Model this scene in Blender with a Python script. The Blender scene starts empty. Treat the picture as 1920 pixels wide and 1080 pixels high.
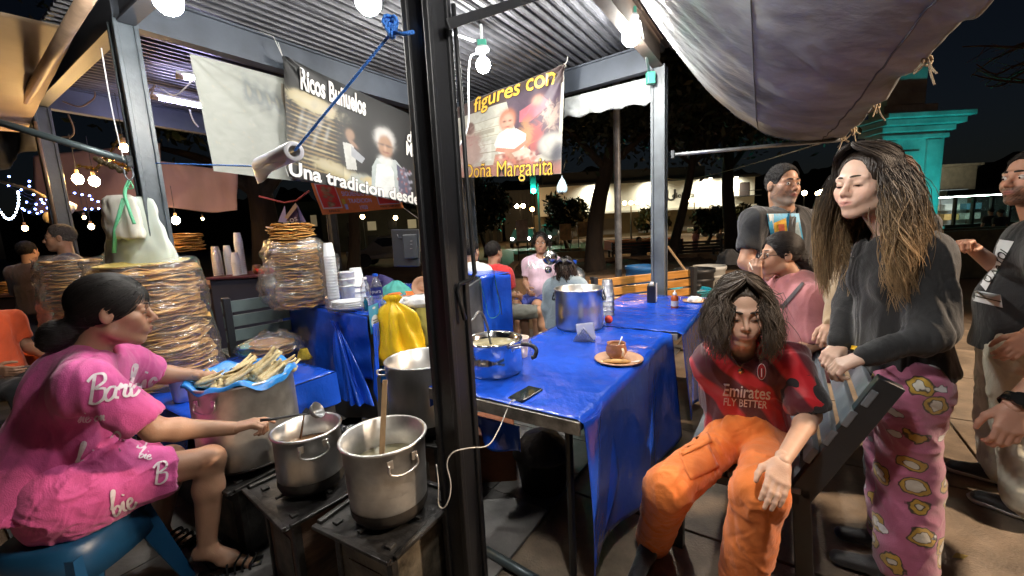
import bpy, math, random
import numpy as np
from mathutils import Vector, Matrix, noise
from mathutils.bvhtree import BVHTree
random.seed(7); RNG = np.random.default_rng(7)
R = math.radians
scene = bpy.context.scene
COL = scene.collection

# ---------------------------------------------------------------- camera
CH = 1.45; FPX = 780.0; PIT = R(8.2); ROL = R(2.94)
r0 = Vector((1, 0, 0)); cfw = Vector((0, math.cos(PIT), -math.sin(PIT))); u0 = Vector((0, math.sin(PIT), math.cos(PIT)))
cR = r0*math.cos(ROL) - u0*math.sin(ROL); cU = u0*math.cos(ROL) + r0*math.sin(ROL)
CPOS = Vector((0, 0, CH))
cam_d = bpy.data.cameras.new('camera'); cam = bpy.data.objects.new('camera', cam_d); COL.objects.link(cam)
m = Matrix((cR, cU, -cfw)).transposed().to_4x4(); m.translation = CPOS; cam.matrix_world = m
cam_d.sensor_width = 36; cam_d.lens = FPX/1920*36; cam_d.clip_start = .02; cam_d.clip_end = 2000
scene.camera = cam

# ---------------------------------------------------------------- night sky
w = bpy.data.worlds.new('World'); scene.world = w; w.use_nodes = True
nt = w.node_tree; bg = nt.nodes['Background']
sky = nt.nodes.new('ShaderNodeTexSky'); sky.sky_type = 'NISHITA'; sky.sun_disc = False
sky.sun_elevation = R(3); sky.sun_rotation = R(200)
hs = nt.nodes.new('ShaderNodeHueSaturation'); hs.inputs['Saturation'].default_value = .7
mxw = nt.nodes.new('ShaderNodeMix'); mxw.data_type = 'RGBA'; mxw.blend_type = 'MULTIPLY'; mxw.inputs[0].default_value = 1
mxw.inputs[7].default_value = (.5, .62, 1, 1)
nt.links.new(sky.outputs[0], hs.inputs['Color']); nt.links.new(hs.outputs[0], mxw.inputs[6]); nt.links.new(mxw.outputs[2], bg.inputs[0])
bg.inputs[1].default_value = .0019
scene.view_settings.view_transform = 'Standard'; scene.view_settings.look = 'None'
scene.view_settings.exposure = 1.22; scene.view_settings.gamma = 1.0
scene.render.engine = 'CYCLES'
cy = scene.cycles
cy.use_denoising = True; cy.max_bounces = 7; cy.diffuse_bounces = 3; cy.glossy_bounces = 3; cy.transmission_bounces = 5
cy.transparent_max_bounces = 16; cy.sample_clamp_indirect = 4; cy.caustics_reflective = False; cy.caustics_refractive = False
cy.use_light_tree = True

def lamp(name, kind, loc, power, col, size=.05, spot=None, aim=None, blend=.5):
    l = bpy.data.lights.new(name, kind); l.energy = power; l.color = col
    if kind in ('POINT', 'SPOT'): l.shadow_soft_size = size
    if kind == 'AREA': l.size = size
    if kind == 'SPOT': l.spot_size = R(spot); l.spot_blend = blend
    o = bpy.data.objects.new(name, l); COL.objects.link(o); o.location = loc
    if aim is not None: o.rotation_euler = (Vector(aim)-Vector(loc)).to_track_quat('-Z', 'Y').to_euler()
    return o

# ---------------------------------------------------------------- measuring: photo direction -> place in the world
def ray(x, y): return cfw + cR*((x-960)/FPX) + cU*((540-y)/FPX)
def at(x, y, Y):
    d = ray(x, y); return CPOS + d*(Y/d.y)
def on(x, y, z):
    d = ray(x, y); return CPOS + d*((z-CH)/d.z)
KA = Vector((.557, .83, 0)); KB = Vector((.83, -.557, 0))      # the two directions of the stall's frame
def K(a, b, z=0): return KA*a + KB*b + Vector((0, 0, z))
def plane_b(x, y, b):                                           # on the upright plane KB.p = b
    d = ray(x, y); return CPOS + d*((b-CPOS.dot(KB))/d.dot(KB))
def plane_a(x, y, a):
    d = ray(x, y); return CPOS + d*((a-CPOS.dot(KA))/d.dot(KA))
KANG = math.atan2(KA.y, KA.x)

# ---------------------------------------------------------------- materials
MATS = {}
def M(name, col=(.5, .5, .5), rough=.5, metal=0, var=0, vscale=4, bump=0, bscale=40, emis=None, estr=1, attr=False,
      spec=None, trans=0, alpha=None, sheen=0, coat=0, sss=0, wrk=0, stretch=None, col2=None, detail=4, ior=None):
    if name in MATS: return MATS[name]
    mt = bpy.data.materials.new(name); mt.use_nodes = True; MATS[name] = mt
    n = mt.node_tree; b = n.nodes['Principled BSDF']; L = n.links.new
    b.inputs['Base Color'].default_value = (*col, 1); b.inputs['Roughness'].default_value = rough
    b.inputs['Metallic'].default_value = metal
    if spec is not None: b.inputs['Specular IOR Level'].default_value = spec
    if trans: b.inputs['Transmission Weight'].default_value = trans
    if ior: b.inputs['IOR'].default_value = ior
    if alpha is not None: b.inputs['Alpha'].default_value = alpha
    if sheen: b.inputs['Sheen Weight'].default_value = sheen; b.inputs['Sheen Roughness'].default_value = .5
    if coat: b.inputs['Coat Weight'].default_value = coat; b.inputs['Coat Roughness'].default_value = .1
    if sss:
        b.inputs['Subsurface Weight'].default_value = sss; b.inputs['Subsurface Radius'].default_value = (.012, .005, .003); b.inputs['Subsurface Scale'].default_value = .6
    if emis: b.inputs['Emission Color'].default_value = (*emis, 1); b.inputs['Emission Strength'].default_value = estr
    tc = n.nodes.new('ShaderNodeTexCoord'); vec = tc.outputs['Object']
    if stretch:
        mp = n.nodes.new('ShaderNodeMapping'); mp.inputs['Scale'].default_value = stretch; L(vec, mp.inputs[0]); vec = mp.outputs[0]
    src = None
    if attr:
        a = n.nodes.new('ShaderNodeVertexColor'); a.layer_name = 'Col'; src = a.outputs[0]
    if var or col2:
        nz = n.nodes.new('ShaderNodeTexNoise'); nz.inputs['Scale'].default_value = vscale; nz.inputs['Detail'].default_value = detail; nz.inputs['Roughness'].default_value = .62
        L(vec, nz.inputs['Vector'])
        mr = n.nodes.new('ShaderNodeMapRange'); mr.inputs[1].default_value = .32; mr.inputs[2].default_value = .68
        L(nz.outputs[0], mr.inputs[0])
        mx = n.nodes.new('ShaderNodeMix'); mx.data_type = 'RGBA'
        L(mr.outputs[0], mx.inputs[0])
        if src is not None:
            mx.blend_type = 'MIX'; g = n.nodes.new('ShaderNodeMix'); g.data_type = 'RGBA'; g.blend_type = 'MULTIPLY'; g.inputs[0].default_value = 1
            L(src, g.inputs[6]); g.inputs[7].default_value = (1-var, 1-var, 1-var, 1); L(g.outputs[2], mx.inputs[6]); L(src, mx.inputs[7])
        else:
            c2 = col2 if col2 else tuple(min(1, c*(1+var)) for c in col)
            c1 = col if col2 else tuple(c*(1-var) for c in col)
            mx.inputs[6].default_value = (*c1, 1); mx.inputs[7].default_value = (*c2, 1)
        src = mx.outputs[2]
        mr2 = n.nodes.new('ShaderNodeMapRange'); mr2.inputs[3].default_value = max(0, rough-.12); mr2.inputs[4].default_value = min(1, rough+.12)
        L(nz.outputs[0], mr2.inputs[0]); L(mr2.outputs[0], b.inputs['Roughness'])
    if src is not None: L(src, b.inputs['Base Color'])
    if bump:
        nb = n.nodes.new('ShaderNodeTexNoise'); nb.inputs['Scale'].default_value = bscale; nb.inputs['Detail'].default_value = 5
        L(vec, nb.inputs['Vector'])
        bp = n.nodes.new('ShaderNodeBump'); bp.inputs['Strength'].default_value = bump; bp.inputs['Distance'].default_value = .01
        L(nb.outputs[0], bp.inputs['Height']); L(bp.outputs[0], b.inputs['Normal'])
        if wrk:
            n2 = n.nodes.new('ShaderNodeTexNoise'); n2.inputs['Scale'].default_value = 6; n2.inputs['Detail'].default_value = 2.5; n2.inputs['Distortion'].default_value = 2.2; L(vec, n2.inputs['Vector'])
            b2 = n.nodes.new('ShaderNodeBump'); b2.inputs['Strength'].default_value = wrk; b2.inputs['Distance'].default_value = .035; L(n2.outputs[0], b2.inputs['Height']); L(b2.outputs[0], bp.inputs['Normal'])
    return mt
def emat(name, col, s):
    return M(name, (.8, .8, .8), emis=col, estr=s)
def film(name, tint=(1, 1, 1), white=.12, gl=.22):
    """thin clear plastic film: mostly see-through, glossy, a little milky"""
    if name in MATS: return MATS[name]
    mt = bpy.data.materials.new(name); mt.use_nodes = True; MATS[name] = mt; n = mt.node_tree; L = n.links.new
    n.nodes.remove(n.nodes['Principled BSDF']); out = n.nodes['Material Output']
    tr = n.nodes.new('ShaderNodeBsdfTransparent'); tr.inputs[0].default_value = (*tint, 1)
    g = n.nodes.new('ShaderNodeBsdfGlossy'); g.inputs['Roughness'].default_value = .18
    d = n.nodes.new('ShaderNodeBsdfDiffuse'); d.inputs[0].default_value = (*[c*.85 for c in tint], 1)
    nb = n.nodes.new('ShaderNodeTexNoise'); nb.inputs['Scale'].default_value = 16; nb.inputs['Detail'].default_value = 5; nb.inputs['Distortion'].default_value = 1.5
    tc = n.nodes.new('ShaderNodeTexCoord'); L(tc.outputs['Object'], nb.inputs['Vector'])
    bp = n.nodes.new('ShaderNodeBump'); bp.inputs['Strength'].default_value = .9; bp.inputs['Distance'].default_value = .02
    L(nb.outputs[0], bp.inputs['Height']); L(bp.outputs[0], g.inputs['Normal'])
    m1 = n.nodes.new('ShaderNodeMixShader'); m1.inputs[0].default_value = white; L(tr.outputs[0], m1.inputs[1]); L(d.outputs[0], m1.inputs[2])
    lw = n.nodes.new('ShaderNodeLayerWeight'); lw.inputs[0].default_value = gl; L(bp.outputs[0], lw.inputs['Normal'])
    ad = n.nodes.new('ShaderNodeMath'); ad.operation = 'ADD'; ad.inputs[1].default_value = .10; ad.use_clamp = True; L(lw.outputs['Facing'], ad.inputs[0])
    m2 = n.nodes.new('ShaderNodeMixShader'); L(ad.outputs[0], m2.inputs[0]); L(m1.outputs[0], m2.inputs[1]); L(g.outputs[0], m2.inputs[2])
    L(m2.outputs[0], out.inputs[0]); return mt

# ---------------------------------------------------------------- objects
def thing(name, label, cat, loc=(0, 0, 0), group=None, rz=0):
    o = bpy.data.objects.new(name, None); COL.objects.link(o); o.location = loc; o.rotation_euler = (0, 0, rz); o.empty_display_size = .1
    o['label'] = label; o['category'] = cat
    if group: o['group'] = group
    return o
def tag(o, label=None, cat=None, group=None, kind=None):
    if label: o['label'] = label
    if cat: o['category'] = cat
    if group: o['group'] = group
    if kind: o['kind'] = kind
    return o
def attach(o, parent):
    if parent is None: return o
    o.parent = parent; o.matrix_parent_inverse = wmat(parent).inverted()
    return o
def wmat(p):
    b = Matrix.Translation(p.location) @ p.rotation_euler.to_matrix().to_4x4()
    return b if p.parent is None else wmat(p.parent) @ p.matrix_parent_inverse @ b
def mesh_obj(name, V, F, mat, parent=None, smooth=False, col=None, local=False):
    me = bpy.data.meshes.new(name)
    V = np.asarray(V, dtype=np.float32).reshape(-1, 3)
    if isinstance(F, np.ndarray):
        nf, k = F.shape
        me.vertices.add(len(V)); me.vertices.foreach_set('co', V.ravel())
        me.loops.add(nf*k); me.loops.foreach_set('vertex_index', F.astype(np.int32).ravel())
        me.polygons.add(nf); me.polygons.foreach_set('loop_start', np.arange(nf, dtype=np.int32)*k)
        me.update(calc_edges=True); me.validate()
    else:
        me.from_pydata(V.tolist(), [], F); me.update()
    if smooth: me.polygons.foreach_set('use_smooth', [True]*len(me.polygons))
    if col is not None and len(me.vertices) == len(col):
        ca = me.color_attributes.new('Col', 'FLOAT_COLOR', 'POINT')
        c = np.ones((len(col), 4), dtype=np.float32); c[:, :3] = col; ca.data.foreach_set('color', c.ravel())
    if isinstance(mat, (list, tuple)):
        for x in mat: me.materials.append(x)
    elif mat: me.materials.append(mat)
    o = bpy.data.objects.new(name, me); COL.objects.link(o)
    if parent is not None:
        if local: o.parent = parent
        else: attach(o, parent)
    return o

class MB:
    def __init__(s): s.v = []; s.f = []
    def add(s, v, f):
        n = len(s.v); s.v += [tuple(p) for p in v]; s.f += [[i+n for i in q] for q in f]; return s
    def box(s, c, d, rz=0, rot=None, taper=1):
        x, y, z = d[0]/2, d[1]/2, d[2]/2; q = rot if rot is not None else Matrix.Rotation(rz, 3, 'Z'); c = Vector(c)
        v = [c + q @ Vector((sx*x*(taper if sz > 0 else 1), sy*y*(taper if sz > 0 else 1), sz*z)) for sz in (-1, 1) for sx, sy in ((-1, -1), (1, -1), (1, 1), (-1, 1))]
        return s.add(v, [[3, 2, 1, 0], [4, 5, 6, 7], [0, 1, 5, 4], [1, 2, 6, 5], [2, 3, 7, 6], [3, 0, 4, 7]])
    def bar(s, p, q, w, h, up=(0, 0, 1)):
        p = Vector(p); q = Vector(q); y = (q-p); L = y.length; y.normalize(); x = y.cross(Vector(up)).normalized(); z = x.cross(y)
        return s.box((p+q)/2, (w, L, h), rot=Matrix((x, y, z)).transposed())
    def tube(s, pts, r, n=8, cap=True, flat=1, up=None):
        pts = [Vector(p) for p in pts]; m_ = len(pts); rs = r if isinstance(r, (list, tuple)) else [r]*m_
        t = (pts[1]-pts[0]).normalized(); a = Vector(up) if up else (Vector((0, 0, 1)) if abs(t.z) < .9 else Vector((1, 0, 0))); x = t.cross(a).normalized()
        v = []
        for i in range(m_):
            t = (pts[min(i+1, m_-1)]-pts[max(i-1, 0)]).normalized(); x = (x - t*x.dot(t)).normalized(); y = t.cross(x)
            for k in range(n):
                an = 2*math.pi*k/n; v.append(pts[i] + x*(rs[i]*math.cos(an)) + y*(rs[i]*flat*math.sin(an)))
        f = [[i*n+k, i*n+(k+1) % n, (i+1)*n+(k+1) % n, (i+1)*n+k] for i in range(m_-1) for k in range(n)]
        if cap: f += [list(range(n))[::-1], [(m_-1)*n+k for k in range(n)]]
        return s.add(v, f)
    def lathe(s, prof, c=(0, 0, 0), n=24, wob=0, rot=None, cap=False, sq=(1, 1)):
        c = Vector(c); v = []
        for r_, z in prof:
            for k in range(n):
                an = 2*math.pi*k/n; rr = r_*(1+wob*math.sin(an*3+z*40)+wob*.6*math.sin(an*7+z*23))
                p = Vector((rr*math.cos(an)*sq[0], rr*math.sin(an)*sq[1], z)); v.append(c + (rot @ p if rot else p))
        f = [[i*n+k, i*n+(k+1) % n, (i+1)*n+(k+1) % n, (i+1)*n+k] for i in range(len(prof)-1) for k in range(n)]
        if cap: f += [list(range(n))[::-1], [(len(prof)-1)*n+k for k in range(n)]]
        return s.add(v, f)
    def ball(s, c, r, n=12, sc=(1, 1, 1), rot=None):
        pr = [(max(1e-4, math.sin(math.pi*i/n))*r, -math.cos(math.pi*i/n)*r) for i in range(n+1)]
        v0 = len(s.v); s.lathe(pr, (0, 0, 0), n+4); c = Vector(c)
        for i in range(v0, len(s.v)):
            p = Vector(s.v[i]); p = Vector((p.x*sc[0], p.y*sc[1], p.z*sc[2])); s.v[i] = tuple(c + (rot @ p if rot else p))
        return s
    def grid(s, fn, nu, nv):
        v = [fn(i/nu, j/nv) for j in range(nv+1) for i in range(nu+1)]
        return s.add(v, [[j*(nu+1)+i, j*(nu+1)+i+1, (j+1)*(nu+1)+i+1, (j+1)*(nu+1)+i] for j in range(nv) for i in range(nu)])
    def build(s, name, mat, parent=None, smooth=False, bevel=0, solid=0, local=False, off=0):
        o = mesh_obj(name, s.v, s.f, mat, parent, smooth, local=local)
        if solid: md = o.modifiers.new('s', 'SOLIDIFY'); md.thickness = solid; md.offset = off
        if bevel: md = o.modifiers.new('b', 'BEVEL'); md.width = bevel; md.segments = 2; md.limit_method = 'ANGLE'
        return o
def catenary(p, q, sag, n=14):
    p = Vector(p); q = Vector(q); return [p.lerp(q, i/n) - Vector((0, 0, sag*4*(i/n)*(1-i/n))) for i in range(n+1)]
def smooth_path(pts, k=5):
    P = [Vector(p) for p in pts]; out = []
    for i in range(len(P)-1):
        a, b, c, d = P[max(i-1, 0)], P[i], P[i+1], P[min(i+2, len(P)-1)]
        for j in range(k):
            t = j/k; out.append(.5*((2*b) + (c-a)*t + (2*a-5*b+4*c-d)*t*t + (3*b-a-3*c+d)*t**3))
    return out + [P[-1]]

def copy_tree(o, parent=None, label=None, loc=None, group=None, rz=None):
    c = o.copy(); COL.objects.link(c)
    if parent is not None: c.parent = parent
    for ch in list(o.children): copy_tree(ch, c)
    if label: c['label'] = label
    if group: c['group'] = group
    if loc is not None: c.location = loc
    if rz is not None: c.rotation_euler = (0, 0, rz)
    return c

FONT = {}
def text_mesh(txt, shear=0, bold=0, space=1.0):
    """outline of a text as (verts 2D, faces), height 1, centred"""
    cu = bpy.data.curves.new('t', 'FONT'); cu.body = txt; cu.size = 1.4; cu.shear = shear; cu.offset = bold; cu.resolution_u = 3; cu.space_character = space
    cu.align_x = 'CENTER'; cu.align_y = 'CENTER'
    o = bpy.data.objects.new('t', cu); COL.objects.link(o)
    me = bpy.data.meshes.new_from_object(o.evaluated_get(bpy.context.evaluated_depsgraph_get()))
    V = [(v.co.x, v.co.y) for v in me.vertices]; F = [list(p.vertices) for p in me.polygons]
    bpy.data.objects.remove(o); bpy.data.curves.remove(cu); bpy.data.meshes.remove(me)
    return V, F
def lettering(name, txt, mat, parent, fn, size, center=(0, 0), shear=0, bold=0, space=1.0, wx=1, rot=0, arch=0):
    """text laid on a surface: fn(x, y) in metres -> point"""
    V, F = text_mesh(txt, shear, bold, space); P = []
    c_, s_ = math.cos(rot), math.sin(rot)
    for x, y in V:
        x *= size*wx; y *= size; y -= arch*x*x
        P.append(fn(center[0]+x*c_-y*s_, center[1]+x*s_+y*c_))
    return mesh_obj(name, P, F, mat, parent)
def projector(target, o, xd, yd, off=.003, reach=.5):
    """fn(x,y) that lays a flat print on a body or a garment, shot outwards from where the maker stood"""
    dg = bpy.context.evaluated_depsgraph_get(); bv = BVHTree.FromObject(target, dg)
    o = Vector(o); xd = Vector(xd).normalized(); yd = (Vector(yd)-xd*Vector(yd).dot(xd)).normalized(); last = [o]
    def fn(x, y):
        p = o + xd*x + yd*y; d = (p-CPOS).normalized(); h = bv.ray_cast(CPOS, d)
        if h[0] is None: return last[0] + xd*0
        q = h[0] - d*off; last[0] = q; return q
    return fn
# ---------------------------------------------------------------- implicit bodies: smooth unions meshed by surface nets
def nets(F, o, h):
    S = F < 0
    c = np.zeros(tuple(n-1 for n in F.shape), np.uint8)
    for a in (0, 1):
        for b in (0, 1):
            for d in (0, 1): c += S[a:F.shape[0]-1+a, b:F.shape[1]-1+b, d:F.shape[2]-1+d]
    act = (c > 0) & (c < 8); I, J, Kk = np.nonzero(act); n = len(I)
    idx = np.full(act.shape, -1, np.int32); idx[I, J, Kk] = np.arange(n)
    acc = np.zeros((n, 3), np.float32); cnt = np.zeros(n, np.float32)
    cor = [(a, b, d) for a in (0, 1) for b in (0, 1) for d in (0, 1)]
    for p in cor:
        for q in cor:
            if sum(abs(p[i]-q[i]) for i in range(3)) == 1 and p < q:
                fa = F[I+p[0], J+p[1], Kk+p[2]]; fb = F[I+q[0], J+q[1], Kk+q[2]]
                mk = (fa < 0) != (fb < 0); t = np.where(mk, fa/np.where(mk, fa-fb, 1), 0)
                for ax in range(3): acc[:, ax] += np.where(mk, p[ax]+(q[ax]-p[ax])*t, 0)
                cnt += mk
    V = (np.stack([I, J, Kk], 1) + acc/cnt[:, None])*h + np.asarray(o, np.float32)
    Q = []
    for ax in range(3):
        A = np.take(S, range(0, S.shape[ax]-1), ax); Bm = np.take(S, range(1, S.shape[ax]), ax)
        i, j, k = np.nonzero(A != Bm); ij = [i, j, k]; u, v = [x for x in range(3) if x != ax]
        ok = (ij[u] > 0) & (ij[v] > 0) & (ij[u] < S.shape[u]-1) & (ij[v] < S.shape[v]-1)
        ij = [x[ok] for x in ij]; s0 = S[ij[0], ij[1], ij[2]]
        def cell(du, dv):
            t = list(ij); t[u] = t[u]+du; t[v] = t[v]+dv; return idx[t[0], t[1], t[2]]
        q = np.stack([cell(-1, -1), cell(0, -1), cell(0, 0), cell(-1, 0)], 1)
        flip = s0 if ax != 1 else ~s0
        q[~flip] = q[~flip][:, ::-1]; Q.append(q)
    return V, np.concatenate(Q)

class SDF:
    def __init__(s): s.p = []
    def cone(s, a, b, ra, rb, k=.02, op='u', sq=None, ax=None, tag=None):
        s.p.append(('c', np.array(a, float), np.array(b, float), ra, rb, k, op, sq, None if ax is None else np.array(ax, float)/np.linalg.norm(ax))); return s
    def ball(s, a, r, k=.02, op='u'): return s.cone(a, a, r, r, k, op)
    def ell(s, c, rad, Rm=None, k=.02, op='u'):
        s.p.append(('e', np.array(c, float), np.array(rad, float), np.eye(3) if Rm is None else np.array(Rm, float), 0, k, op, None, None)); return s
    def cut(s, p, n, k=.004):      # keep what lies behind the plane
        s.p.append(('h', np.array(p, float), np.array(n, float)/np.linalg.norm(n), 0, 0, k, 'i', None, None)); return s
    def mesh(s, h=.005, disp=None):
        lo = np.full(3, 1e9); hi = -lo
        for p in s.p:
            if p[6] != 'u': continue
            if p[0] == 'c':
                r_ = max(p[3], p[4])*(1.0)
                lo = np.minimum(lo, np.minimum(p[1], p[2])-r_); hi = np.maximum(hi, np.maximum(p[1], p[2])+r_)
            else:
                r_ = max(p[2]); lo = np.minimum(lo, p[1]-r_); hi = np.maximum(hi, p[1]+r_)
        lo -= 3*h+.012; hi += 3*h+.012
        n = np.ceil((hi-lo)/h).astype(int)+1
        F = np.full(tuple(n), .3, np.float32)
        axs = [lo[i]+h*np.arange(n[i]) for i in range(3)]
        for p in s.p:
            k = p[5]; mg = .03+k*1.5
            if p[0] == 'h':
                X, Y, Z = np.meshgrid(*axs, indexing='ij', sparse=True)
                d = ((X-p[1][0])*p[2][0]+(Y-p[1][1])*p[2][1]+(Z-p[1][2])*p[2][2]).astype(np.float32)
                F = np.maximum(F, d); continue
            if p[0] == 'c': r_ = max(p[3], p[4]); a0 = np.minimum(p[1], p[2])-r_-mg; a1 = np.maximum(p[1], p[2])+r_+mg
            else: r_ = max(p[2]); a0 = p[1]-r_-mg; a1 = p[1]+r_+mg
            i0 = np.clip(np.floor((a0-lo)/h).astype(int), 0, n-1); i1 = np.clip(np.ceil((a1-lo)/h).astype(int)+1, 1, n)
            if (i1 <= i0).any(): continue
            sl = tuple(slice(i0[i], i1[i]) for i in range(3))
            X, Y, Z = np.meshgrid(*[axs[i][sl[i]].astype(np.float32) for i in range(3)], indexing='ij')
            if p[0] == 'c':
                a, b = p[1], p[2]; ba = b-a; X -= a[0]; Y -= a[1]; Z -= a[2]
                if p[7]:
                    ax = p[8]; mlt = 1/p[7]-1; dt = (X*ax[0]+Y*ax[1]+Z*ax[2])*mlt; X += dt*ax[0]; Y += dt*ax[1]; Z += dt*ax[2]
                    ba = ba + ax*(ba@ax)*mlt
                bb = float(ba@ba)
                if bb > 1e-10:
                    t = np.clip((X*ba[0]+Y*ba[1]+Z*ba[2])/bb, 0, 1); X -= t*ba[0]; Y -= t*ba[1]; Z -= t*ba[2]; rr = p[3]+(p[4]-p[3])*t
                else: rr = p[3]
                d = np.sqrt(X*X+Y*Y+Z*Z)-rr
                if p[7]: d *= (1+p[7])/2
            else:
                X -= p[1][0]; Y -= p[1][1]; Z -= p[1][2]; Rm = p[3]; rad = p[2]
                q = [(X*Rm[0, i]+Y*Rm[1, i]+Z*Rm[2, i]) for i in range(3)]
                k0 = np.sqrt(sum((q[i]/rad[i])**2 for i in range(3))); k1 = np.sqrt(sum((q[i]/rad[i]**2)**2 for i in range(3)))+1e-9
                d = k0*(k0-1)/k1
                d = np.where(k0 < 1e-4, -min(rad), d)
            G_ = F[sl]
            if p[6] == 'u':
                hh = np.clip(.5+.5*(G_-d)/k, 0, 1); F[sl] = G_*(1-hh)+d*hh-k*hh*(1-hh)
            else:
                hh = np.clip(.5-.5*(G_+d)/k, 0, 1); F[sl] = G_*(1-hh)+(-d)*hh+k*hh*(1-hh)
        V, Q = nets(F, lo, h)
        if disp is not None and len(V): V = disp(V, normals(V, Q))
        return V, Q
def normals(V, Q):
    a, b, c, d = (V[Q[:, i]] for i in range(4)); fn = np.cross(c-a, d-b); N = np.zeros_like(V)
    for i in range(4):
        for ax in range(3): N[:, ax] += np.bincount(Q[:, i], fn[:, ax], len(V))
    return N/(np.linalg.norm(N, axis=1, keepdims=True)+1e-9)
def wobble(V, seed, freq, warp=.6, oct=3):
    r = np.random.default_rng(seed); out = np.zeros(len(V)); P = V.copy().astype(np.float64)
    for i in range(3):
        D_ = r.normal(size=(3, 3)); P += warp/freq*np.sin(P @ D_.T*freq*.6+r.uniform(0, 6, 3))
    amp = 1; tot = 0
    for i in range(oct):
        for j in range(3):
            D_ = r.normal(size=3); D_ /= np.linalg.norm(D_); out += amp*np.sin(P @ D_*freq*(1.9**i)+r.uniform(0, 6)); tot += amp
        amp *= .55
    return out/tot*1.8
def folds(seed, amp=.006, freq=22, dirv=None, ridge=True):
    """cloth creases: ridged warped waves, pushed along the normals"""
    def f(V, N):
        w1 = wobble(V, seed, freq*.45); P = V.astype(float)
        if dirv is not None:
            dv = np.array(dirv, float); dv /= np.linalg.norm(dv); P = P - np.outer(P@dv, dv)*.78
        w2 = wobble(P, seed+1, freq, warp=.9); w3 = wobble(P, seed+2, freq*2.1, warp=1.2)
        c = (1-np.abs(w2)*1.6) if ridge else w2
        return V + N*(amp*(1.0*np.sign(c)*np.abs(c)**1.3+.25*(1-np.abs(w3)*2)+.7*w1))[:, None]
    return f
def sdf_obj(s, name, mat, parent, h=.005, disp=None, col=None):
    V, Q = s.mesh(h, disp)
    return mesh_obj(name, V, Q, mat, parent, smooth=True, col=None if col is None else col(V))
def npv(p): return np.array((p[0], p[1], p[2]), float)
def lerp(a, b, t): return npv(a)*(1-t)+npv(b)*t
def unit(v): v = np.asarray(v, float); return v/(np.linalg.norm(v)+1e-9)

SK = dict(tan=(.42, .235, .15), light=(.62, .38, .27), mid=(.50, .29, .19), dark=(.30, .16, .10))
def skin_mat(): return M('skin', (.5, .3, .2), rough=.48, attr=True, bump=.08, bscale=220, var=.08, vscale=30, sss=.12, spec=.4)

class Head:
    def __init__(s, c, face, up=(0, 0, 1), sc=1.0):
        s.c = npv(c); z = unit(up); y = unit(npv(face)-z*np.dot(npv(face), z)); x = np.cross(y, z); s.R = np.stack([x, y, z], 1); s.sc = sc
    def w(s, x, y, z): return s.c + s.R @ (np.array([x, y, z])*s.sc)
    def loc(s, V): return ((V-s.c) @ s.R)/s.sc
def head_prims(S, H, jaw=1.0, male=False, nose=1.0):
    w = H.w; sc = H.sc; rt = H.R
    e = lambda c, r, k=.015, op='u': S.ell(w(*c), np.array(r)*sc, rt, k, op)
    cn = lambda a, b, ra, rb, k=.012, op='u': S.cone(w(*a), w(*b), ra*sc, rb*sc, k, op)
    e((0, -.012, .036), (.074, .092, .084)); e((0, .022, -.04), (.060*jaw, .064, .074), .03)
    for sx in (-1, 1):
        cn((sx*.05*jaw, .0, -.062), (sx*.014, .064, -.098), .02, .016, .022)
        cn((sx*.042, .055, -.022), (sx*.034, .061, -.036), .022 if male else .0245, .022 if male else .0235, .022)
        cn((sx*.012, .083, .024), (sx*.046, .066, .024), .009 if not male else .012, .010, .016)
        cn((sx*.031, .096 if male else .0985, .006), (sx*.037, .092 if male else .0945, .006), .013, .012, .012, 'd')
    cn((0, .083, .012), (0, .107, -.026), .0075, .0115*nose, .010); 
    for sx in (-1, 1):
        cn((sx*.011*nose, .097, -.032), (sx*.011*nose, .094, -.034), .0085, .0075, .006)
        S.ell(w(sx*.031, .0715, .006), np.array((.0165, .0150, .0120))*sc, rt, .004)
    cn((0, .066, -.096), (0, .064, -.1), .018 if not male else .022, .016, .02)
    e((0, .082, -.062), (.030, .018, .02), .016)
    cn((-.018, .086, -.0585), (.0, .0965, -.0555), .0045, .0062, .005); cn((.018, .086, -.0585), (.0, .0965, -.0555), .0045, .0062, .005)
    cn((-.015, .087, -.068), (.015, .087, -.068), .006, .006, .006); cn((-.004, .0935, -.068), (.004, .0935, -.068), .0065, .0065, .006)
    S.cone(w(-.022, .096, -.0622), w(.022, .096, -.0622), .0016*sc, .0016*sc, .003, 'd')
    for sx in (-1, 1):
        er = H.R @ np.array([[math.cos(.25*sx), -math.sin(.25*sx), 0], [math.sin(.25*sx), math.cos(.25*sx), 0], [0, 0, 1]])
        S.ell(w(sx*.078, -.008, -.004), np.array((.010, .019, .031))*sc, er, .006)
        S.ell(w(sx*.089, -.002, .002), np.array((.008, .010, .018))*sc, er, .005, 'd')
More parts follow.
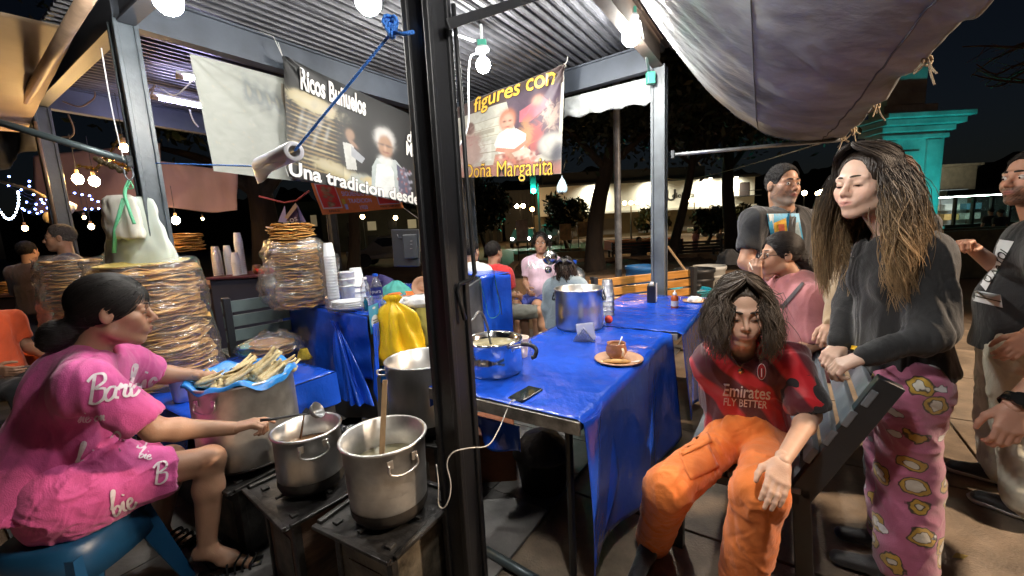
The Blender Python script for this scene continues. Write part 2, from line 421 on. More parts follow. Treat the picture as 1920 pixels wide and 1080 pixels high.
def head_color(H, base, beard=0, lips=(.42, .14, .12), bcol=(.05, .04, .035), gray=0):
    base = np.array(base)
    def f(V):
        L = H.loc(V); C = np.tile(base, (len(V), 1)).astype(float)
        inh = (np.abs(L) < .16).all(1)
        x, y, z = L[:, 0], L[:, 1], L[:, 2]
        def blend(mask, c): 
            mm = (mask*inh)[:, None]; C[:] = C*(1-mm)+np.array(c)*mm
        cheek = np.exp(-((np.abs(x)-.042)**2+(z+.025)**2)/.0006)*(y > .02); blend(.35*cheek, base*np.array((1.1, .78, .72)))
        nosem = np.exp(-(x**2+(z+.028)**2)/.0003)*(y > .08); blend(.3*nosem, base*np.array((1.08, .8, .74)))
        eye = np.exp(-((np.abs(x)-.033)**2/.0004+(z-.004)**2/.00018))*(y > .05); blend(.22*eye, base*.65)  # socket shade mixed into the skin colour around the eyes
        if beard:
            bm = 1/(1+np.exp((z+.048+.9*np.clip(y-.03, 0, 1)*.2)/.004)); side = 1/(1+np.exp(-(np.abs(x)-.052)/.004))*(z < .0)*(y > -.01)
            st = 1/(1+np.exp((z+.036)/.002))*(y > .08)
            mask = np.clip(np.maximum(np.maximum(bm*(y > .0), side), st), 0, 1)*(z > -.125)
            nz = .75+.25*np.sin(x*900+z*700)*np.sin(z*1100-y*500)
            bc = np.array(bcol)[None]*(1-gray)+np.array((.45, .43, .4))[None]*gray*np.clip((-.06-z)/.03, 0, 1)[:, None] + np.array(bcol)[None]*gray*(1-np.clip((-.06-z)/.03, 0, 1)[:, None])
            mm = (beard*mask*nz*inh)[:, None]; C[:] = C*(1-mm)+bc*mm
        lp = np.exp(-(x/.021)**4-((z+.062)/.0092)**4)*(y > .078); blend(.85*lp, lips)
        mt = np.exp(-(x/.023)**4-((z+.0622)/.0022)**2)*(y > .07); blend(.75*mt, (.10, .03, .03))
        return C
    return f
def hand_prims(S, w_, d, n, sc=1.0, curl=.5, side=1, thumb=.6, spread=.12, curls=None):
    """wrist point, pointing direction, palm normal (the way the palm faces), side=+1: thumb at d x n side"""
    w_ = npv(w_); d = unit(d); n = unit(npv(n)-d*np.dot(npv(n), d)); t = np.cross(d, n)*side
    P = lambda a, b, c: w_ + (d*a+t*b+n*c)*sc
    S.cone(P(-.02, 0, 0), P(.02, 0, 0), .024*sc, .024*sc, .015, 'u', .72, n)
    for b_ in (-.026, -.009, .009, .026): S.cone(P(.015, b_*.6, 0), P(.078 if abs(b_) < .02 else .072, b_, 0), .014*sc, .0115*sc, .012)
    L = [(.026, .040, .024, .020), (.009, .045, .028, .022), (-.009, .042, .026, .021), (-.026, .033, .020, .018)]
    for i, (b_, l1, l2, l3) in enumerate(L):
        cu = curls[i] if curls else curl*(1+.1*i)
        p = P(.078 if i in (1, 2) else .072, b_, .0); an = cu*.55; dirv = d*math.cos(an)+n*math.sin(an)+t*(b_*spread*8); dirv = unit(dirv)
        q = p+dirv*l1*sc; S.cone(p, q, .0098*sc, .0088*sc, .006)
        an += cu*1.1; dv = unit(d*math.cos(an)+n*math.sin(an)+t*(b_*spread*6)); q2 = q+dv*l2*sc; S.cone(q, q2, .0087*sc, .0078*sc, .004)
        an += cu*.8; dv = unit(d*math.cos(an)+n*math.sin(an)+t*(b_*spread*4)); S.cone(q2, q2+dv*l3*sc, .0077*sc, .0066*sc, .004)
    a = P(.018, .022, .006); b2 = a+unit(d*.75+t*.62+n*thumb*.8)*.040*sc; S.cone(a, b2, .0145*sc, .0115*sc, .012)
    c2 = b2+unit(d*.9+t*.2+n*thumb)*.030*sc; S.cone(b2, c2, .0108*sc, .0095*sc, .005); S.cone(c2, c2+unit(d*1-t*.05+n*thumb*1.1)*.024*sc, .0095*sc, .0075*sc, .004)
def frames(J):
    sr, sl = J['sR'], J['sL']; up = unit(J['nk']-J['hp']); lat = unit(sl-sr); fr = unit(np.cross(lat, up))  # sR is the person's own right
    return up, lat, fr
def torso(S, J, infl=0, bust=0, belly=0, w=1.0, depth=.66, low=0.0):
    up, lat, fr = frames(J); fr = -fr if J.get('flip') else fr
    nk, hp = J['nk'], J['hp']; L = np.linalg.norm(nk-hp); c1 = nk+(hp-nk)*.27; c2 = nk+(hp-nk)*.62; sw = np.linalg.norm(J['sL']-J['sR'])/2
    S.cone(c1, c2, .142*w+infl, .125*w+infl+belly*.3, .04, 'u', depth, fr); S.cone(c2, hp, .125*w+infl+belly*.4, .15*w+infl, .04, 'u', depth+.06, fr)
    for s_ in ('sR', 'sL'):
        S.cone(lerp(nk, c1, .25)+ (J[s_]-nk)*.25, J[s_]-up*.012, .062+infl, .052*w+infl, .045); S.cone(c1, J[s_]-up*.05, .09*w+infl, .05+infl, .05, 'u', .8, fr)
    if bust:
        for s_ in (-1, 1): S.ball(c1+lat*s_*.07*w+fr*(.062+infl*.6)-up*.045, bust+infl, .05)
    if belly: S.ell(c2+fr*.06-up*.03, (belly+infl+.06,)*3, k=.07)
    return c1, c2
def body(parent, J, H, skin, h=.0055, arms=True, legs=True, male=False, jaw=1.0, w=1.0, beard=0, gray=0, hands=(), limb=1.0, feet=False, nose=1.0, shoulders=True, lips=(.42, .14, .12), tattoo=None, name='body', bcol=(.05, .04, .035), neckr=.05):
    S = SDF()
    if H is not None:
        head_prims(S, H, jaw, male, nose)
        S.cone(H.w(0, -.02, -.05), J['nk']+(J['hp']-J['nk'])*.02, neckr*H.sc, (neckr+.008), .025)
    torso(S, J, -.012, w=w)
    for s_ in 'RL':
        if 'e'+s_ in J:
            S.cone(J['s'+s_], J['e'+s_], .047*limb, .038*limb, .02); m_ = lerp(J['e'+s_], J['w'+s_], .25)
            S.cone(J['e'+s_], m_, .037*limb, .039*limb, .02); S.cone(m_, J['w'+s_], .038*limb, .0255*limb, .02)
        if 'k'+s_ in J and legs:
            S.cone(J['h'+s_], J['k'+s_], .085*limb, .055*limb, .03); m_ = lerp(J['k'+s_], J['a'+s_], .3)
            S.ball(J['k'+s_], .056*limb, .02)
            S.cone(J['k'+s_], m_, .05*limb, .056*limb, .025); S.cone(m_, J['a'+s_], .054*limb, .034*limb, .025)
            if feet and 't'+s_ in J:
                a, t = J['a'+s_], J['t'+s_]; d = unit(t-a); S.cone(a, a+(t-a)*.55-np.array((0, 0, .012)), .034, .034, .02, 'u'); S.cone(a-d*.035-np.array((0, 0, .03)), a, .03, .034, .02)
                S.cone(a+(t-a)*.5-np.array((0, 0, .015)), t, .037, .026, .02, 'u', .55, (0, 0, 1))
                sd = np.cross(d, (0, 0, 1))
                for q in range(5): S.cone(t+sd*(q-2)*.015, t+d*(.03-.004*q*(1 if s_ == 'R' else 1))+sd*(q-2)*.017-np.array((0, 0, .008)), .0085, .008, .004)
    V, Q = S.mesh(h)
    parts = [(V, Q)]
    for hd in hands:
        S2 = SDF(); hand_prims(S2, **hd); V2, Q2 = S2.mesh(.0034); parts.append((V2, Q2))
    n = 0; VV = []; QQ = []
    for a, b in parts: VV.append(a); QQ.append(b+n); n += len(a)
    VV = np.concatenate(VV); QQ = np.concatenate(QQ)
    if H is not None: C = head_color(H, SK[skin] if isinstance(skin, str) else skin, beard, lips, bcol, gray)(VV)
    else: C = np.tile(np.array(SK[skin] if isinstance(skin, str) else skin), (len(VV), 1))
    if tattoo is not None:
        for (c, dv, r_) in tattoo:
            q = VV-npv(c); g = (np.linalg.norm(q, axis=1) < r_); pat = np.sin(q@np.array((300, 210, 260)))*np.sin(q@np.array((-180, 330, 150))); C[g & (pat > .1)] *= .45
    return mesh_obj(name, VV, QQ, skin_mat(), parent, smooth=True, col=C)
def face_extras(parent, H, brow=(.03, .02, .015), open_=.0, lash=True, bt=.0026, iris=(.06, .03, .02)):
    hm = M('brow_hair', brow, .7)
    for s_ in (-1, 1):
        pts = [H.w(s_*(.012+.038*t), .0935-.024*t*t-.006*t, .0285+.004*math.sin(t*3.1)-.003*t) for t in np.linspace(0, 1, 7)]
        MB().tube(pts, [bt*.8, bt*1.1, bt*1.15, bt, bt*.8, bt*.55, bt*.2], 6, flat=1).build('eyebrow', hm, parent, smooth=True)
        if open_:
            eb_ = MB().ball(H.w(s_*.031, .0735, .0055), .0138*H.sc, 10).build('eyeball', M('eye_white', (.6, .56, .52), .25), parent, smooth=True)
            MB().ball(H.w(s_*.031+.002, .0838, .0045 if open_ > .5 else .0015), .0057*H.sc, 8, sc=(1, .8, 1)).build('iris', M('iris', iris, .12), eb_, smooth=True)
        else: MB().ball(H.w(s_*.032, .0835, -.0035), .0062*H.sc, 8, sc=(1.35, .55, .42), rot=Matrix(H.R.tolist())).build('iris', M('iris', iris, .12), parent, smooth=True)
        if lash:
            zz = .001 if not open_ else .0125*open_+.001
            pts = [H.w(s_*(.031+.0165*t), .0885-.0085*t*t-(.002 if open_ else 0), zz-.0035*t*t+(.004 if open_ else -.002)) for t in np.linspace(-1, 1, 7)]
            MB().tube(pts, .0011*H.sc, 5).build('eyelashes', M('lashes', (.012, .01, .01), .7), parent)
def short_hair(parent, H, col=(.015, .012, .01), thick=.008, h=.004, gray=0, hairline=.055, seed=3, sides=.004):
    S = SDF(); rt = H.R
    S.ell(H.w(0, -.014, .040), np.array((.0745+sides, .094+thick*.8, .084+thick))*H.sc, rt, .01)
    S.ell(H.w(0, .10, -.012), np.array((.082, .086, .108))*H.sc, rt, .012, 'd')
    S.cut(H.w(0, -.02, -.055), -(H.R[:, 2])+H.R[:, 1]*.25)
    for sx in (-1, 1): S.ell(H.w(sx*.08, .0, -.02), np.array((.02, .026, .04))*H.sc, rt, .006, 'd')
    V, Q = S.mesh(h, lambda V, N: V+N*(wobble(V, seed, 190, 1.2)*.0032)[:, None])
    NN = normals(V, Q); r = np.random.default_rng(seed); ii = r.integers(0, len(V), int(2600*max(.25, (.004/h)**1.5))); P0 = V[ii]; dn = NN[ii]*.55+(-H.R[:, 1]*.6-H.R[:, 2]*.5)[None]+r.normal(size=(len(ii), 3))*.35; dn /= np.linalg.norm(dn, axis=1, keepdims=True)
    sd = np.cross(dn, NN[ii]); sd /= np.linalg.norm(sd, axis=1, keepdims=True)+1e-9; LL = r.uniform(.006, .016, (len(ii), 1)); n0 = len(V); P0 = P0-NN[ii]*.002
    V = np.concatenate([V, np.stack([P0-sd*.0013, P0+sd*.0013, P0+dn*LL+sd*.0003, P0+dn*LL-sd*.0003], 1).reshape(-1, 3)]); Q = np.concatenate([Q, n0+np.arange(len(ii)*4).reshape(-1, 4)])
    L = H.loc(V); g = np.clip((.03-L[:, 2])/.05, 0, 1)*gray; g = g*(.55+.45*np.sin(V[:, 0]*700+V[:, 2]*900)); C = np.array(col)[None]*(1-g[:, None])+np.array((.26, .25, .24))*g[:, None]
    return mesh_obj('hair', V, Q, M('short_hair', rough=.75, attr=True, var=.5, vscale=150, bump=.8, bscale=260, spec=.25), parent, smooth=True, col=C)
def strands(parent, H, n, L, col_root, col_tip, seed=1, width=.0032, rad=None, face_gap=52, drop_in=0, wave=.012, wfreq=5, part=.0, shell=(.088, .104, .098), tipstart=.45, back=True, fall=(0, 0, -1), lmin=.8, name='hair', wide_az=180, shoulder=None, segs=18, ctr_back=.03, wst=.10):
    """long hair: locks combed from a parting over the skull, then falling in waves"""
    r = np.random.default_rng(seed); VV = []; FF = []; CC = []; nb = 0
    fall = unit(fall); cr = np.array(col_root); ct = np.array(col_tip)
    nl = max(8, n//8); LK = [(r.uniform(-180, 180), r.uniform(0, 6.28), wfreq*r.uniform(.75, 1.25), wave*r.uniform(.7, 1.5), L*r.uniform(lmin, 1.03), r.uniform(.94, 1.06), r.uniform(-.055, .060), r.uniform(.78, 1.2), r.uniform(.55, 1.05), r.normal(0, 1, 3)*.006) for _ in range(nl)]
    for i in range(n):
        lk = LK[r.integers(nl)]; az = lk[0]+r.normal(0, 9)
        sgn = 1 if az > 0 else -1
        a_end = max(abs(az), face_gap+abs(r.normal(0, 6)))*sgn
        ll = lk[4]*r.uniform(.93, 1.05); lay = lk[5]+r.normal(0, .02); ph = lk[1]+r.normal(0, .35); wf = lk[2]*r.uniform(.97, 1.03); wa = lk[3]*r.uniform(.85, 1.15); jit = lk[9]+r.normal(0, 1, 3)*.0055; fly = r.random() < .03
        pts = []; arc = .24; 
        for j in range(segs+1):
            s_ = ll*j/segs
            if s_ < arc:
                t = s_/arc; th = R(6+88*t**.9); a = R(az*(.35)+(a_end-az*.35)*min(1, t*1.5))
                x = math.sin(a)*math.sin(th); y = math.cos(a)*math.sin(th); z = math.cos(th)
                px = part*(1-t)
                loc = np.array((x*shell[0]*lay+px, y*shell[1]*lay-ctr_back*.5+lk[6]*(1-t)**1.5, .040+z*shell[2]*lay))
                p = H.w(*loc); base = p; base_s = s_; outd = unit(H.R @ np.array((math.sin(a), math.cos(a), 0)))
            else:
                dd = s_-arc; out = 0
                if rad is not None: out = rad(dd, math.degrees(a_end))
                p = base + fall*dd + outd*out
            k = min(1, max(0, (s_-wst)/.14)); side = np.cross(outd if s_ >= arc else unit(p-H.c), fall)
            od = outd if s_ >= arc else unit(p-H.c)
            p = p + side*math.sin(ph+s_*wf*6.28)*wa*k*(1+.8*s_/ll) + od*math.cos(ph*1.7+s_*wf*5.5)*wa*.6*k
            pts.append(p+jit*k*(2.6 if fly else 1))
        pts = np.array(pts); c_shift = lk[7]*r.uniform(.8, 1.2); tipm = lk[8]*r.uniform(.8, 1.2)
        for j in range(segs+1):
            t = unit(pts[min(j+1, segs)]-pts[max(j-1, 0)]); o_ = unit(pts[j]-H.c); sd = unit(np.cross(t, o_)); nn = np.cross(sd, t)
            wd = width*(1.35 if j < segs*.5 else 1.35-.9*(j/segs-.5)*2)*(.45 if j == segs else 1)
            for q in range(4):
                an = q*math.pi/2; VV.append(pts[j]+sd*wd*1.7*math.cos(an)+nn*wd*.7*math.sin(an))
            g = np.clip((j/segs-tipstart)/(1-tipstart+1e-6), 0, 1)*tipm; g = min(g, 1); CC += [(cr*(1-g)+ct*g)*c_shift]*4
        for j in range(segs):
            for q in range(4): FF.append((nb+j*4+q, nb+j*4+(q+1) % 4, nb+j*4+4+(q+1) % 4, nb+j*4+4+q))
        nb += 4*(segs+1)
    return mesh_obj(name, np.array(VV), np.array(FF), M('long_hair', rough=.55, attr=True, spec=.3, var=.25, vscale=60), parent, smooth=True, col=np.clip(np.array(CC), 0, 1))
def combed(parent, H, n, tgt, col, seed=1, sh=(.086, .106, .095), width=.0011, name='combed_hair', c0=(0, -.016, .038)):
    """fine hair drawn back over the skull to a knot"""
    r = np.random.default_rng(seed); VV = []; FF = []; CC = []; nb = 0; e = unit(np.array(tgt)-np.array(c0)); sg = 12
    for i in range(n):
        a = r.uniform(-1, 1)*1.75; zf = r.uniform(-.45, .98) if abs(a) > .9 else r.uniform(.42, .98); s0 = unit(np.array((math.sin(a)*math.sqrt(1-zf*zf), math.cos(a)*math.sqrt(1-zf*zf), zf)))
        om = math.acos(np.clip(s0@e, -1, 1)); lay = r.uniform(.985, 1.035); cs = r.uniform(.5, 1.7); bow = r.normal(0, .04); P = []
        for j in range(sg+1):
            t = j/sg; d = (math.sin((1-t)*om)*s0+math.sin(t*om)*e)/math.sin(om) if om > .05 else e
            d = unit(d+np.array((0, 0, bow*math.sin(3.14*t)))); P.append(H.w(*(np.array(c0)+d*np.array(sh)*lay)))
        for j in range(sg+1):
            t = unit(P[min(j+1, sg)]-P[max(j-1, 0)]); o_ = unit(P[j]-H.c); sd = np.cross(t, o_)
            VV += [P[j]-sd*width, P[j]+o_*width*.9, P[j]+sd*width]; CC += [np.array(col)*cs]*3
        for j in range(sg): b = nb+j*3; FF += [(b, b+1, b+4, b+3), (b+1, b+2, b+5, b+4)]
        nb += 3*(sg+1)
    return mesh_obj(name, np.array(VV), np.array(FF), M('long_hair', rough=.55, attr=True, spec=.3, var=.25, vscale=60), parent, smooth=True, col=np.clip(np.array(CC), 0, 1))
def hair_cap(parent, H, col, infl=.006, h=.005, gap=(.066, .075, .10), name='hair_cap', z0=-.06, facey=.105, facez=-.015):
    S = SDF(); rt = H.R
    S.ell(H.w(0, -.016, .040), np.array((.078+infl, .094+infl, .087+infl))*H.sc, rt, .01); S.ell(H.w(0, -.035, -.02), np.array((.07+infl, .07+infl, .08))*H.sc, rt, .03)
    S.ell(H.w(0, facey, facez), np.array(gap)*H.sc, rt, .012, 'd'); S.cut(H.w(0, 0, z0), -H.R[:, 2])
    V, Q = S.mesh(h, lambda V, N: V+N*(wobble(V, 5, 160, 1.0)*.0018)[:, None])
    return mesh_obj(name, V, Q, M('hair_cap', rough=.4, attr=True, spec=.5, bump=.6, bscale=160, stretch=(1, 1, .18)), parent, smooth=True, col=np.tile(np.array(col), (len(V), 1)))
def tee(parent, J, mat, infl=.016, sleeve=.55, bust=0, belly=0, w=1.0, hem=.06, flare=.0, h=.006, seed=4, amp=.006, name='t_shirt', depth=.7, sleever=.062, neckr=.066, long=False, cuff=.045, freq=20, sl_l=None, neckdrop=0.0, fl=None, skirt=None):
    S = SDF(); up, lat, fr = frames(J)
    c1, c2 = torso(S, J, infl, bust, belly, w, depth)
    S.cone(c2, J['hp']-up*hem*.6, .12*w+infl, .152*w+infl+flare, .05, 'u', depth+.05, fr)
    if skirt is not None:
        for a, b, ra, rb in skirt: S.cone(a, b, ra, rb, .05)
    for s_ in 'RL':
        if 'e'+s_ not in J: continue
        a, b = J['s'+s_], J['e'+s_]; sv = (sl_l or {}).get(s_, sleeve)
        if long:
            S.cone(a, b, .058*w+infl*.6, .05+infl*.5, .03); S.cone(b, lerp(b, J['w'+s_], .93), .05+infl*.5, cuff, .02)
        else:
            e_ = lerp(a, b, sv); S.cone(a, e_, .056*w+infl*.6, sleever, .035)
    n0 = J['nk']+up*.03+fr*.012; S.cone(n0-up*(.05+neckdrop)+fr*.02, n0+up*.2, neckr*.9, neckr*1.25, .01, 'd')
    if not long:
        for s_ in 'RL':
            if 'e'+s_ in J:
                a, b = J['s'+s_], J['e'+s_]; sv = (sl_l or {}).get(s_, sleeve); e_ = lerp(a, b, sv); d = unit(b-a); S.ball(e_+d*(sleever*.98), sleever*1.0, .004, 'd')
    if not skirt: S.cut(J['hp']-up*hem, -up)
    return sdf_obj(S, name, mat, parent, h, folds(seed, amp, freq, dirv=up if fl is None else fl))
def trousers(parent, J, mat, infl=.02, h=.006, seed=9, amp=.007, widths=(.10, .075, .065), w=1.0, name='trousers', freq=22, short=None, fall=1.0):
    S = SDF(); up, lat, fr = frames(J); hp = J['hp']
    S.cone((J['hR']+J['hL'])/2+up*.06, (J['hR']+J['hL'])/2-up*.0, .115*w+infl, .12*w+infl, .04, 'u', .75, fr); S.cone(J['hR'], J['hL'], .09*w+infl*.6, .09*w+infl*.6, .03)
    for s_ in 'RL':
        if 'k'+s_ not in J: continue
        k_ = J['k'+s_]
        if short: S.cone(J['h'+s_], lerp(J['h'+s_], k_, short), widths[0]*w, widths[1], .03); S.ball(lerp(J['h'+s_], k_, short)+unit(k_-J['h'+s_])*widths[1], widths[1]*.99, .004, 'd'); continue
        S.cone(J['h'+s_], k_, widths[0]*w, widths[1], .03)
        if 'a'+s_ in J: S.cone(k_, lerp(k_, J['a'+s_], fall), widths[1], widths[2], .025)
    return sdf_obj(S, name, mat, parent, h, folds(seed, amp, freq, dirv=None))
def shoe(parent, a, t, mat, sole=None, h=.005, w=.036, name='shoe', high=.03):
    a = npv(a); t = npv(t); d = unit((t-a)*np.array((1, 1, 0))); z = np.array((0, 0, 1.)); fl = min(a[2], t[2])
    S = SDF(); heel = a-d*.045; heel[2] = .045; toe = t+d*.02; toe[2] = .036; mid = lerp(heel, toe, .5); mid[2] = .05
    S.cone(heel, mid, w*.92, w, .02); S.cone(mid, toe, w, w*.85, .02, 'u', .8, (0, 0, 1)); top = a.copy(); top[2] = .075+high*.3; S.cone(heel+z*.02, top, w*.85, w*.95, .02)
    S.cut((0, 0, .012), (0, 0, -1)); o = sdf_obj(S, name, mat, parent, h)
    if sole:
        S = SDF(); S.cone(heel, mid, w*1.0, w*1.06, .02); S.cone(mid, toe+d*.006, w*1.06, w*.98, .02); S.cut((0, 0, .03), (0, 0, 1)); S.cut((0, 0, .003), (0, 0, -1)); sdf_obj(S, 'sole', sole, o, h)
    return o
# ================================================================ THE GROUND
gm = M('plaza_ground', (.12, .075, .042), .7, var=.35, vscale=1.2, bump=.3, bscale=60)
slab_m = M('paving_concrete', (.20, .152, .108), .62, var=.5, vscale=3.2, bump=.35, bscale=90, detail=8)
tile_m = M('stall_floor_tile', (.13, .125, .12), .45, var=.5, vscale=3.5, bump=.25, bscale=50, detail=8)
ground = MB().grid(lambda u, v: Vector((-150+300*u, -8+230*v, -.014)), 12, 12).build('ground', gm); tag(ground, kind='structure')
sb = MB(); s_ = .985/2; sb.box((0, 0, -.006), (.985, .985, .012))
slab0 = None
for i in range(-2, 9):
    for j in range(-2, 8):
        a_, b_ = i*1.0+.4, j*1.0-.55
        p = K(a_, b_)
        if not (-.2 < p.y < 7 and p.x < 6): continue
        if slab0 is None: o = sb.build('paving_slab', slab_m, None, bevel=.004); slab0 = o
        else: o = slab0.copy(); COL.objects.link(o)
        o.location = p + Vector((0, 0, random.uniform(-.0015, .0015))); o.rotation_euler = (0, 0, KANG); o.parent = ground
floor_ = MB().box(K(2.45, -3.9, -.009), (4.6, 5.6, .006), rz=KANG).build('stall_floor', M('grout', (.05, .05, .048), .8)); tag(floor_, kind='structure')
floor_.location.z = .012
t0 = None; T = .36
for i in range(13):
    for j in range(15):
        a_, b_ = .42+i*T, -1.15-j*T
        if b_ < -6.4: continue
        if t0 is None: t0 = o = MB().box((0, 0, 0), (T-.006, T-.006, .012)).build('floor_tile', tile_m)
        else: o = t0.copy(); COL.objects.link(o)
        o.location = K(a_, b_, .012+random.uniform(-.001, .001)); o.rotation_euler = (0, 0, KANG); o.parent = floor_; o.matrix_parent_inverse = wmat(floor_).inverted()

# ================================================================ STEEL FRAME AND ROOF OF THE STALL
steel = M('painted_steel', (.032, .038, .046), .42, var=.35, vscale=6, bump=.15, bscale=30, spec=.6)
steelw = M('worn_steel', (.10, .115, .13), .45, var=.3, vscale=5, bump=.15, bscale=30)
black = M('black_steel', (.006, .0065, .008), .5, bump=.1, bscale=40, spec=.5)
roofm = M('corrugated_zinc', (.05, .052, .06), .5, metal=.2, var=.45, vscale=4, stretch=(1, 1, 1), bump=.1)
PC = dict(P1=(1.024, -3.48), P2=(1.062, -.985), P3=(4.108, -1.036), P4=(4.3, -3.48), N1=(1.024, -5.95), N4=(4.2, -6.35))
pavilion = thing('pavilion', 'dark steel pavilion frame with corrugated metal roof over the food stall', 'pavilion', K(2.5, -2.5))
def post(key, wd=.12, h=2.82, m_=None):
    a_, b_ = PC[key]; mb = MB(); t = .012
    c = K(a_, b_, h/2)
    mb.box(c, (wd*.80, wd*.80, h), rz=KANG)
    for sa in (-1, 1):
        for sb_ in (-1, 1):
            mb.box(K(a_+sa*wd*.41, b_+sb_*wd*.41, h/2), (wd*.2, wd*.2, h), rz=KANG)
    mb.box(K(a_, b_, .012), (wd*2, wd*2, .014), rz=KANG)
    return mb.build('post', m_ or steel, pavilion, bevel=.004)
post('P1', .12, m_=M('post_paint', (.055, .07, .085), .38, var=.3, vscale=7, bump=.15, spec=.6)); post('P2', .110, m_=black); post('P3', .125, m_=steelw); post('P4', .11); post('N1', .12); post('N4', .12)
bluesteel = M('blue_grey_paint', (.05, .06, .078), .5, var=.25, vscale=3, bump=.1)
def beam(p, q, z0=2.8, z1=3.03, wd=.09, m_=None, cut=.065):
    p = Vector(p); q = Vector(q); d = (q-p).normalized()
    mb = MB(); zz = Vector((0, 0, (z0+z1)/2)); a, b = p+d*cut+zz, q-d*cut+zz
    mb.bar(a, b, wd*.5, z1-z0-.03); fl = Vector((0, 0, (z1-z0)/2-.007)); mb.bar(a+fl, b+fl, wd, .014); mb.bar(a-fl, b-fl, wd, .014)
    return mb.build('beam', m_ or bluesteel, pavilion)
k = {n: K(*v) for n, v in PC.items()}
beam(k['P1'], k['P4']); beam(k['P4'], k['P3']); beam(k['P3'], k['P2'], m_=M('rusty_beam', (.10, .075, .06), .55, var=.4, vscale=6)); beam(k['P2'], k['P1'])
beam(k['N1'], k['P1']); beam(k['N1'], k['N4']); beam(k['P4'], k['N4'])
# flange plates where the near post meets the roof beams
MB().box(K(1.062, -.985, 2.72), (.15, .17, .16), rz=KANG).build('joint_plate', steel, pavilion, bevel=.004)
def roof_sheet(b0, b1, a0=.86, a1=4.42):
    mb = MB(); P = .085; n = int(round((b1-b0)/P)); prof = []
    for i in range(n):
        x = b0+(b1-b0)*i/n; s = (b1-b0)/n
        prof += [(x, 0), (x+s*.28, 0), (x+s*.42, .032), (x+s*.86, .032)]
    prof.append((b1, 0)); v = []
    for a_ in (a0, a1):
        for (x, z) in prof: v.append(K(a_, x, 3.045+z))
    m_ = len(prof); mb.add(v, [[i, i+1, m_+i+1, m_+i] for i in range(m_-1)])
    return mb.build('roof_sheet', roofm, pavilion)
bb = -6.5
while bb < -1.0: roof_sheet(bb, min(bb+.93, -.9)); bb += .9
for a_ in (1.9, 3.1):
    beam(K(a_, -3.42), K(a_, -1.1), 2.965, 3.03, .05, steel, 0) if False else None

# conduits and lamp holders
pvc = M('pvc_white', (.55, .6, .6), .4); green = M('green_box', (.05, .28, .2), .45); whitep = M('white_plastic', (.72, .73, .74), .4)
bulb_e = emat('bulb_glow', (1.0, .97, .90), 360); bulb_e2 = emat('bulb_glow_soft', (1.0, .97, .90), 210); warm_e = emat('warm_bulb_glow', (1.0, .60, .22), 160)
def bulb(px, py, z, label, r=.066, m_=bulb_e, drop=.16, box=True, cat='light bulb', grp='bare bulbs under the pavilion roof'):
    p = on(px, py, z); t = thing('light_bulb', label, cat, p, grp)
    o = MB().ball((0, 0, 0), r, 10, sc=(1, 1, 1.08)).build('globe', m_, t, smooth=True, local=True)
    MB().lathe([(.018, r*.85), (.021, r*.9), (.022, r+.045), (.001, r+.046)], n=14).build('neck', whitep, t, smooth=True, local=True)
    MB().lathe([(.001, r+.047), (.05, r+.047), (.058, r+.06), (.05, r+.075), (.001, r+.075)], n=20).build('socket', whitep, t, smooth=True, local=True)
    if box: MB().box((0, 0, r+.1), (.07, .07, .05)).build('junction_box', green, t, bevel=.006, local=True)
    MB().tube([(0, 0, r+.12), (0, 0, 3.04-p.z)], .011, 8).build('stem', pvc, t, local=True)
    return p
b1 = bulb(1183, 68, 2.80, 'bright bare bulb hanging near the right roof post, by the green box')
b2 = bulb(906, 122, 2.74, 'bare bulb with a white cord looping down over the photo banner', r=.056)
b3 = bulb(690, 0, 2.56, 'bare bulb at the top edge, just left of the thick black post', r=.062, m_=bulb_e2)
b4 = bulb(315, 0, 2.60, 'bare bulb at the top left beside the blue-grey beam', r=.062, m_=bulb_e2)
fillp = Vector((.30, .72, 2.20)); tf_ = thing('light_bulb', 'bare bulb under the awning above the viewpoint, outside the photo', 'light bulb', fillp, 'bare bulbs under the pavilion roof')  # unseen bulb, added to fill the fronts of the people and table
MB().ball((0, 0, 0), .06, 10).build('globe', emat('fill_bulb_glow', (1.0, .95, .88), 190), tf_, smooth=True, local=True); MB().tube([(0, 0, .06), (0, 0, .2)], .012, 8).build('stem', pvc, tf_, local=True)
def conduit(a, b, label, grp='roof conduits'):
    return tag(MB().tube([a, b], .011, 8).build('conduit', pvc, None, smooth=True), label, 'conduit', grp)
conduit(b2+Vector((0, 0, .16)), b2+Vector((0, 0, .16))-KA*.02-KB*-.01+Vector((-.55, -.25, .1)), 'thin pale conduit pipe running left of the bulb above the banner')
conduit(on(1150, 2, 2.97), b1+Vector((0, 0, .16)), 'pale conduit pipe feeding the bulb near the right post')
pj = K(4.03, -1.10, 2.70)
conduit(b1+Vector((.06, 0, .10)), pj+Vector((0, 0, .05)), 'pale conduit pipe from the right bulb down to the green box on the post')
tag(MB().box(pj+Vector((-.01, -.05, 0)), (.07, .06, .10)).build('junction_box', green, None, bevel=.006), 'small green junction box high on the right roof post', 'junction box')
# white cord of the second bulb
cord = smooth_path([b2+Vector((-.03, 0, .09)), b2+Vector((-.10, 0, .06)), b2+Vector((-.13, 0, -.15)), b2+Vector((-.15, 0, -.45)), b2+Vector((-.25, .0, -.62)), b2+Vector((-.4, 0, -.70)), b2+Vector((-.52, 0, -.45)), b2+Vector((-.56, 0, .28))])
tag(MB().tube(cord, .0075, 6).build('power_cord', whitep, None, smooth=True), 'white cord looping down from the bulb in front of the photo banner', 'cord')

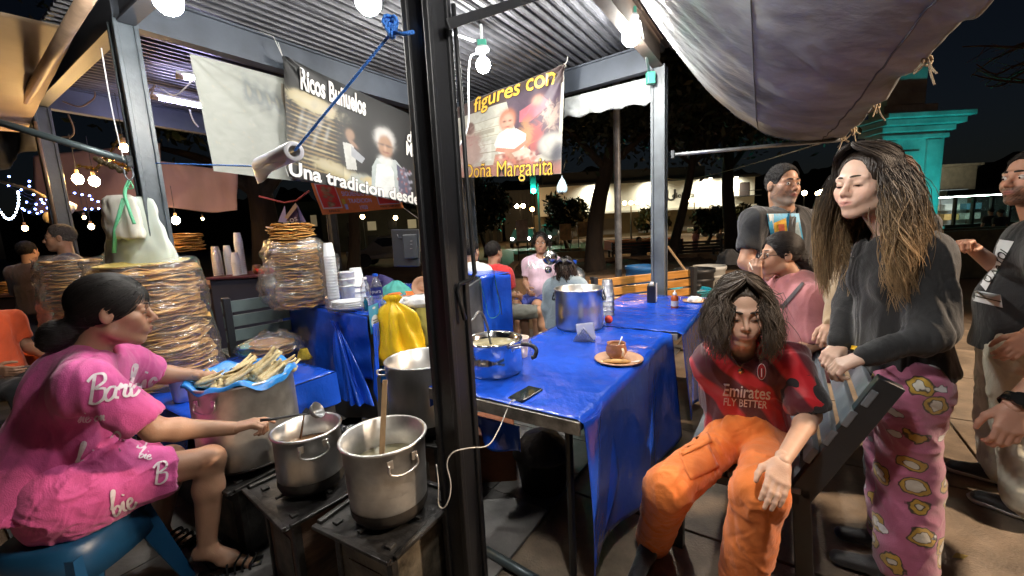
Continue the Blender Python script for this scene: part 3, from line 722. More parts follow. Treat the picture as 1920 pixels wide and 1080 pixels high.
# tarp struts on the posts
galv = M('galvanised_tube', (.30, .31, .32), .38, metal=.8, var=.3, vscale=8)
def strut(p, q, label, m_=galv, r=.017):
    t = thing('tarp_pole', label, 'pole', p, 'struts that hold the tarpaulins')
    MB().tube([p, q], r, 10).build('tube', m_, t, smooth=True)
    MB().box(p, (.05, .03, .07), rz=KANG).build('bracket', steel, t, bevel=.003)
    return t
s3 = plane_a(1262, 290, 4.10); e3 = on(1578, 262, 2.08)
strut(s3, e3, 'long galvanised pole from the right roof post out to the grey tarpaulin corner')
s2 = at(838, 46, 1.36); e2 = at(1030, -14, 1.9)
tp = thing('tarp_pole', 'flat black steel arm leaving the top of the thick near post', 'pole', s2, 'struts that hold the tarpaulins')
MB().bar(s2, s2+(e2-s2)*1.8, .01, .03).build('arm', black, tp, bevel=.002)
s1 = at(246, 303, 2.76); e1 = at(-60, 212, 2.5)
strut(s1, e1, 'slanting dark tube from the left post out of the left edge of the photo', M('dark_tube', (.10, .13, .14), .35, metal=.5), .022)
ME = MB().tube([at(60, 348, 3.2)+Vector((-2.2, -.1, .3)), at(150, 372, 3.3)], .012, 8)
# hanging dark rod with a hook beside the near post
pr = [at(850, 8, 1.42), at(862, 150, 1.42), at(874, 320, 1.42), at(886, 470, 1.42), at(890, 512, 1.42), at(884, 524, 1.42), at(862, 532, 1.4), at(858, 545, 1.4), at(864, 570, 1.4), at(872, 600, 1.4)]
tag(MB().tube(pr[:6]+pr[6:], .0075, 8).build('hook_rod', black, None, smooth=True), 'long thin black rod hanging beside the near post, bent into a hook at its foot', 'rod')

# ================================================================ TARPAULINS
def cloth(name, label, cat, fn, mat, nu=60, nv=60, parent=None, thick=.002, group=None):
    mb = MB().grid(fn, nu, nv); o = mb.build(name, mat, parent, smooth=True)
    md = o.modifiers.new('s', 'SOLIDIFY'); md.thickness = thick
    if parent is None: tag(o, label, cat, group)
    return o
def rid(x, y, s=0):
    return (1-abs(noise.noise(Vector((x, y, s))))*2)
tarp_m = M('grey_tarpaulin', (.235, .245, .25), .5, var=.5, vscale=2.0, bump=.8, bscale=11, stretch=(1, 1.6, 1), detail=9, spec=.55)
A0 = K(4.10, -.93, 2.98); A1 = K(.6, -.93, 2.98); E3 = e3.copy(); E2 = Vector((1.30, .95, 2.12))
E2 = E2+(E2-E3)*.25; A1 = A1+(A1-A0)*.1
def tarp_r(u, v):
    p = A0.lerp(A1, v).lerp(E3.lerp(E2, v), u)
    sag = .34*math.sin(math.pi*u)**.9*(.55+.45*math.sin(math.pi*min(1, v*1.1+.15)))
    p.z -= sag; p.y += (.10*math.sin(math.pi*u))*(1-v)
    p.z += .022*noise.noise(Vector((u*1.4+v*.5, v*9+u*2.5, 3)))+.012*rid(u*2.2+v*.7, v*15+u*5, 5)*1.6+.008*rid(u*6, v*26+u*9, 7)+.03*noise.noise(Vector((u*2, v*2.5, 8)))
    p.z -= .03*math.sin(v*math.pi*7)**2*(u > .93)*(u-.93)/.07
    return p
tarp = thing('tarpaulin', 'large sagging grey tarpaulin awning over the people at the right', 'tarpaulin', A0)
cloth('sheet', None, None, tarp_r, tarp_m, 90, 130, tarp)
mb = MB(); mb.tube([tarp_r(.90, v/60)+Vector((0, 0, -.004)) for v in range(61)], .004, 5); mb.tube([tarp_r(.55, v/60)+Vector((0, 0, -.003)) for v in range(61)], .003, 5); mb.tube([tarp_r(.0+u/60, .0)+Vector((0, 0, -.002)) for u in range(61)], .006, 5)
mb.build('seam', M('tarp_seam', (.09, .09, .095), .7), tarp, smooth=True)
rope_p = M('pale_rope', (.45, .36, .24), .8, bump=.5, bscale=200)
for j, (vv, lab) in enumerate(((.02, 0), (.13, 1), (.30, 2), (.52, 3))):
    p = tarp_r(1, vv); mb = MB()
    for q in range(4):
        an = q*1.7+j; d = Vector((math.cos(an)*.03, math.sin(an)*.03, -.03-.02*(q % 3)))
        mb.tube(smooth_path([p, p+d*.8+Vector((0, 0, -.01)), p+d*1.6]), .0045, 5)
    mb.tube([p+Vector((.022*math.cos(t), 0, .022*math.sin(t)-.01)) for t in np.linspace(0, 6.2, 9)], .0055, 5)
    mb.build('tie_knot', rope_p, tarp, smooth=True)
tarp['label'] = 'large sagging grey tarpaulin awning over the people at the right'

# left awning (lit orange by the stall lamps next door)
tl = M('ochre_tarpaulin', (.30, .22, .14), .6, var=.25, vscale=2, bump=.3, bscale=8, stretch=(1, .3, 1))
def tarp_l(u, v):
    a = K(.95, -4.05, 2.92); b = K(.95, -6.3, 2.62); c = K(-2.2, -3.9, 2.75); d = K(-2.2, -6.4, 2.45)
    p = a.lerp(b, u).lerp(c.lerp(d, u), v); p.z -= .16*math.sin(math.pi*v)*math.sin(math.pi*u)+.02*noise.noise(Vector((u*6, v*2, 1)))
    return p
cloth('tarpaulin', 'ochre tarpaulin roof in the top left corner of the photo', 'tarpaulin', tarp_l, tl, 40, 40)
pipe_m = M('painted_pipe', (.22, .15, .10), .5, var=.3, vscale=5)
t = thing('awning_pipe', 'brown pipe along the edge of the ochre tarpaulin at the top left', 'pipe', K(.92, -4.0, 2.9))
MB().tube([on(172, -20, 2.78), on(48, 188, 2.74)], .035, 12).build('tube', pipe_m, t, smooth=True)
# purple-lit curtain tarps of the stall behind, at the left
tp_m = M('mauve_tarpaulin', (.25, .17, .19), .7, var=.2, vscale=1.5, bump=.4, bscale=3, stretch=(1, 1, .4))
def curtain(px0, py0, px1, py1, h0, h1, Y0, Y1, s):
    tl_, tr_ = at(px0, py0, Y0), at(px1, py1, Y1); bl_, br_ = at(px0+8, h0, Y0), at(px1+2, h1, Y1)
    def f(u, v):
        p = tl_.lerp(tr_, u).lerp(bl_.lerp(br_, u), v); n_ = Vector((0, -1, 0)); p += n_*(.05*math.sin(u*9+s+v*1.5)*v+.05*noise.noise(Vector((u*5, v*2.5, s)))); p.z -= .03*math.sin(u*6+s)*v
        return p
    return f
cloth('tarpaulin', 'mauve tarpaulin curtain behind the two glowing bulbs at the left', 'tarpaulin', curtain(62, 292, 300, 268, 395, 392, 6.9, 6.9, 1), tp_m, 40, 24)
cloth('tarpaulin', 'mauve tarpaulin curtain under the lilac beam, left of the orange sign', 'tarpaulin', curtain(288, 300, 446, 322, 392, 396, 6.6, 6.9, 4), tp_m, 30, 24)
cloth('tarpaulin', 'black tarpaulin panel hanging beyond the slanting tube at the far left', 'tarpaulin', curtain(-40, 182, 66, 178, 325, 285, 4.6, 4.6, 6), M('black_tarp', (.02, .02, .022), .7), 16, 10)
# pale grey strip of tarp hung below the back beam at the right
lt = M('pale_tarp', (.36, .38, .38), .55, var=.25, vscale=5, bump=.6, bscale=14)
def strip(u, v):
    pt = plane_a(1058, 185, 4.16).lerp(plane_a(1226, 142, 4.16), u); pb = plane_a(1054, 222, 4.16).lerp(plane_a(1228, 190, 4.16), u); p = pt.lerp(pb, v)
    p += KA*(-.03*math.sin(u*20)*v+.03*rid(u*9, v*3, 2)*v)+Vector((0, 0, .012*math.sin(u*26)*v)); return p
cloth('tarpaulin', 'narrow pale strip of rolled tarp hanging under the back beam by the right post', 'tarpaulin', strip, lt, 50, 10)
# ================================================================ PRINTED BANNERS (flat vinyl with a print, hung on cords)
class Canvas:
    def __init__(s, w, h, nu, nv, base):
        s.w, s.h, s.nu, s.nv = w, h, nu, nv
        s.X, s.Y = np.meshgrid(np.linspace(0, w, nu+1), np.linspace(0, h, nv+1)); s.C = np.ones(s.X.shape+(3,))*np.array(base)
        s.n1 = wobble(np.stack([s.X.ravel()*1, s.Y.ravel()*1, s.X.ravel()*0], 1), 11, 60, 1.2, 4).reshape(s.X.shape)
    def put(s, m_, c): m_ = np.clip(m_, 0, 1)[..., None]; s.C = s.C*(1-m_)+np.array(c)*m_
    def ell(s, cx, cy, rx, ry, c, soft=.06, ang=0, nz=0, a=1):
        x, y = s.X-cx, s.Y-cy; ca, sa = math.cos(ang), math.sin(ang); x, y = x*ca+y*sa, -x*sa+y*ca
        d = np.sqrt((x/rx)**2+(y/ry)**2)+nz*s.n1; s.put(a/(1+np.exp((d-1)/soft)), c)
    def rect(s, x0, y0, x1, y1, c, a=1): s.put(((s.X > x0) & (s.X < x1) & (s.Y > y0) & (s.Y < y1))*a, c)
    def poly(s, pts, c, a=1):
        ins = np.zeros(s.X.shape, bool); n = len(pts)
        for i in range(n):
            (x0, y0), (x1, y1) = pts[i], pts[(i+1) % n]
            if y0 == y1: continue
            cnd = ((s.Y >= min(y0, y1)) & (s.Y < max(y0, y1))) & (s.X < (x1-x0)*(s.Y-y0)/(y1-y0)+x0); ins ^= cnd
        s.put(ins*a, c)
    def noise(s, amt): s.C *= (1+amt*s.n1)[..., None]
def banner(label, cv, fn, mat, name='banner', parent=None, cat='banner'):
    V = np.array([fn(x, y, 0) for x, y in zip(cv.X.ravel(), cv.Y.ravel())]); nu, nv = cv.nu, cv.nv
    I, Jx = np.meshgrid(np.arange(nu), np.arange(nv)); b = (Jx*(nu+1)+I).ravel(); F = np.stack([b, b+1, b+nu+2, b+nu+1], 1)
    o = mesh_obj(name, V, F, mat, parent, smooth=True, col=np.clip(cv.C.reshape(-1, 3), 0, 1)); return o
vinyl = M('printed_vinyl', rough=.55, attr=True, spec=.5, bump=.15, bscale=5)
white_ink = M('white_ink', (.6, .59, .56), .35); yellow_ink = M('ochre_ink', (.72, .42, .06), .4); black_ink = M('black_ink', (.02, .015, .015), .4)
def hang(TL, TR, BL, nrm, w, h, fa=.012, fx=7, seed=1):
    TL, TR, BL = Vector(TL), Vector(TR), Vector(BL); ux = (TR-TL)/w; uy = (BL-TL)/h
    def f(x, y, off=0):
        u, v = x/w, y/h                                          # y measured downwards
        d = fa*(math.sin(u*fx+seed)+.6*math.sin(u*fx*2.3+v*2+seed))+.8*fa*noise.noise(Vector((u*4, v*3, seed)))
        d += fa*2.2*math.exp(-(u*w+v*h)*4)*math.sin(math.atan2(v*h+.01, u*w+.01)*9)+fa*2.5*math.exp(-((1-u)*w+v*h)*3)*math.sin(math.atan2(v*h+.01, (1-u)*w+.01)*10)
        return TL+ux*x+uy*y+nrm*(d+off)
    return f
# --- the dark banner
PB = -3.34
TL, TR, BL = plane_b(529, 104, PB), plane_b(822, 240, PB), plane_b(541, 331, PB); TR = TL+(TR-TL)*1.08
W1 = (TR-TL).length; H1 = (BL-TL).length
f1 = hang(TL, TR, BL, KB, W1, H1, .006, 8, 2)
S1 = W1/2.0
cv = Canvas(W1, H1, 420, 190, (.012, .013, .014)); w_, h_ = W1, H1
dk = (.012, .012, .012); cr = (.62, .5, .26); gd = (.36, .24, .09)
for i in range(15):
    y = h_*(.36+.038*i); rx = w_*(.115+.02*math.sin(i*.9)*.5+.01*(i/15)); cx = w_*(.13+.006*math.sin(i*2.1))
    cv.ell(cx, y, rx, h_*.030, (.015, .011, .008), .10, .03, .06); cv.ell(cx, y-h_*.008, rx*.96, h_*.009, (gd if i % 3 else cr), .12, .03, .4); cv.ell(cx, y+h_*.014, rx*1.02, h_*.005, (.01, .008, .005), .2, .03, .2)
cv.ell(w_*.125, h_*.30, w_*.115, h_*.075, (.68, .56, .30), .06, .05, .12); cv.ell(w_*.125, h_*.30, w_*.09, h_*.045, (.80, .72, .50), .3, .05, .5)
for i in range(5): cv.ell(w_*(.07+.03*i), h_*(.46+.07*(i % 3)), w_*.006, h_*.06, (.7, .72, .7), .5, .3, .3, .5)
cv.ell(w_*.24, h_*.84, w_*.12, h_*.07, (.60, .50, .25), .1, .1, .2); cv.ell(w_*.24, h_*.83, w_*.09, h_*.04, (.78, .70, .48), .3, .1, .5)
# seated youngster
cv.ell(w_*0.310, h_*.62, w_*0.075, h_*.20, (.03, .03, .03), .1); cv.poly([(w_*0.270, h_*.55), (w_*0.330, h_*.54), (w_*0.345, h_*.78), (w_*0.285, h_*.80)], (.55, .55, .52)); cv.poly([(w_*0.315, h_*.56), (w_*0.395, h_*.64), (w_*0.375, h_*.70), (w_*0.315, h_*.66)], (.35, .37, .40))
cv.ell(w_*0.310, h_*.42, w_*0.034, h_*.065, (.02, .018, .015)); cv.ell(w_*0.312, h_*.455, w_*0.025, h_*.052, (.30, .19, .13), .12); cv.ell(w_*0.325, h_*.53, w_*0.030, h_*.02, (.32, .2, .14), .2, .5)
cv.ell(w_*0.425, h_*.90, w_*0.130, h_*.08, (.40, .45, .42), .1, .1, .15); cv.ell(w_*0.465, h_*.88, w_*0.085, h_*.05, (.62, .50, .26), .1, .1, .3)
# cook in a white apron
cv.poly([(w_*0.465, h_*.60), (w_*0.585, h_*.56), (w_*0.665, h_*.68), (w_*0.685, h_*.98), (w_*0.425, h_*.98), (w_*0.435, h_*.70)], (.42, .47, .46)); cv.poly([(w_*0.590, h_*.60), (w_*0.665, h_*.66), (w_*0.695, h_*.9), (w_*0.605, h_*.95)], (.10, .10, .15))
cv.poly([(w_*0.465, h_*.66), (w_*0.545, h_*.62), (w_*0.570, h_*.70), (w_*0.575, h_*.98), (w_*0.445, h_*.98)], (.70, .72, .70)); cv.ell(w_*0.520, h_*.60, w_*0.045, h_*.055, (.62, .64, .62), .12)
cv.ell(w_*0.520, h_*.38, w_*0.062, h_*.12, (.55, .54, .52), .1, 0, .08); cv.ell(w_*0.523, h_*.45, w_*0.045, h_*.115, (.34, .20, .13), .08); cv.ell(w_*0.525, h_*.44, w_*0.048, h_*.012, (.14, .10, .08), .3); cv.ell(w_*0.525, h_*.51, w_*0.018, h_*.010, (.20, .08, .06), .3); cv.ell(w_*0.520, h_*.47, w_*0.008, h_*.03, (.45, .28, .2), .3)
for i in range(7): cv.ell(w_*0.795, h_*(.66+.045*i), w_*0.050, h_*.022, (gd if i % 2 else (.5, .38, .2)), .15, 0, .2)
for q in range(60): cv.ell(w_*random.uniform(.595, .695), h_*random.uniform(.62, .93), w_*0.006, h_*.012, random.choice([(.3, .12, .12), (.35, .35, .42), (.08, .08, .14)]), .3)
cv.ell(w_*0.190, h_*.33, w_*0.012, h_*.26, (.55, .58, .6), .6, .75, .3, .28); cv.ell(w_*0.080, h_*.5, w_*0.008, h_*.3, (.6, .62, .62), .6, .5, .3, .2)
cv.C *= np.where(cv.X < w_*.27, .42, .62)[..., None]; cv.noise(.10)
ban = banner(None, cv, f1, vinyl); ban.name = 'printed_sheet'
bt = thing('banner', 'dark banner reading Ricos Buñuelos, with a pile of fritters and a cook in apron', 'banner', TL); attach(ban, bt)
F1 = lambda off: (lambda x, y: f1(x, h_-y, off))
rot_b = 0
wi = white_ink
def two(txt, size, c, o, fn, ink, **kw):
    k2 = dict(kw); k2['bold'] = kw.get('bold', 0)+.035
    lettering('lettering', txt, black_ink, o, fn(.011), size, c, **k2); lettering('lettering', txt, ink, o, fn(.014), size, c, **kw)
two('Ricos Buñuelos', h_*.175, (w_*.235, h_*.86), bt, F1, wi, bold=.045, wx=.53*w_/2.2, arch=0)
two('Una tradicion desde 1920', h_*.125, (w_*.475, h_*.065), bt, F1, wi, bold=.04, wx=1.25*w_/2.2)
two('doña', h_*.12, (w_*.725, h_*.74), bt, F1, wi, bold=.03, shear=.2, wx=.8); two('Margarita', h_*.15, (w_*.775, h_*.60), bt, F1, wi, bold=.03, wx=.62)
cordm = M('thin_cord', (.5, .5, .48), .8)
for p in (TL, BL): MB().tube([p, p+KB*.02+Vector((-.03, 0, .09))], .003, 5).build('tie', cordm, bt)
MB().tube([TL, TL+Vector((-.05, 0, .14)), TL+Vector((-.20, .0, .20))], .003, 5).build('tie', cordm, bt)
# --- pale cloth behind it
QB = -3.385; a_, b_, c_, d_ = [plane_b(*q, QB) for q in ((355, 100), (640, 176), (400, 321), (660, 352))]
WP, HP = (b_-a_).length, (c_-a_).length
cv = Canvas(1, 1, 120, 80, (.21, .22, .20)); 
for i in range(9): cv.ell(.30+.06*i, .20+.02*i, .026, .10, (.07, .085, .10), .22, 0, .3, .65); cv.ell(.30+.06*i, .20+.02*i, .011, .055, (.2, .2, .17), .15)
cv.rect(.52, .05, 1, .8, (.09, .055, .025), .7)
for i in range(6): cv.ell(.75+.04*i, .30, .02, .1, (.5, .3, .15), .3, 0, .3, .5)
for q in range(90): cv.ell(random.random(), random.random(), random.uniform(.002, .006), random.uniform(.003, .008), (.28, .24, .18), .4, 0, 0, .7)
cv.noise(.08)
def fpale(x, y, off=0):
    p = a_.lerp(b_, x).lerp(c_.lerp(d_, x), y); r_ = math.hypot(x*1.0, y)
    return p+KB*(.022*math.sin(math.atan2(y+.02, x+.02)*13)*min(1, r_*2)*math.exp(-r_*1.3)+.012*noise.noise(Vector((x*4, y*3, 5))))
o = banner(None, cv, fpale, M('pale_canvas', rough=.6, attr=True, bump=.5, bscale=5, stretch=(1, 1, .5))); o.name = 'canvas_sheet'
tag(o, 'plain pale canvas sheet hanging left of the dark banner, its print showing through backwards', 'canvas sheet')
# --- the bright photo banner
PA = 3.90
TL, TR, BL = plane_a(838, 208, PA), plane_a(1060, 120, PA), plane_a(838, 334, PA)
TR2, BR2 = plane_a(1060, 120, PA), plane_a(1053, 326, PA)
w2, h2 = (TR-TL).length, (BR2-TR2).length
BL = TL+(BR2-TR2)
g2 = hang(TL, TR, BL, -KA, w2, h2, .012, 9, 4)
def f2(x, y, off=0):
    p = g2(x, y, off); u = x/w2; v = y/h2; tgt = plane_a(838, 334, PA); p = p+(tgt-BL)*v*(1-u); return p
cv = Canvas(w2, h2, 300, 220, (.55, .54, .46)); w_, h_ = w2, h2
cv.rect(0, h_*.0, w_, h_*.16, (.10, .07, .07)); cv.rect(0, h_*.86, w_, h_, (.42, .20, .16)); 
cv.rect(w_*.24, h_*.30, w_*.50, h_*.52, (.62, .60, .50)); cv.rect(w_*.26, h_*.42, w_*.46, h_*.47, (.45, .42, .34)); cv.rect(w_*.30, h_*.56, w_*.44, h_*.80, (.70, .68, .60)); 
for i in range(5): cv.rect(w_*.24, h_*(.30+.1*i), w_*.5, h_*(.306+.1*i), (.3, .27, .2))
cv.ell(w_*.22, h_*.62, w_*.10, h_*.20, (.35, .12, .12), .1, 0, .2); cv.ell(w_*.23, h_*.35, w_*.04, h_*.08, (.20, .12, .10)); cv.ell(w_*.25, h_*.7, w_*.10, h_*.22, (.55, .4, .35), .2, 0, .5)
cv.poly([(w_*.55, h_*.12), (w_*.75, h_*.08), (w_*.98, h_*.15), (w_*.97, h_*.75), (w_*.8, h_*.8), (w_*.66, h_*.6), (w_*.58, h_*.3)], (.10, .07, .10)); 
cv.poly([(w_*.66, h_*.30), (w_*.84, h_*.22), (w_*.9, h_*.30), (w_*.75, h_*.44), (w_*.66, h_*.42)], (.50, .16, .20)); cv.ell(w_*.78, h_*.60, w_*.07, h_*.16, (.42, .10, .10), .15, 0, .4); cv.ell(w_*.72, h_*.56, w_*.05, h_*.12, (.55, .30, .16), .2, 0, .5)
cv.ell(w_*.90, h_*.44, w_*.05, h_*.11, (.55, .42, .35), .2, 0, .7); cv.ell(w_*.80, h_*.24, w_*.04, h_*.05, (.62, .34, .26), .2)
cv.ell(w_*.565, h_*.36, w_*.065, h_*.12, (.45, .17, .10), .08); cv.ell(w_*.565, h_*.39, w_*.05, h_*.10, (.66, .36, .26), .1); cv.ell(w_*.54, h_*.375, w_*.012, h_*.01, (.2, .08, .06), .3); cv.ell(w_*.585, h_*.375, w_*.012, h_*.01, (.2, .08, .06), .3); cv.ell(w_*.565, h_*.44, w_*.02, h_*.008, (.4, .1, .08), .3)
cv.poly([(w_*.50, h_*.50), (w_*.56, h_*.46), (w_*.64, h_*.48), (w_*.72, h_*.56), (w_*.70, h_*.74), (w_*.50, h_*.74), (w_*.46, h_*.62)], (.80, .78, .70)); cv.poly([(w_*.48, h_*.66), (w_*.62, h_*.70), (w_*.72, h_*.62), (w_*.735, h_*.65), (w_*.62, h_*.76), (w_*.47, h_*.70)], (.60, .28, .20))
cv.poly([(w_*.47, h_*.74), (w_*.72, h_*.72), (w_*.76, h_*.86), (w_*.45, h_*.88)], (.50, .28, .20)); cv.poly([(w_*.60, h_*.74), (w_*.72, h_*.70), (w_*.78, h_*.78), (w_*.66, h_*.84)], (.70, .55, .45))
for q in range(40): cv.ell(w_*random.uniform(.46, .78), h_*random.uniform(.76, .88), w_*.012, h_*.015, random.choice([(.6, .2, .16), (.75, .6, .5), (.3, .1, .08)]), .4)
cv.ell(w_*.93, h_*.72, w_*.12, h_*.13, (.28, .26, .24), .06, .2); cv.ell(w_*.93, h_*.715, w_*.105, h_*.11, (.52, .50, .46), .1, .2, .05); cv.ell(w_*.965, h_*.80, w_*.05, h_*.10, (.10, .10, .12), .2, .5)
cv.C *= .62; cv.noise(.12)
bt2 = thing('banner', 'bright photo banner reading Doña Margarita under a seated person in white', 'banner', TL)
o = banner(None, cv, f2, vinyl); o.name = 'printed_sheet'; attach(o, bt2)
F2 = lambda off: (lambda x, y: f2(x, h2-y, off))
two('figures con', h2*.17, (w2*.60, h2*.945), bt2, F2, yellow_ink, bold=.02, wx=.95, shear=.1, rot=.02, arch=.10)
two('Doña Margarita', h2*.19, (w2*.56, h2*.075), bt2, F2, yellow_ink, bold=.0, wx=.66*w2/1.5)
MB().tube([TR, TR+Vector((.02, 0, .03)), TR+Vector((.03, 0, .12)), TR+Vector((.06, 0, .2))], .004, 5).build('tie', cordm, bt2)
# plastic bag tied to the banner's lower corner
pb = BR2+Vector((0, -.02, -.02)); bagm = M('pale_blue_plastic', (.45, .62, .68), .35, bump=.6, bscale=30, spec=.6)
def tied_bag(c, r, hgt, name, label, mat, seed=1, n=28, m_=16, cat='plastic bag', sq=(1, .6), fold=.16, parent=None, prof=None):
    prof = prof or [(0, .10), (.06, .06), (.12, .14), (.3, .5), (.55, .85), (.8, 1.0), (.95, .92), (1.0, .7)]
    t = [p[0] for p in prof]; rr = [p[1] for p in prof]; V = []
    for j in range(m_+1):
        v = j/m_; r_ = np.interp(v, t, rr)*r
        for i in range(n):
            a = 2*math.pi*i/n; q = r_*(1+fold*math.sin(a*5+seed+v*2)*(.4+.6*(1-abs(v-.4)))+fold*.7*math.sin(a*9+seed*2-v*3)+.15*noise.noise(Vector((math.cos(a)*2, math.sin(a)*2, v*5+seed))))
            V.append((c[0]+q*math.cos(a)*sq[0], c[1]+q*math.sin(a)*sq[1], c[2]-v*hgt+.02*hgt*math.sin(a*4+seed)*(v > .9)))
    F = [(j*n+i, j*n+(i+1) % n, (j+1)*n+(i+1) % n, (j+1)*n+i) for j in range(m_) for i in range(n)]
    V.append((c[0], c[1], c[2]-hgt*.97)); F += [(m_*n+i, m_*n+(i+1) % n, len(V)-1) for i in range(n)]
    o = mesh_obj(name, V, F, mat, parent, smooth=True)
    if label: tag(o, label, cat)
    return o
tied_bag(pb, .05, .17, 'plastic_bag', 'small pale blue plastic bag tied to the lower right corner of the photo banner', bagm, 3)
# --- orange sign
t_, r_, l_, q_ = at(577, 326, 5.3), at(742, 338, 5.8), at(606, 403, 5.3), at(757, 390, 5.8)
cv = Canvas(1.5, .7, 240, 120, (.95, .27, .05)); w_, h_ = 1.5, .7
for (x0, y0, x1, y1) in ((.03, .22, .25, .86), (.34, -.1, .62, .34), (.70, .2, .98, .84)):
    cv.rect(w_*x0, h_*y0, w_*x1, h_*y1, (.80, .70, .62)); cv.rect(w_*(x0+.012), h_*(y0+.03), w_*(x1-.012), h_*(y1-.03), (.85, .07, .04) if x0 != .34 else (.14, .10, .30))
for i in range(26): cv.ell(w_*(.14+random.uniform(-.04, .04)+.0*i), h_*random.uniform(.32, .80), w_*.018, h_*.03, random.choice([(.45, .28, .12), (.25, .13, .05), (.6, .42, .2)]), .3)
for i in range(3): cv.ell(w_*(.40+.08*i), h_*.16, w_*.03, h_*.08, (.5, .3, .2), .2)
cv.ell(w_*.79, h_*.38, w_*.045, h_*.14, (.42, .02, .02), .15); cv.ell(w_*.79, h_*.32, w_*.04, h_*.05, (.75, .35, .15), .2); cv.ell(w_*.90, h_*.40, w_*.05, h_*.13, (.38, .02, .02), .15)
cv.rect(w_*.265, h_*.62, w_*.30, h_*.76, (.8, .6, .05)); cv.rect(w_*.275, h_*.76, w_*.31, h_*.9, (.5, .5, .62)); cv.noise(.06)
def fo(x, y, off=0):
    u, v = x/1.5, y/.7; p = t_.lerp(r_, u).lerp(l_.lerp(q_, u), v); return p+Vector((0, -1, 0))*(off+.02*math.sin(u*8+v*2)+.015*noise.noise(Vector((u*3, v*3, 9))))
bo = thing('banner', 'orange sign reading SIGUIENDO UNA TRADICION 1920 below the dark banner', 'banner', t_); o = banner(None, cv, fo, vinyl); o.name = 'printed_sheet'; attach(o, bo)
lil = M('lilac_ink', (.8, .75, .95), .4); FO = lambda x, y: fo(x, .7-y, .004)
lettering('lettering', 'SIGUIENDO UNA', lil, bo, FO, .085, (.72, .36), bold=.015, wx=.62); lettering('lettering', 'TRADICION', lil, bo, FO, .085, (.72, .22), bold=.015, wx=.66); lettering('lettering', '1920', lil, bo, FO, .085, (.74, .08), bold=.015, wx=.66)
lettering('lettering', 'PONCHE Y CHAMPURRADO', black_ink, bo, FO, .042, (1.26, .065), bold=.01, wx=.52); lettering('lettering', 'BUÑUELOS', black_ink, bo, FO, .042, (.22, .05), bold=.01, wx=.6); lettering('lettering', 'BUÑUELOS', black_ink, bo, FO, .05, (.2, .60), bold=.01, wx=.7)
MB().tube([q_, at(796, 418, 5.6)], .004, 5).build('tie', cordm, bo)
# small paper pennant with lettering behind the stack of fritters
pn = thing('pennant', 'folded pennant with lilac sides hanging above the left fritter pile', 'pennant', at(555, 380, 5.2))
pt = lambda x, y, Y=5.2: at(x, y, Y)
mesh_obj('panel', [pt(534, 385), pt(521, 416), pt(538, 418)], [(0, 1, 2)], M('lilac_cloth', (.35, .33, .5), .7), pn); mesh_obj('panel', [pt(557, 383), pt(561, 418), pt(574, 416)], [(0, 1, 2)], MATS['lilac_cloth'], pn)
mesh_obj('panel', [pt(556, 383, 5.18), pt(536, 414, 5.18), pt(560, 416, 5.18)], [(0, 1, 2)], M('purple_print', (.10, .05, .09), .6), pn); mesh_obj('panel', [pt(554, 380, 5.16), pt(533, 408, 5.16), pt(539, 411, 5.16), pt(558, 387, 5.16)], [(0, 1, 2, 3)], M('tan_print', (.45, .33, .18), .6), pn)
lettering('lettering', 'os', white_ink, pn, lambda x, y: at(550+x*300, 411-y*300, 5.14), .04, rot=.3)
MB().tube([at(486, 368, 5.2), at(533, 380, 5.2), at(556, 376, 5.2), at(580, 358, 5.2)], .012, 6).build('ribbon', M('red_ribbon', (.35, .07, .05), .7), pn)
# --- blue ropes and the paper roll threaded on them
bl_rope = M('blue_rope', (.03, .16, .55), .6, var=.5, vscale=120, bump=.8, bscale=220)
ra = at(735, 60, 1.40); rb = at(552, 283, 1.62); rc = at(488, 312, 1.95); rd = at(292, 306, 2.72)
rp = thing('blue_rope', 'braided blue rope from the black post down to the white paper roll', 'rope', ra)
def twist(p, q, r, n=60, tw=60):
    p, q = Vector(p), Vector(q); d = (q-p).normalized(); x = d.orthogonal().normalized(); y = d.cross(x); mb = MB()
    for s in range(3): mb.tube([p.lerp(q, i/n)+(x*math.cos(i/n*tw+s*2.09)+y*math.sin(i/n*tw+s*2.09))*r*.6 for i in range(n+1)], r*.62, 5)
    return mb
twist(ra, rb, .0045, 120, 130).build('rope', bl_rope, rp, smooth=True)
kb = MB(); kc = at(733, 48, 1.39)
for s in range(9):
    an = s*.7; kb.tube([kc+Vector((.022*math.cos(an+t)*math.cos(s), .012*math.sin(t*2+s), .018*math.sin(an+t)-.012*(s % 3)+.01)) for t in np.linspace(0, 6.3, 12)], .0048, 5)
kb.tube([kc+Vector((.0, 0, -.02)), at(757, 64, 1.36), at(775, 60, 1.34)], .006, 6); kb.build('knot', bl_rope, rp, smooth=True)
tag(twist(rc, rd, .0035, 100, 100).build('blue_rope', bl_rope, None, smooth=True), 'thin blue line from the paper roll across to the left post', 'rope')
pr_ = thing('paper_roll', 'white roll of thin plastic bags threaded on the blue rope in front of the banner', 'roll', rb)
dv = (rc-rb).normalized(); ax = dv.to_track_quat('Z', 'Y').to_matrix(); Lr = (rc-rb).length
MB().lathe([(.020, 0), (.034, 0), (.036, .004), (.036, Lr*.5), (.038, Lr-.03), (.034, Lr), (.020, Lr), (.020, 0)], rb, 30, .012, ax).build('roll', M('white_film_roll', (.68, .69, .72), .35, bump=.25, bscale=30), pr_, smooth=True)
MB().lathe([(.021, -.002), (.0215, Lr)], rb, 20, 0, ax).build('core', M('dark_core', (.03, .025, .02), .8), pr_, smooth=True)
side = dv.cross(Vector((0, 0, 1))).normalized()
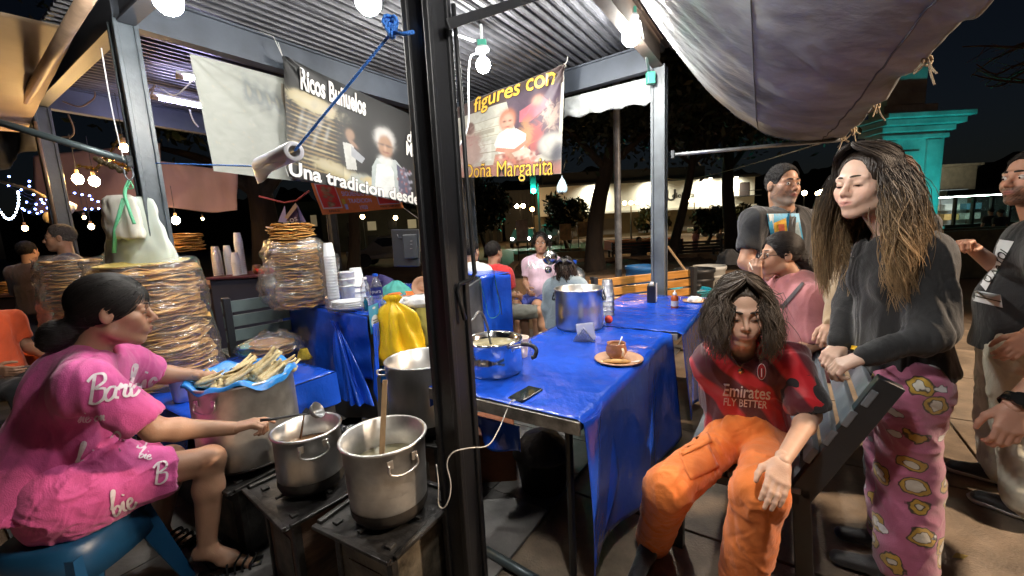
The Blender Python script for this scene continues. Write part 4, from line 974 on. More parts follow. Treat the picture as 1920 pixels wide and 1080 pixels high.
MB().grid(lambda u, v: rb+dv*Lr*(.1+.9*u)+side*.030*(1 if side.y < 0 else -1)*(1-v*.4)+Vector((0, 0, -.015-.05*v*(.3+u)+.006*math.sin(u*9+v*4))), 20, 6).build('loose_sheet', M('white_film_loose', (.65, .66, .70), .3), pr_, smooth=True, solid=.001)
# ================================================================ TABLES
blue = M('blue_plastic_sheet', (.010, .075, .56), .20, var=.18, vscale=3, bump=1.0, bscale=15, stretch=(1, .6, .6), detail=6, spec=.6)
dgrey = M('charcoal_panel', (.035, .038, .045), .5, var=.3, vscale=3)
alu = M('brushed_edge', (.28, .26, .23), .4, metal=.7, var=.5, vscale=14)
A0T, AM, A1T, B0, B1 = 1.293, 2.60, 3.92, -.60, -1.345
legm = M('leg_steel', (.012, .012, .013), .4)
def table(a0, a1, b0, b1, z, label, drape_near=False, seed=1):
    t = thing('table', label, 'table', K((a0+a1)/2, (b0+b1)/2), 'folding tables under blue plastic')
    MB().box(K((a0+a1)/2, (b0+b1)/2, z-.022), (a1-a0-.01, abs(b1-b0)-.01, .036), rz=KANG).build('tabletop', M('table_core', (.3, .28, .25), .5), t)
    for a_ in (a0+.10, a1-.10):
        for b_ in (b0-.10, b1+.08): MB().tube([K(a_, b_, z-.04), K(a_, b_, .012)], .016, 8).build('leg', legm, t)
    return t
tb1 = table(A0T, AM, B0, B1, .75, 'near blue-covered table with the steel pots, phone and clay mug on it')
tb2 = table(AM+.02, A1T, B0+.05, B1+.04, .752, 'far blue-covered table with the sauce bottle and napkin dispenser')
MB().box(K(A0T-.008, (B0+B1)/2, .725), (.014, abs(B1-B0), .052), rz=KANG).build('metal_edge', alu, tb1, bevel=.003)
def tcloth(a0, a1, b0, b1, z, parent, drop_r, drop_l, seed, near_flap=None):
    """sheet over the top with hanging sides, one skin"""
    nb = 60; na = 70; dr = drop_r; W_ = abs(b1-b0); tot = dr+W_+drop_l
    def f(u, v):
        s = u*tot; a_ = a0+(a1-a0)*v; wr = .004*rid(a_*3+s, s*4, seed)+.0035*max(0, rid(a_*7-s*5, s*6+a_*3, seed+4))**3+.002*noise.noise(Vector((a_*9, s*9, seed)))
        if s < dr:
            h = dr-s; fl = .5+.5*math.sin(a_*7+seed); out = (.012+h*.10*(.45+.55*math.sin(a_*8.5+seed*2+h*.8))+.02*noise.noise(Vector((a_*3, h*2, seed)))*h)
            hh = h*(1+.12*math.sin(a_*2.6+seed)*(h/dr)); return K(a_, b0+.004+out, z+.003-hh)
        if s < dr+W_: return K(a_, b0-(s-dr), z+.0035+wr)
        h = s-dr-W_; return K(a_, b1-.006-.03*h*(1+math.sin(a_*9)), z+.003-h)
    return MB().grid(f, nb, na).build('cloth', blue, parent, smooth=True, solid=.0015, off=1)
c1_ = tcloth(A0T-.006, AM+.03, B0, B1, .752, None, .62, .10, 2); tag(c1_, 'glossy blue plastic tablecloth on the near table, its long side hanging to the floor', 'tablecloth', 'blue plastic tablecloths')
c1_.name = 'tablecloth'
c2_ = tcloth(AM+.035, A1T+.01, B0+.055, B1+.04, .756, None, .60, .12, 5); tag(c2_, 'glossy blue plastic tablecloth on the far table', 'tablecloth', 'blue plastic tablecloths'); c2_.name = 'tablecloth'
# the corner flap that hangs nearly to the ground at the near right corner
def flap(u, v):
    top = K(A0T-.004+.28*u, B0+.012, .752); h = v*(.78-.42*u**1.2); return top+Vector((0, 0, -h))+KB*(.02*math.sin(u*5+v*3)+.03*v*(1-u))+KA*(-.03*v*(1-u)+.02*u*v)
tag(MB().grid(flap, 16, 26).build('cloth_flap', blue, c1_, smooth=True, solid=.0015))
def under(u, v):
    b_ = B0-.30-(abs(B1-B0)-.30)*u; h = .06+(.08+.06*math.sin(u*5+.6))*v; return K(A0T+.05+.03*math.sin(u*14)*v, b_, .70-h)
MB().grid(under, 30, 10).build('cloth_flap', blue, c1_, smooth=True, solid=.0015)

# left counter
Z1 = .9
q0, q1 = on(530, 566, Z1), on(690, 593, Z1); qd = (on(802, 546, Z1)-q1).normalized(); q2 = q1+qd*1.42; q3 = q0+(q2-q1)
ct = thing('counter', 'charcoal serving counter topped with blue plastic, at the middle left', 'counter', (q0+q2)/2*Vector((1, 1, 0)) if False else Vector(((q0.x+q2.x)/2, (q0.y+q2.y)/2, 0)))
def quadbox(pts, z0, z1): 
    mb = MB(); v = [Vector((p.x, p.y, z0)) for p in pts]+[Vector((p.x, p.y, z1)) for p in pts]
    return mb.add(v, [[3, 2, 1, 0], [4, 5, 6, 7], [0, 1, 5, 4], [1, 2, 6, 5], [2, 3, 7, 6], [3, 0, 4, 7]])
ctr = (q0+q1+q2+q3)/4
def inset(p, d=.03): return p+(ctr-p).normalized()*d
quadbox([inset(q) for q in (q0, q1, q2, q3)], .02, Z1-.03).build('panel', dgrey, ct, bevel=.006)
quadbox([q0, q1, q2, q3], Z1-.03, Z1-.004).build('top', M('counter_top', (.06, .06, .07), .4), ct, bevel=.004)
ql = q0-q1; ln = ql.length; ql.normalize(); out = Vector((qd.y, -qd.x, 0))   # front normal (towards the camera's right)
if out.y > 0: out = -out
qo = -qd
def cc(u, v):
    p = q1.lerp(q2, u).lerp(q0.lerp(q3, u), v); return Vector((p.x, p.y, Z1+.003+.003*rid(u*5, v*5, 3)))
o = MB().grid(cc, 30, 30).build('tablecloth', blue, None, smooth=True); tag(o, 'blue plastic sheet covering the serving counter at the left', 'tablecloth', 'blue plastic tablecloths')
def skirt_l(u, v):
    p = q0.lerp(q1, u); h = v*(.50+.06*math.sin(u*4)); g = .015+.05*v*(.5+.5*math.sin(u*17+1))+.02*noise.noise(Vector((u*5, v*3, 2))); return Vector((p.x, p.y, Z1+.002-h))+qo*g
MB().grid(skirt_l, 50, 20).build('skirt', blue, o, smooth=True, solid=.0015)
def knot_l(u, v):       # the bunched cloth on the counter's near corner
    an = u*2*math.pi; pinch = .075+.42*abs(v-.12)**.75; h = v*.55; r_ = pinch*(.40+.16*math.sin(an*6+v*3)+.08*math.sin(an*11))
    c = q1+ql*.40*(1-.4*v)+qo*.05; return Vector((c.x, c.y, Z1-.06-h))+ql*r_*math.cos(an)*(1.0 if v > .12 else .8)+qo*abs(math.sin(an))*r_*.45
MB().grid(knot_l, 60, 24).build('gathered_corner', blue, o, smooth=True)
def flap_l(u, v):
    p = q1+qd*(.08*u); h = v*(.42*(1-u)+.10); return Vector((p.x, p.y, Z1-.06-h))+out*(.03+.05*v*(1-u)*(1+math.sin(u*12+v*2))*.5)-qd*.12*v*(1-u)
MB().grid(flap_l, 30, 20).build('front_flap', blue, o, smooth=True, solid=.0015)
# stickers on the counter front
stb = M('sky_blue_sticker', (.04, .32, .55), .4); stw = M('white_sticker', (.62, .65, .68), .4)
def sticker(s, z, w, h, label, rd=False):
    c = q1+qd*s+out*-.0; c = Vector((c.x, c.y, z)); nrm = out; t = thing('sticker', label, 'sticker', c+nrm*.0, 'sky-blue stickers on the counter front')
    base = c-nrm*.016
    ux = qd
    def sh(dx, dz, w_, h_, off, m_, rnd=False):
        if rnd: pts = [base+ux*(dx+w_/2*math.cos(a))+Vector((0, 0, dz+h_/2*math.sin(a)))+nrm*off for a in np.linspace(0, 2*math.pi, 24, endpoint=False)]
        else: pts = [base+ux*(dx+sx*w_/2)+Vector((0, 0, dz+sz*h_/2))+nrm*off for sx, sz in ((-1, -1), (1, -1), (1, 1), (-1, 1))]
        mesh_obj('print', pts, [list(range(len(pts)))], m_, t)
    sh(0, 0, w, h, .026, stb if not rd else stw); 
    if rd: sh(0, 0, w*.8, w*.8, .028, stb, True); sh(0, 0, w*.35, w*.2, .030, stw, True)
    else:
        sh(.0, -h*.12, w*.78, h*.5, .028, stw, True); sh(0, h*.38, w*.3, h*.08, .028, stw, True)
        for i in range(3): sh(0, -h*.05-i*h*.09, w*.45, h*.03, .030, dgrey)
def s_at(px, py):       # where a pixel meets the counter front
    d = ray(px, py); n_ = out; t_ = (q1-CPOS).dot(n_)/d.dot(n_); p = CPOS+d*t_; return (p-q1).dot(qd), p.z
for (px, py, w_, h_, lb, rd) in ((700, 597, .14, .20, 'sky-blue sticker with a white bubble, left of the yellow bags', False), (752, 570, .13, .16, 'sky-blue sticker half behind the knot of the large yellow bag', False), (789, 556, .10, .11, 'small square sticker with a blue disc at the counter corner by the black post', True)):
    s_, z_ = s_at(px, py); sticker(s_, z_, w_, h_, lb, rd)
# yellow bags hanging from the counter front
yel = M('yellow_plastic', (.78, .50, .015), .32, bump=.5, bscale=22, spec=.6, sss=.1); yel2 = M('pale_yellow_plastic', (.72, .60, .16), .32, bump=.5, bscale=18, spec=.6)
s_, z_ = s_at(735, 558); c = q1+qd*s_; c = CPOS+(Vector((c.x, c.y, z_))-CPOS)*.93; z_ = c.z; tied_bag((c.x, c.y, z_+.02), .20, .50, 'plastic_bag', 'big bright yellow plastic bag knotted and hanging on the counter front', yel, 2, 56, 26, sq=(1.0, .45), fold=.26, prof=[(0, .22), (.05, .34), (.10, .12), (.16, .34), (.26, .62), (.55, .80), (.85, 1.0), (1, .82)])
s_, z_ = s_at(790, 566); c = q1+qd*s_; c = CPOS+(Vector((c.x, c.y, z_))-CPOS)*.93; z_ = c.z; tied_bag((c.x, c.y, z_+.03), .11, .40, 'plastic_bag', 'pale yellow plastic bag with handles hanging beside the black post', yel2, 5, 30, 18, sq=(.9, .5), prof=[(0, .2), (.1, .5), (.25, .62), (.4, .85), (.8, 1.0), (1, .8)])
s_, z_ = s_at(738, 680); c = q1+qd*s_; c = CPOS+(Vector((c.x, c.y, z_))-CPOS)*.95; z_ = c.z; tied_bag((c.x, c.y, z_+.04), .10, .22, 'plastic_bag', 'sky-blue plastic bag hanging under the yellow bags', M('sky_plastic', (.02, .20, .62), .35, bump=.5, bscale=24), 7, 28, 14, sq=(1, .4), prof=[(0, .6), (.2, .85), (.8, 1), (1, .8)])
c = at(655, 765, 2.35); tied_bag((c.x, c.y, .36), .19, .34, 'trash_bag', 'crumpled black rubbish bag on the floor behind the two cooking pots', M('black_plastic', (.012, .012, .013), .25, bump=.8, bscale=22, spec=.8), 4, 40, 20, cat='rubbish bag', prof=[(0, .35), (.06, .55), (.12, .6), (.3, .8), (.7, 1), (1, .9)], sq=(1, .8), fold=.1)
# blue-sided stand right of the black post, with a grey panel
bs = thing('stand', 'tall stand wrapped in blue plastic right of the thick black post', 'stand', at(928, 640, 3.5)*Vector((1, 1, 0)) if False else (at(928, 640, 3.5).x, 3.5, 0))
l0, l1, l2 = at(900, 520, 3.3), at(957, 512, 3.5), at(868, 506, 4.0); zt = l1.z
MB().grid(lambda u, v: Vector((l0.x+(l1.x-l0.x)*u, l0.y+(l1.y-l0.y)*u-.01*math.sin(u*9)*v, zt-(zt-.35)*v+.01*math.sin(u*5))), 24, 20).build('blue_side', blue, bs, smooth=True, solid=.002)
quadbox([l0+Vector((.005, .02, 0)), l1+Vector((-.01, .02, 0)), l1+Vector((-.3, .55, 0)), l0+Vector((-.3, .5, 0))], .02, zt-.006).build('box', dgrey, bs, bevel=.004)
MB().grid(lambda u, v: l0.lerp(l1, u)+Vector((-.3*v, .53*v, .004)), 8, 8).build('blue_top', blue, bs, smooth=True, solid=.002)
gp0 = at(866, 545, 3.0); gp1 = at(900, 522, 3.28); MB().grid(lambda u, v: Vector((gp0.x+(gp1.x-gp0.x)*u, gp0.y+(gp1.y-gp0.y)*u, (gp0.z+(gp1.z-gp0.z)*u)*(1-v)+.3*v)), 4, 4).build('grey_side', M('grey_panel', (.085, .09, .10), .5, var=.4, vscale=5), bs, solid=.02)
# lanyards hanging over it
lp = thing('lanyard', 'green lettered lanyard looped over the blue stand', 'lanyard', at(900, 560, 3.25))
lpts = smooth_path([at(890, 498, 3.26), at(903, 540, 3.25), at(911, 570, 3.25), at(916, 592, 3.24), at(926, 596, 3.24), at(937, 585, 3.25), at(934, 560, 3.27), at(928, 520, 3.36)])
MB().tube(lpts, .009, 4, flat=.25).build('strap', M('green_strap', (.02, .16, .12), .6, var=.8, vscale=40), lp)
tag(MB().tube([at(926, 508, 3.4), at(929, 530, 3.36), at(938, 565, 3.36), at(941, 590, 3.36)], .011, 4, flat=.3).build('strap', M('black_strap', (.012, .012, .012), .6), None), 'black strap hanging beside the green lanyard', 'strap')

# low table at the left
lt_ = thing('low_table', 'low table under blue plastic holding the fritter pile and corn pot side', 'table', K(1.1, -3.0)); LZ = .58
MB().box(K(1.12, -2.98, LZ/2), (.76, 1.04, LZ-.02), rz=KANG).build('box', M('dark_box', (.03, .03, .035), .7), lt_)
def ltc(u, v):
    a_ = .72+.80*u; b_ = -3.52+1.07*v; return K(a_, b_, LZ+.003*rid(u*5, v*6, 2))
o = MB().grid(ltc, 24, 24).build('tablecloth', blue, None, smooth=True, solid=.0015); tag(o, 'blue plastic sheet on the low table under the fritter pile', 'tablecloth', 'blue plastic tablecloths')
MB().grid(lambda u, v: K(.72+.80*u, -2.445+.03*v*math.sin(u*15)+.01, LZ-.20*v), 30, 8).build('skirt', blue, o, smooth=True)
MB().grid(lambda u, v: K(.715-.03*v*(1+math.sin(u*13)), -3.52+1.07*u, LZ-.26*v), 30, 8).build('skirt', blue, o, smooth=True)

# ================================================================ FRITTER PILES (buñuelos)
bun_m = M('fried_dough', (.50, .23, .05), .5, var=.55, vscale=16, bump=.7, bscale=45, spec=.4, col2=(.80, .48, .15))
bun_m2 = M('fried_dough_dark', (.34, .15, .04), .5, var=.5, vscale=14, bump=.7, bscale=45, col2=(.58, .32, .10))
def disc(seed, r=.2, th=.0125):
    n = 34; V = []; nr = 5
    def zz(x, y): return .022*noise.noise(Vector((x*9/r*.2, y*9/r*.2, seed)))+.010*noise.noise(Vector((x*24/r*.2, y*24/r*.2, seed+4)))
    F = []
    for s in (1, -1):
        base = len(V); V.append((0, 0, zz(0, 0)+s*th/2))
        for k_ in range(1, nr+1):
            for i in range(n):
                a = 2*math.pi*i/n; rr = r*k_/nr*(1+.04*math.sin(a*3+seed)+.03*math.sin(a*7+seed*2)); x, y = rr*math.cos(a), rr*math.sin(a)
                V.append((x, y, zz(x, y)+s*(th/2 if k_ < nr else th*.25)+.006*math.sin(a*5+seed)*(k_/nr)**3))
        for i in range(n):
            f = [base, base+1+i, base+1+(i+1) % n]; F.append(f if s > 0 else f[::-1])
            for k_ in range(nr-1):
                q = [base+1+k_*n+i, base+1+(k_+1)*n+i, base+1+(k_+1)*n+(i+1) % n, base+1+k_*n+(i+1) % n]; F.append(q if s > 0 else q[::-1])
    b2 = 1+nr*n
    for i in range(n): F.append([1+(nr-1)*n+i, b2+1+(nr-1)*n+i, b2+1+(nr-1)*n+(i+1) % n, 1+(nr-1)*n+(i+1) % n])
    return V, F
DISC = []
for s in range(6):
    V, F = disc(s*1.7); me = bpy.data.meshes.new('bunuelo'); me.from_pydata(V, [], F); me.materials.append(bun_m if s % 3 else bun_m2)
    me.polygons.foreach_set('use_smooth', [True]*len(me.polygons)); DISC.append(me)
def pile(c, r, h, n, label, lean=(0, 0), grp='piles of round fritters', jit=.02, rtop=None):
    t = thing('fritter_pile', label, 'fritter pile', c, grp)
    for i in range(n):
        o = bpy.data.objects.new('bunuelo', DISC[random.randrange(6)]); COL.objects.link(o); o.parent = t; u = i/n
        rr = (r+((rtop or r)-r)*u)*random.uniform(.93, 1.05)/.2; dx = lean[0]*u+random.uniform(-jit, jit)*r; dy = lean[1]*u+random.uniform(-jit, jit)*r
        o.location = (dx, dy, h*(i+.5)/n); o.rotation_euler = (random.uniform(-.05, .05), random.uniform(-.05, .05), random.uniform(0, 6.3)); o.scale = (rr*random.uniform(.93, 1.05), rr*random.uniform(.93, 1.05), random.uniform(.8, 1.25)*rr*.8)
    return t
clear = film('clear_bag', (1, 1, 1), .05, .14)
def bagwrap(c, r, h, parent_label, seed=1, cat='plastic bag', lean=(0, 0), bulge=.10, n=60, m_=44, open_top=True, squash=1, m=None, prof=None, cr=.10):
    V = []; 
    for j in range(m_+1):
        v = j/m_; rr = r*(1+bulge*math.sin(v*math.pi)) if prof is None else r*np.interp(v, [p[0] for p in prof], [p[1] for p in prof])
        for i in range(n):
            a = 2*math.pi*i/n; d = noise.noise(Vector((math.cos(a)*2.2, math.sin(a)*2.2, v*5*h/.8+seed)))*cr+abs(noise.noise(Vector((math.cos(a)*5, math.sin(a)*5, v*11*h/.8+seed))))*cr*.9
            q = rr*(1+d); V.append((c[0]+lean[0]*v+q*math.cos(a), c[1]+lean[1]*v+q*math.sin(a)*squash, c[2]+h*v+.02*math.sin(a*3+seed)*(v > .9)))
    F = [(j*n+i, j*n+(i+1) % n, (j+1)*n+(i+1) % n, (j+1)*n+i) for j in range(m_) for i in range(n)]
    o = mesh_obj('plastic_bag', V, F, m or clear, None, smooth=True); tag(o, parent_label, cat); return o
pc = at(328, 725, 2.60); pc.z = LZ+.005; hh = at(330, 498, 2.60).z-pc.z
pile(pc, .243, hh, 78, 'tall pile of big golden fritters in a clear bag behind the seated woman', (-.06, 0), rtop=.25)
MB_ = MB().lathe([(.001, .0), (.15, .0), (.225, .012), (.235, .02), (.228, .022), (.15, .008), (.001, .008)], (pc.x-.06, pc.y, pc.z+hh+.01), 40, .01, Matrix.Rotation(.05, 3, 'X'))
tag(MB_.build('basket_lid', M('yellow_basket', (.55, .42, .12), .6, var=.3, vscale=20, bump=.8, bscale=90), None, smooth=True), 'yellow woven tray lying on top of the tallest fritter pile', 'tray')
bagwrap((pc.x, pc.y, pc.z), .272, hh+.04, 'clear plastic bag around the tallest fritter pile', 2, lean=(-.06, 0), bulge=.03, cr=.13)
pc2 = at(165, 640, 3.25); pt2 = at(150, 487, 3.25); pile((pc2.x, pc2.y, .50), .165, pt2.z-.50, 62, 'pile of fritters in a bag behind the pink-shirted woman, before the man in navy', (0, 0))
bagwrap((pc2.x, pc2.y, .5), .195, pt2.z-.47, 'clear bag around the fritter pile in front of the man in navy', 6, cr=.14)
tag(MB().box((pc2.x, pc2.y, .245), (.6, .5, .49)).build('crate', M('dark_crate', (.04, .03, .03), .7), None, bevel=.01), 'dark box under the fritter pile by the man in navy', 'box')
# pile on the counter
p3 = at(566, 556, 3.32); zt_ = at(566, 418, 3.32).z; p3 = Vector((p3.x, p3.y, Z1+.012))
pile(p3, .175, zt_-p3.z, 46, 'pile of dark golden fritters rising out of a bag on the serving counter', (-.02, 0), rtop=.16)
bagwrap(p3, .205, (zt_-p3.z)*.80, 'crumpled clear bag around the fritter pile on the counter', 9, bulge=0, cr=.22, prof=[(0, .9), (.1, 1.1), (.35, 1.05), (.6, 1.0), (.85, 1.08), (1, .92)])
o = bagwrap(p3+Vector((-.13, -.08, 0)), .13, .40, 'loose puffed clear bag at the left foot of the counter fritter pile', 12, bulge=.2, cr=.3, prof=[(0, .4), (.2, .9), (.5, 1.0), (.8, .8), (1, .25)])
# far pile under the lamp
p4 = at(348, 470, 5.2); pile((p4.x, p4.y, p4.z), .20, at(348, 438, 5.2).z-p4.z, 13, 'short fritter pile under the lamps on the far stall counter')
# ------- foam cups and boxes
foam = M('foam_white', (.74, .75, .77), .55, bump=.15, bscale=120, sss=.1)
cupP = [(.001, .0), (.028, 0), (.030, .004), (.040, .094), (.043, .097), (.042, .101), (.038, .099), (.028, .006), (.001, .006)]
def cup_stack(c, n, label, sc=1.0, step=.022, inv=True, grp='stacks of white foam cups', lean=0, m_=foam):
    t = thing('cup_stack', label, 'cup stack', c, grp); first = None
    for i in range(n):
        if first is None: first = MB().lathe([(r_*sc, (.101-z if inv else z)*sc) for r_, z in cupP], n=18).build('cup', m_, t, smooth=True, local=True); o = first
        else: o = first.copy(); COL.objects.link(o); o.parent = t
        o.location = (lean*i, 0, i*step*sc)
    return t
q = at(624, 538, 3.22); cup_stack((q.x, q.y, Z1+.01), 18, 'tall stack of upturned white foam cups beside the counter fritter pile', 1.05)
bagwrap((q.x, q.y, Z1+.008), .062, .40, 'thin clear bag around the tall foam cup stack', 15, bulge=0, cr=.3, n=30, m_=24)
def fbox(c, w, d, h, label, lid=True, rz=KANG, cat='foam container', mat=None):
    t = thing('foam_container', label, cat, c, 'white foam containers'); 
    MB().box((0, 0, h*.5), (w*.86, d*.86, h), taper=1.16).build('base', mat or foam, t, bevel=.008, local=True)
    if lid: MB().box((0, 0, h+.014), (w*1.02, d*1.02, .026), taper=.94).build('lid', mat or foam, t, bevel=.008, local=True)
    return t
q = at(650, 520, 3.3); cup_stack((q.x, q.y, Z1+.01), 3, 'wide white foam tubs stacked behind the foam tray', 1.55, .035, inv=False)
q = at(668, 520, 3.35); cup_stack((q.x, q.y, Z1+.01), 4, 'upturned wide white foam tubs, right of the others', 1.5, .03)
q = at(654, 546, 3.05); 
t = thing('foam_tray', 'white bag of foam trays lying at the front of the counter', 'foam trays', (q.x, q.y, Z1+.008)); 
for i in range(4): MB().lathe([(.001, 0), (.075, 0), (.115, .03), (.12, .031), (.078, .004), (.001, .004)], (0, 0, i*.014), 28, sq=(1.15, .8)).build('tray', foam, t, smooth=True, local=True)
bagwrap((q.x, q.y, Z1+.008), .145, .085, 'clear wrapper around the foam trays', 21, bulge=.1, cr=.15, n=40, m_=10)
# bottles
glassy = film('clear_pet', (.92, .95, 1), .06, .30); water = M('water_fill', (.75, .82, .85), .05, trans=.9, ior=1.33)
def bottle(c, r, h, label, cap, lab=None, m_=None, neck=.3, grp='water bottles on the counter'):
    t = thing('bottle', label, 'bottle', c, grp)
    MB().lathe([(.001, .002), (r*.85, .0), (r, .012), (r, h*.30), (r*.95, h*.33), (r, h*.36), (r, h*.62), (r*.8, h*.74), (r*.42, h*.86), (r*.38, h*.93)], n=24).build('body', m_ or glassy, t, smooth=True, local=True)
    MB().lathe([(.001, h*.93), (r*.45, h*.93), (r*.45, h), (.001, h)], n=18).build('cap', cap, t, local=True)
    if lab: MB().lathe([(r*1.02, h*.42), (r*1.03, h*.44), (r*1.03, h*.62), (r*1.01, h*.64)], n=24).build('label_band', lab, t, smooth=True, local=True)
    return t
q = at(685, 540, 3.1); bottle((q.x, q.y, Z1+.008), .038, .235, 'clear water bottle with a white cap on the counter', whitep)
q = at(706, 545, 3.0); bt_ = bottle((q.x, q.y, Z1+.008), .042, .265, 'clear water bottle with a blue cap and navy label', M('blue_cap', (.01, .08, .5), .4), M('navy_label', (.01, .02, .16), .35))
lettering('lettering', 'e-pura', white_ink, bt_, lambda x, y: Vector((q.x, q.y, Z1+.008+.265*.53+y)) + Matrix.Rotation(x/.0445-.05, 3, 'Z') @ Vector((0, -.0445, 0)), .026)
q = at(686, 546, 2.98); bottle((q.x-.01, q.y, Z1+.008), .016, .10, 'tiny dark blue bottle beside the foam trays', M('dark_cap', (.02, .03, .04), .4), None, M('teal_glass', (.0, .10, .16), .15, spec=.8), grp='small things on the counter')
# clutter on the counter
orange = M('orange_plastic', (.72, .16, .03), .4); teal = M('teal_cloth', (.06, .35, .30), .7); 
q = at(760, 512, 3.45); t = thing('plastic_tray', 'orange plastic basket with white packages behind the water bottles', 'basket', (q.x, q.y, Z1+.006)); MB().lathe([(.001, 0), (.10, 0), (.13, .05), (.136, .05), (.105, .002)], n=24, sq=(1.2, .8)).build('basket', orange, t, smooth=True, local=True)
q = at(760, 522, 3.15); tied_bag((q.x+.02, q.y, Z1+.075), .13, .07, 'plastic_bag', 'flat white packet lying at the front edge of the counter', M('white_packet', (.62, .62, .62), .3, bump=.6, bscale=25), 8, 30, 10, sq=(1.4, .7), prof=[(0, .3), (.3, .8), (.7, 1), (1, .95)])
q = at(796, 520, 3.05); tied_bag((q.x-.02, q.y, Z1+.10), .13, .09, 'plastic_bag', 'puffy white packet at the right end of the counter by the black post', M('white_packet', (.62, .62, .62), .3), 11, 30, 10, sq=(1.3, .6), prof=[(0, .3), (.3, .8), (.7, 1), (1, .9)])
q = at(790, 515, 3.3); t = thing('clay_dish', 'terracotta dish standing on edge among the clutter on the counter', 'dish', (q.x, q.y, Z1+.12)); MB().lathe([(.001, .0), (.03, .002), (.032, .008), (.05, .004), (.078, -.018), (.084, -.016), (.055, .012), (.001, .012)], n=30, rot=Matrix.Rotation(R(-105), 3, 'X')).build('dish', M('terracotta', (.42, .22, .13), .6, var=.2), t, smooth=True, local=True)
q = at(740, 505, 3.6); tied_bag((q.x, q.y, Z1+.15), .13, .15, 'cloth_bundle', 'green and teal cloth bundle behind the bottles', M('teal_cloth', (.06, .35, .30), .7, bump=.5), 3, 30, 12, cat='cloth', prof=[(0, .2), (.3, .7), (.7, 1), (1, 1)])
q = at(698, 490, 4.1); tied_bag((q.x, q.y, Z1+.16), .18, .17, 'cloth_bundle', 'dark purple bundle at the back of the counter', M('purple_cloth', (.04, .03, .12), .7, bump=.5), 13, 30, 12, cat='cloth', prof=[(0, .4), (.3, .85), (.7, 1), (1, 1)])
q = at(735, 540, 3.0); tied_bag((q.x, q.y, Z1+.055), .045, .05, 'cloth_bundle', 'small crumpled sky-blue plastic scrap by the blue-capped bottle', M('sky_scrap', (.05, .42, .62), .4, bump=.5), 16, 20, 8, cat='plastic scrap', prof=[(0, .3), (.4, .9), (1, 1)])
# charcoal box (back of a screen) standing on the counter
mn = thing('monitor', 'back of a dark monitor standing on the counter behind the clutter', 'monitor', at(760, 488, 3.9)); ms = M('monitor_black', (.03, .034, .04), .4)
mp = [at(733, 430, 3.95), at(785, 430, 3.8), at(786, 500, 3.8), at(738, 500, 3.95)]; nn_ = Vector((0, .06, 0)); mb = MB(); mb.add(mp+[p+nn_ for p in mp], [[3, 2, 1, 0], [4, 5, 6, 7], [0, 1, 5, 4], [1, 2, 6, 5], [2, 3, 7, 6], [3, 0, 4, 7]]); mb.build('case', ms, mn, bevel=.008)
MB().box(at(770, 462, 3.82), (.13, .05, .22)).build('mount', ms, mn, bevel=.01); MB().tube([at(745, 440, 3.9), at(747, 446, 3.88), at(768, 444, 3.84), at(770, 438, 3.84)], .006, 6).build('handle', ms, mn)
for z in (452, 458, 466): MB().box(at(771, z, 3.79), (.018, .006, .008)).build('screw', M('bright_screw', (.6, .6, .6), .3, metal=1), mn)

# back counter (next stall) and its cups
bz = 1.0; w0, w1 = at(392, 520, 5.0), at(509, 512, 5.0); bc = thing('counter', 'dark counter of the stall behind with cup stacks on it', 'counter', (w0.x, 5.0, 0))
quadbox([w0, w1, w1+Vector((.1, .9, 0)), w0+Vector((.1, .9, 0))], .05, w0.z-.03).build('panel', M('navy_panel', (.04, .045, .075), .5), bc, bevel=.01); quadbox([w0+Vector((-.05, -.04, 0)), w1+Vector((.05, -.04, 0)), w1+Vector((.15, .9, 0)), w0+Vector((.05, .9, 0))], w0.z-.03, w0.z).build('top', M('wine_top', (.10, .03, .05), .5), bc, bevel=.006)
for i, (px, n, lb, sc) in enumerate(((432, 11, 'shorter left stack of foam cups on the back counter', 1.15), (455, 16, 'taller stack of foam cups on the back counter', 1.2), (445, 7, 'low foam cup stack between the two tall ones', 1.2))):
    q = at(px, 512, 5.3-.1*i); cup_stack((q.x, q.y, w0.z), n, lb, sc)
cf = film('clear_cups', (.95, .93, 1), .25, .4)
q = at(410, 512, 5.2); cup_stack((q.x, q.y, w0.z), 9, 'stack of clear plastic domes at the left end of the back counter', 1.4, .02, m_=cf)
q = at(483, 512, 5.2); t = thing('clay_mug', 'brown clay mug on the back counter', 'mug', (q.x, q.y, w0.z)); MB().lathe([(.001, 0), (.035, 0), (.055, .04), (.05, .09), (.042, .11), (.038, .11), (.045, .07), (.001, .01)], n=20).build('mug', M('brown_clay', (.30, .16, .09), .4), t, smooth=True, local=True)
q = at(498, 512, 5.15); t = thing('plastic_tray', 'red plastic basket with white bags on the back counter', 'basket', (q.x+.06, q.y, w0.z)); MB().lathe([(.001, 0), (.10, 0), (.13, .07), (.136, .07), (.105, .002)], n=24, sq=(1.3, .8)).build('basket', M('red_plastic', (.6, .03, .03), .4), t, smooth=True, local=True)
tied_bag((q.x+.06, q.y, w0.z+.17), .09, .14, 'plastic_bag', 'white bag inside the red basket on the back counter', M('white_packet', (.62, .62, .62), .3), 18, 24, 10, prof=[(0, .1), (.3, .7), (1, 1)])

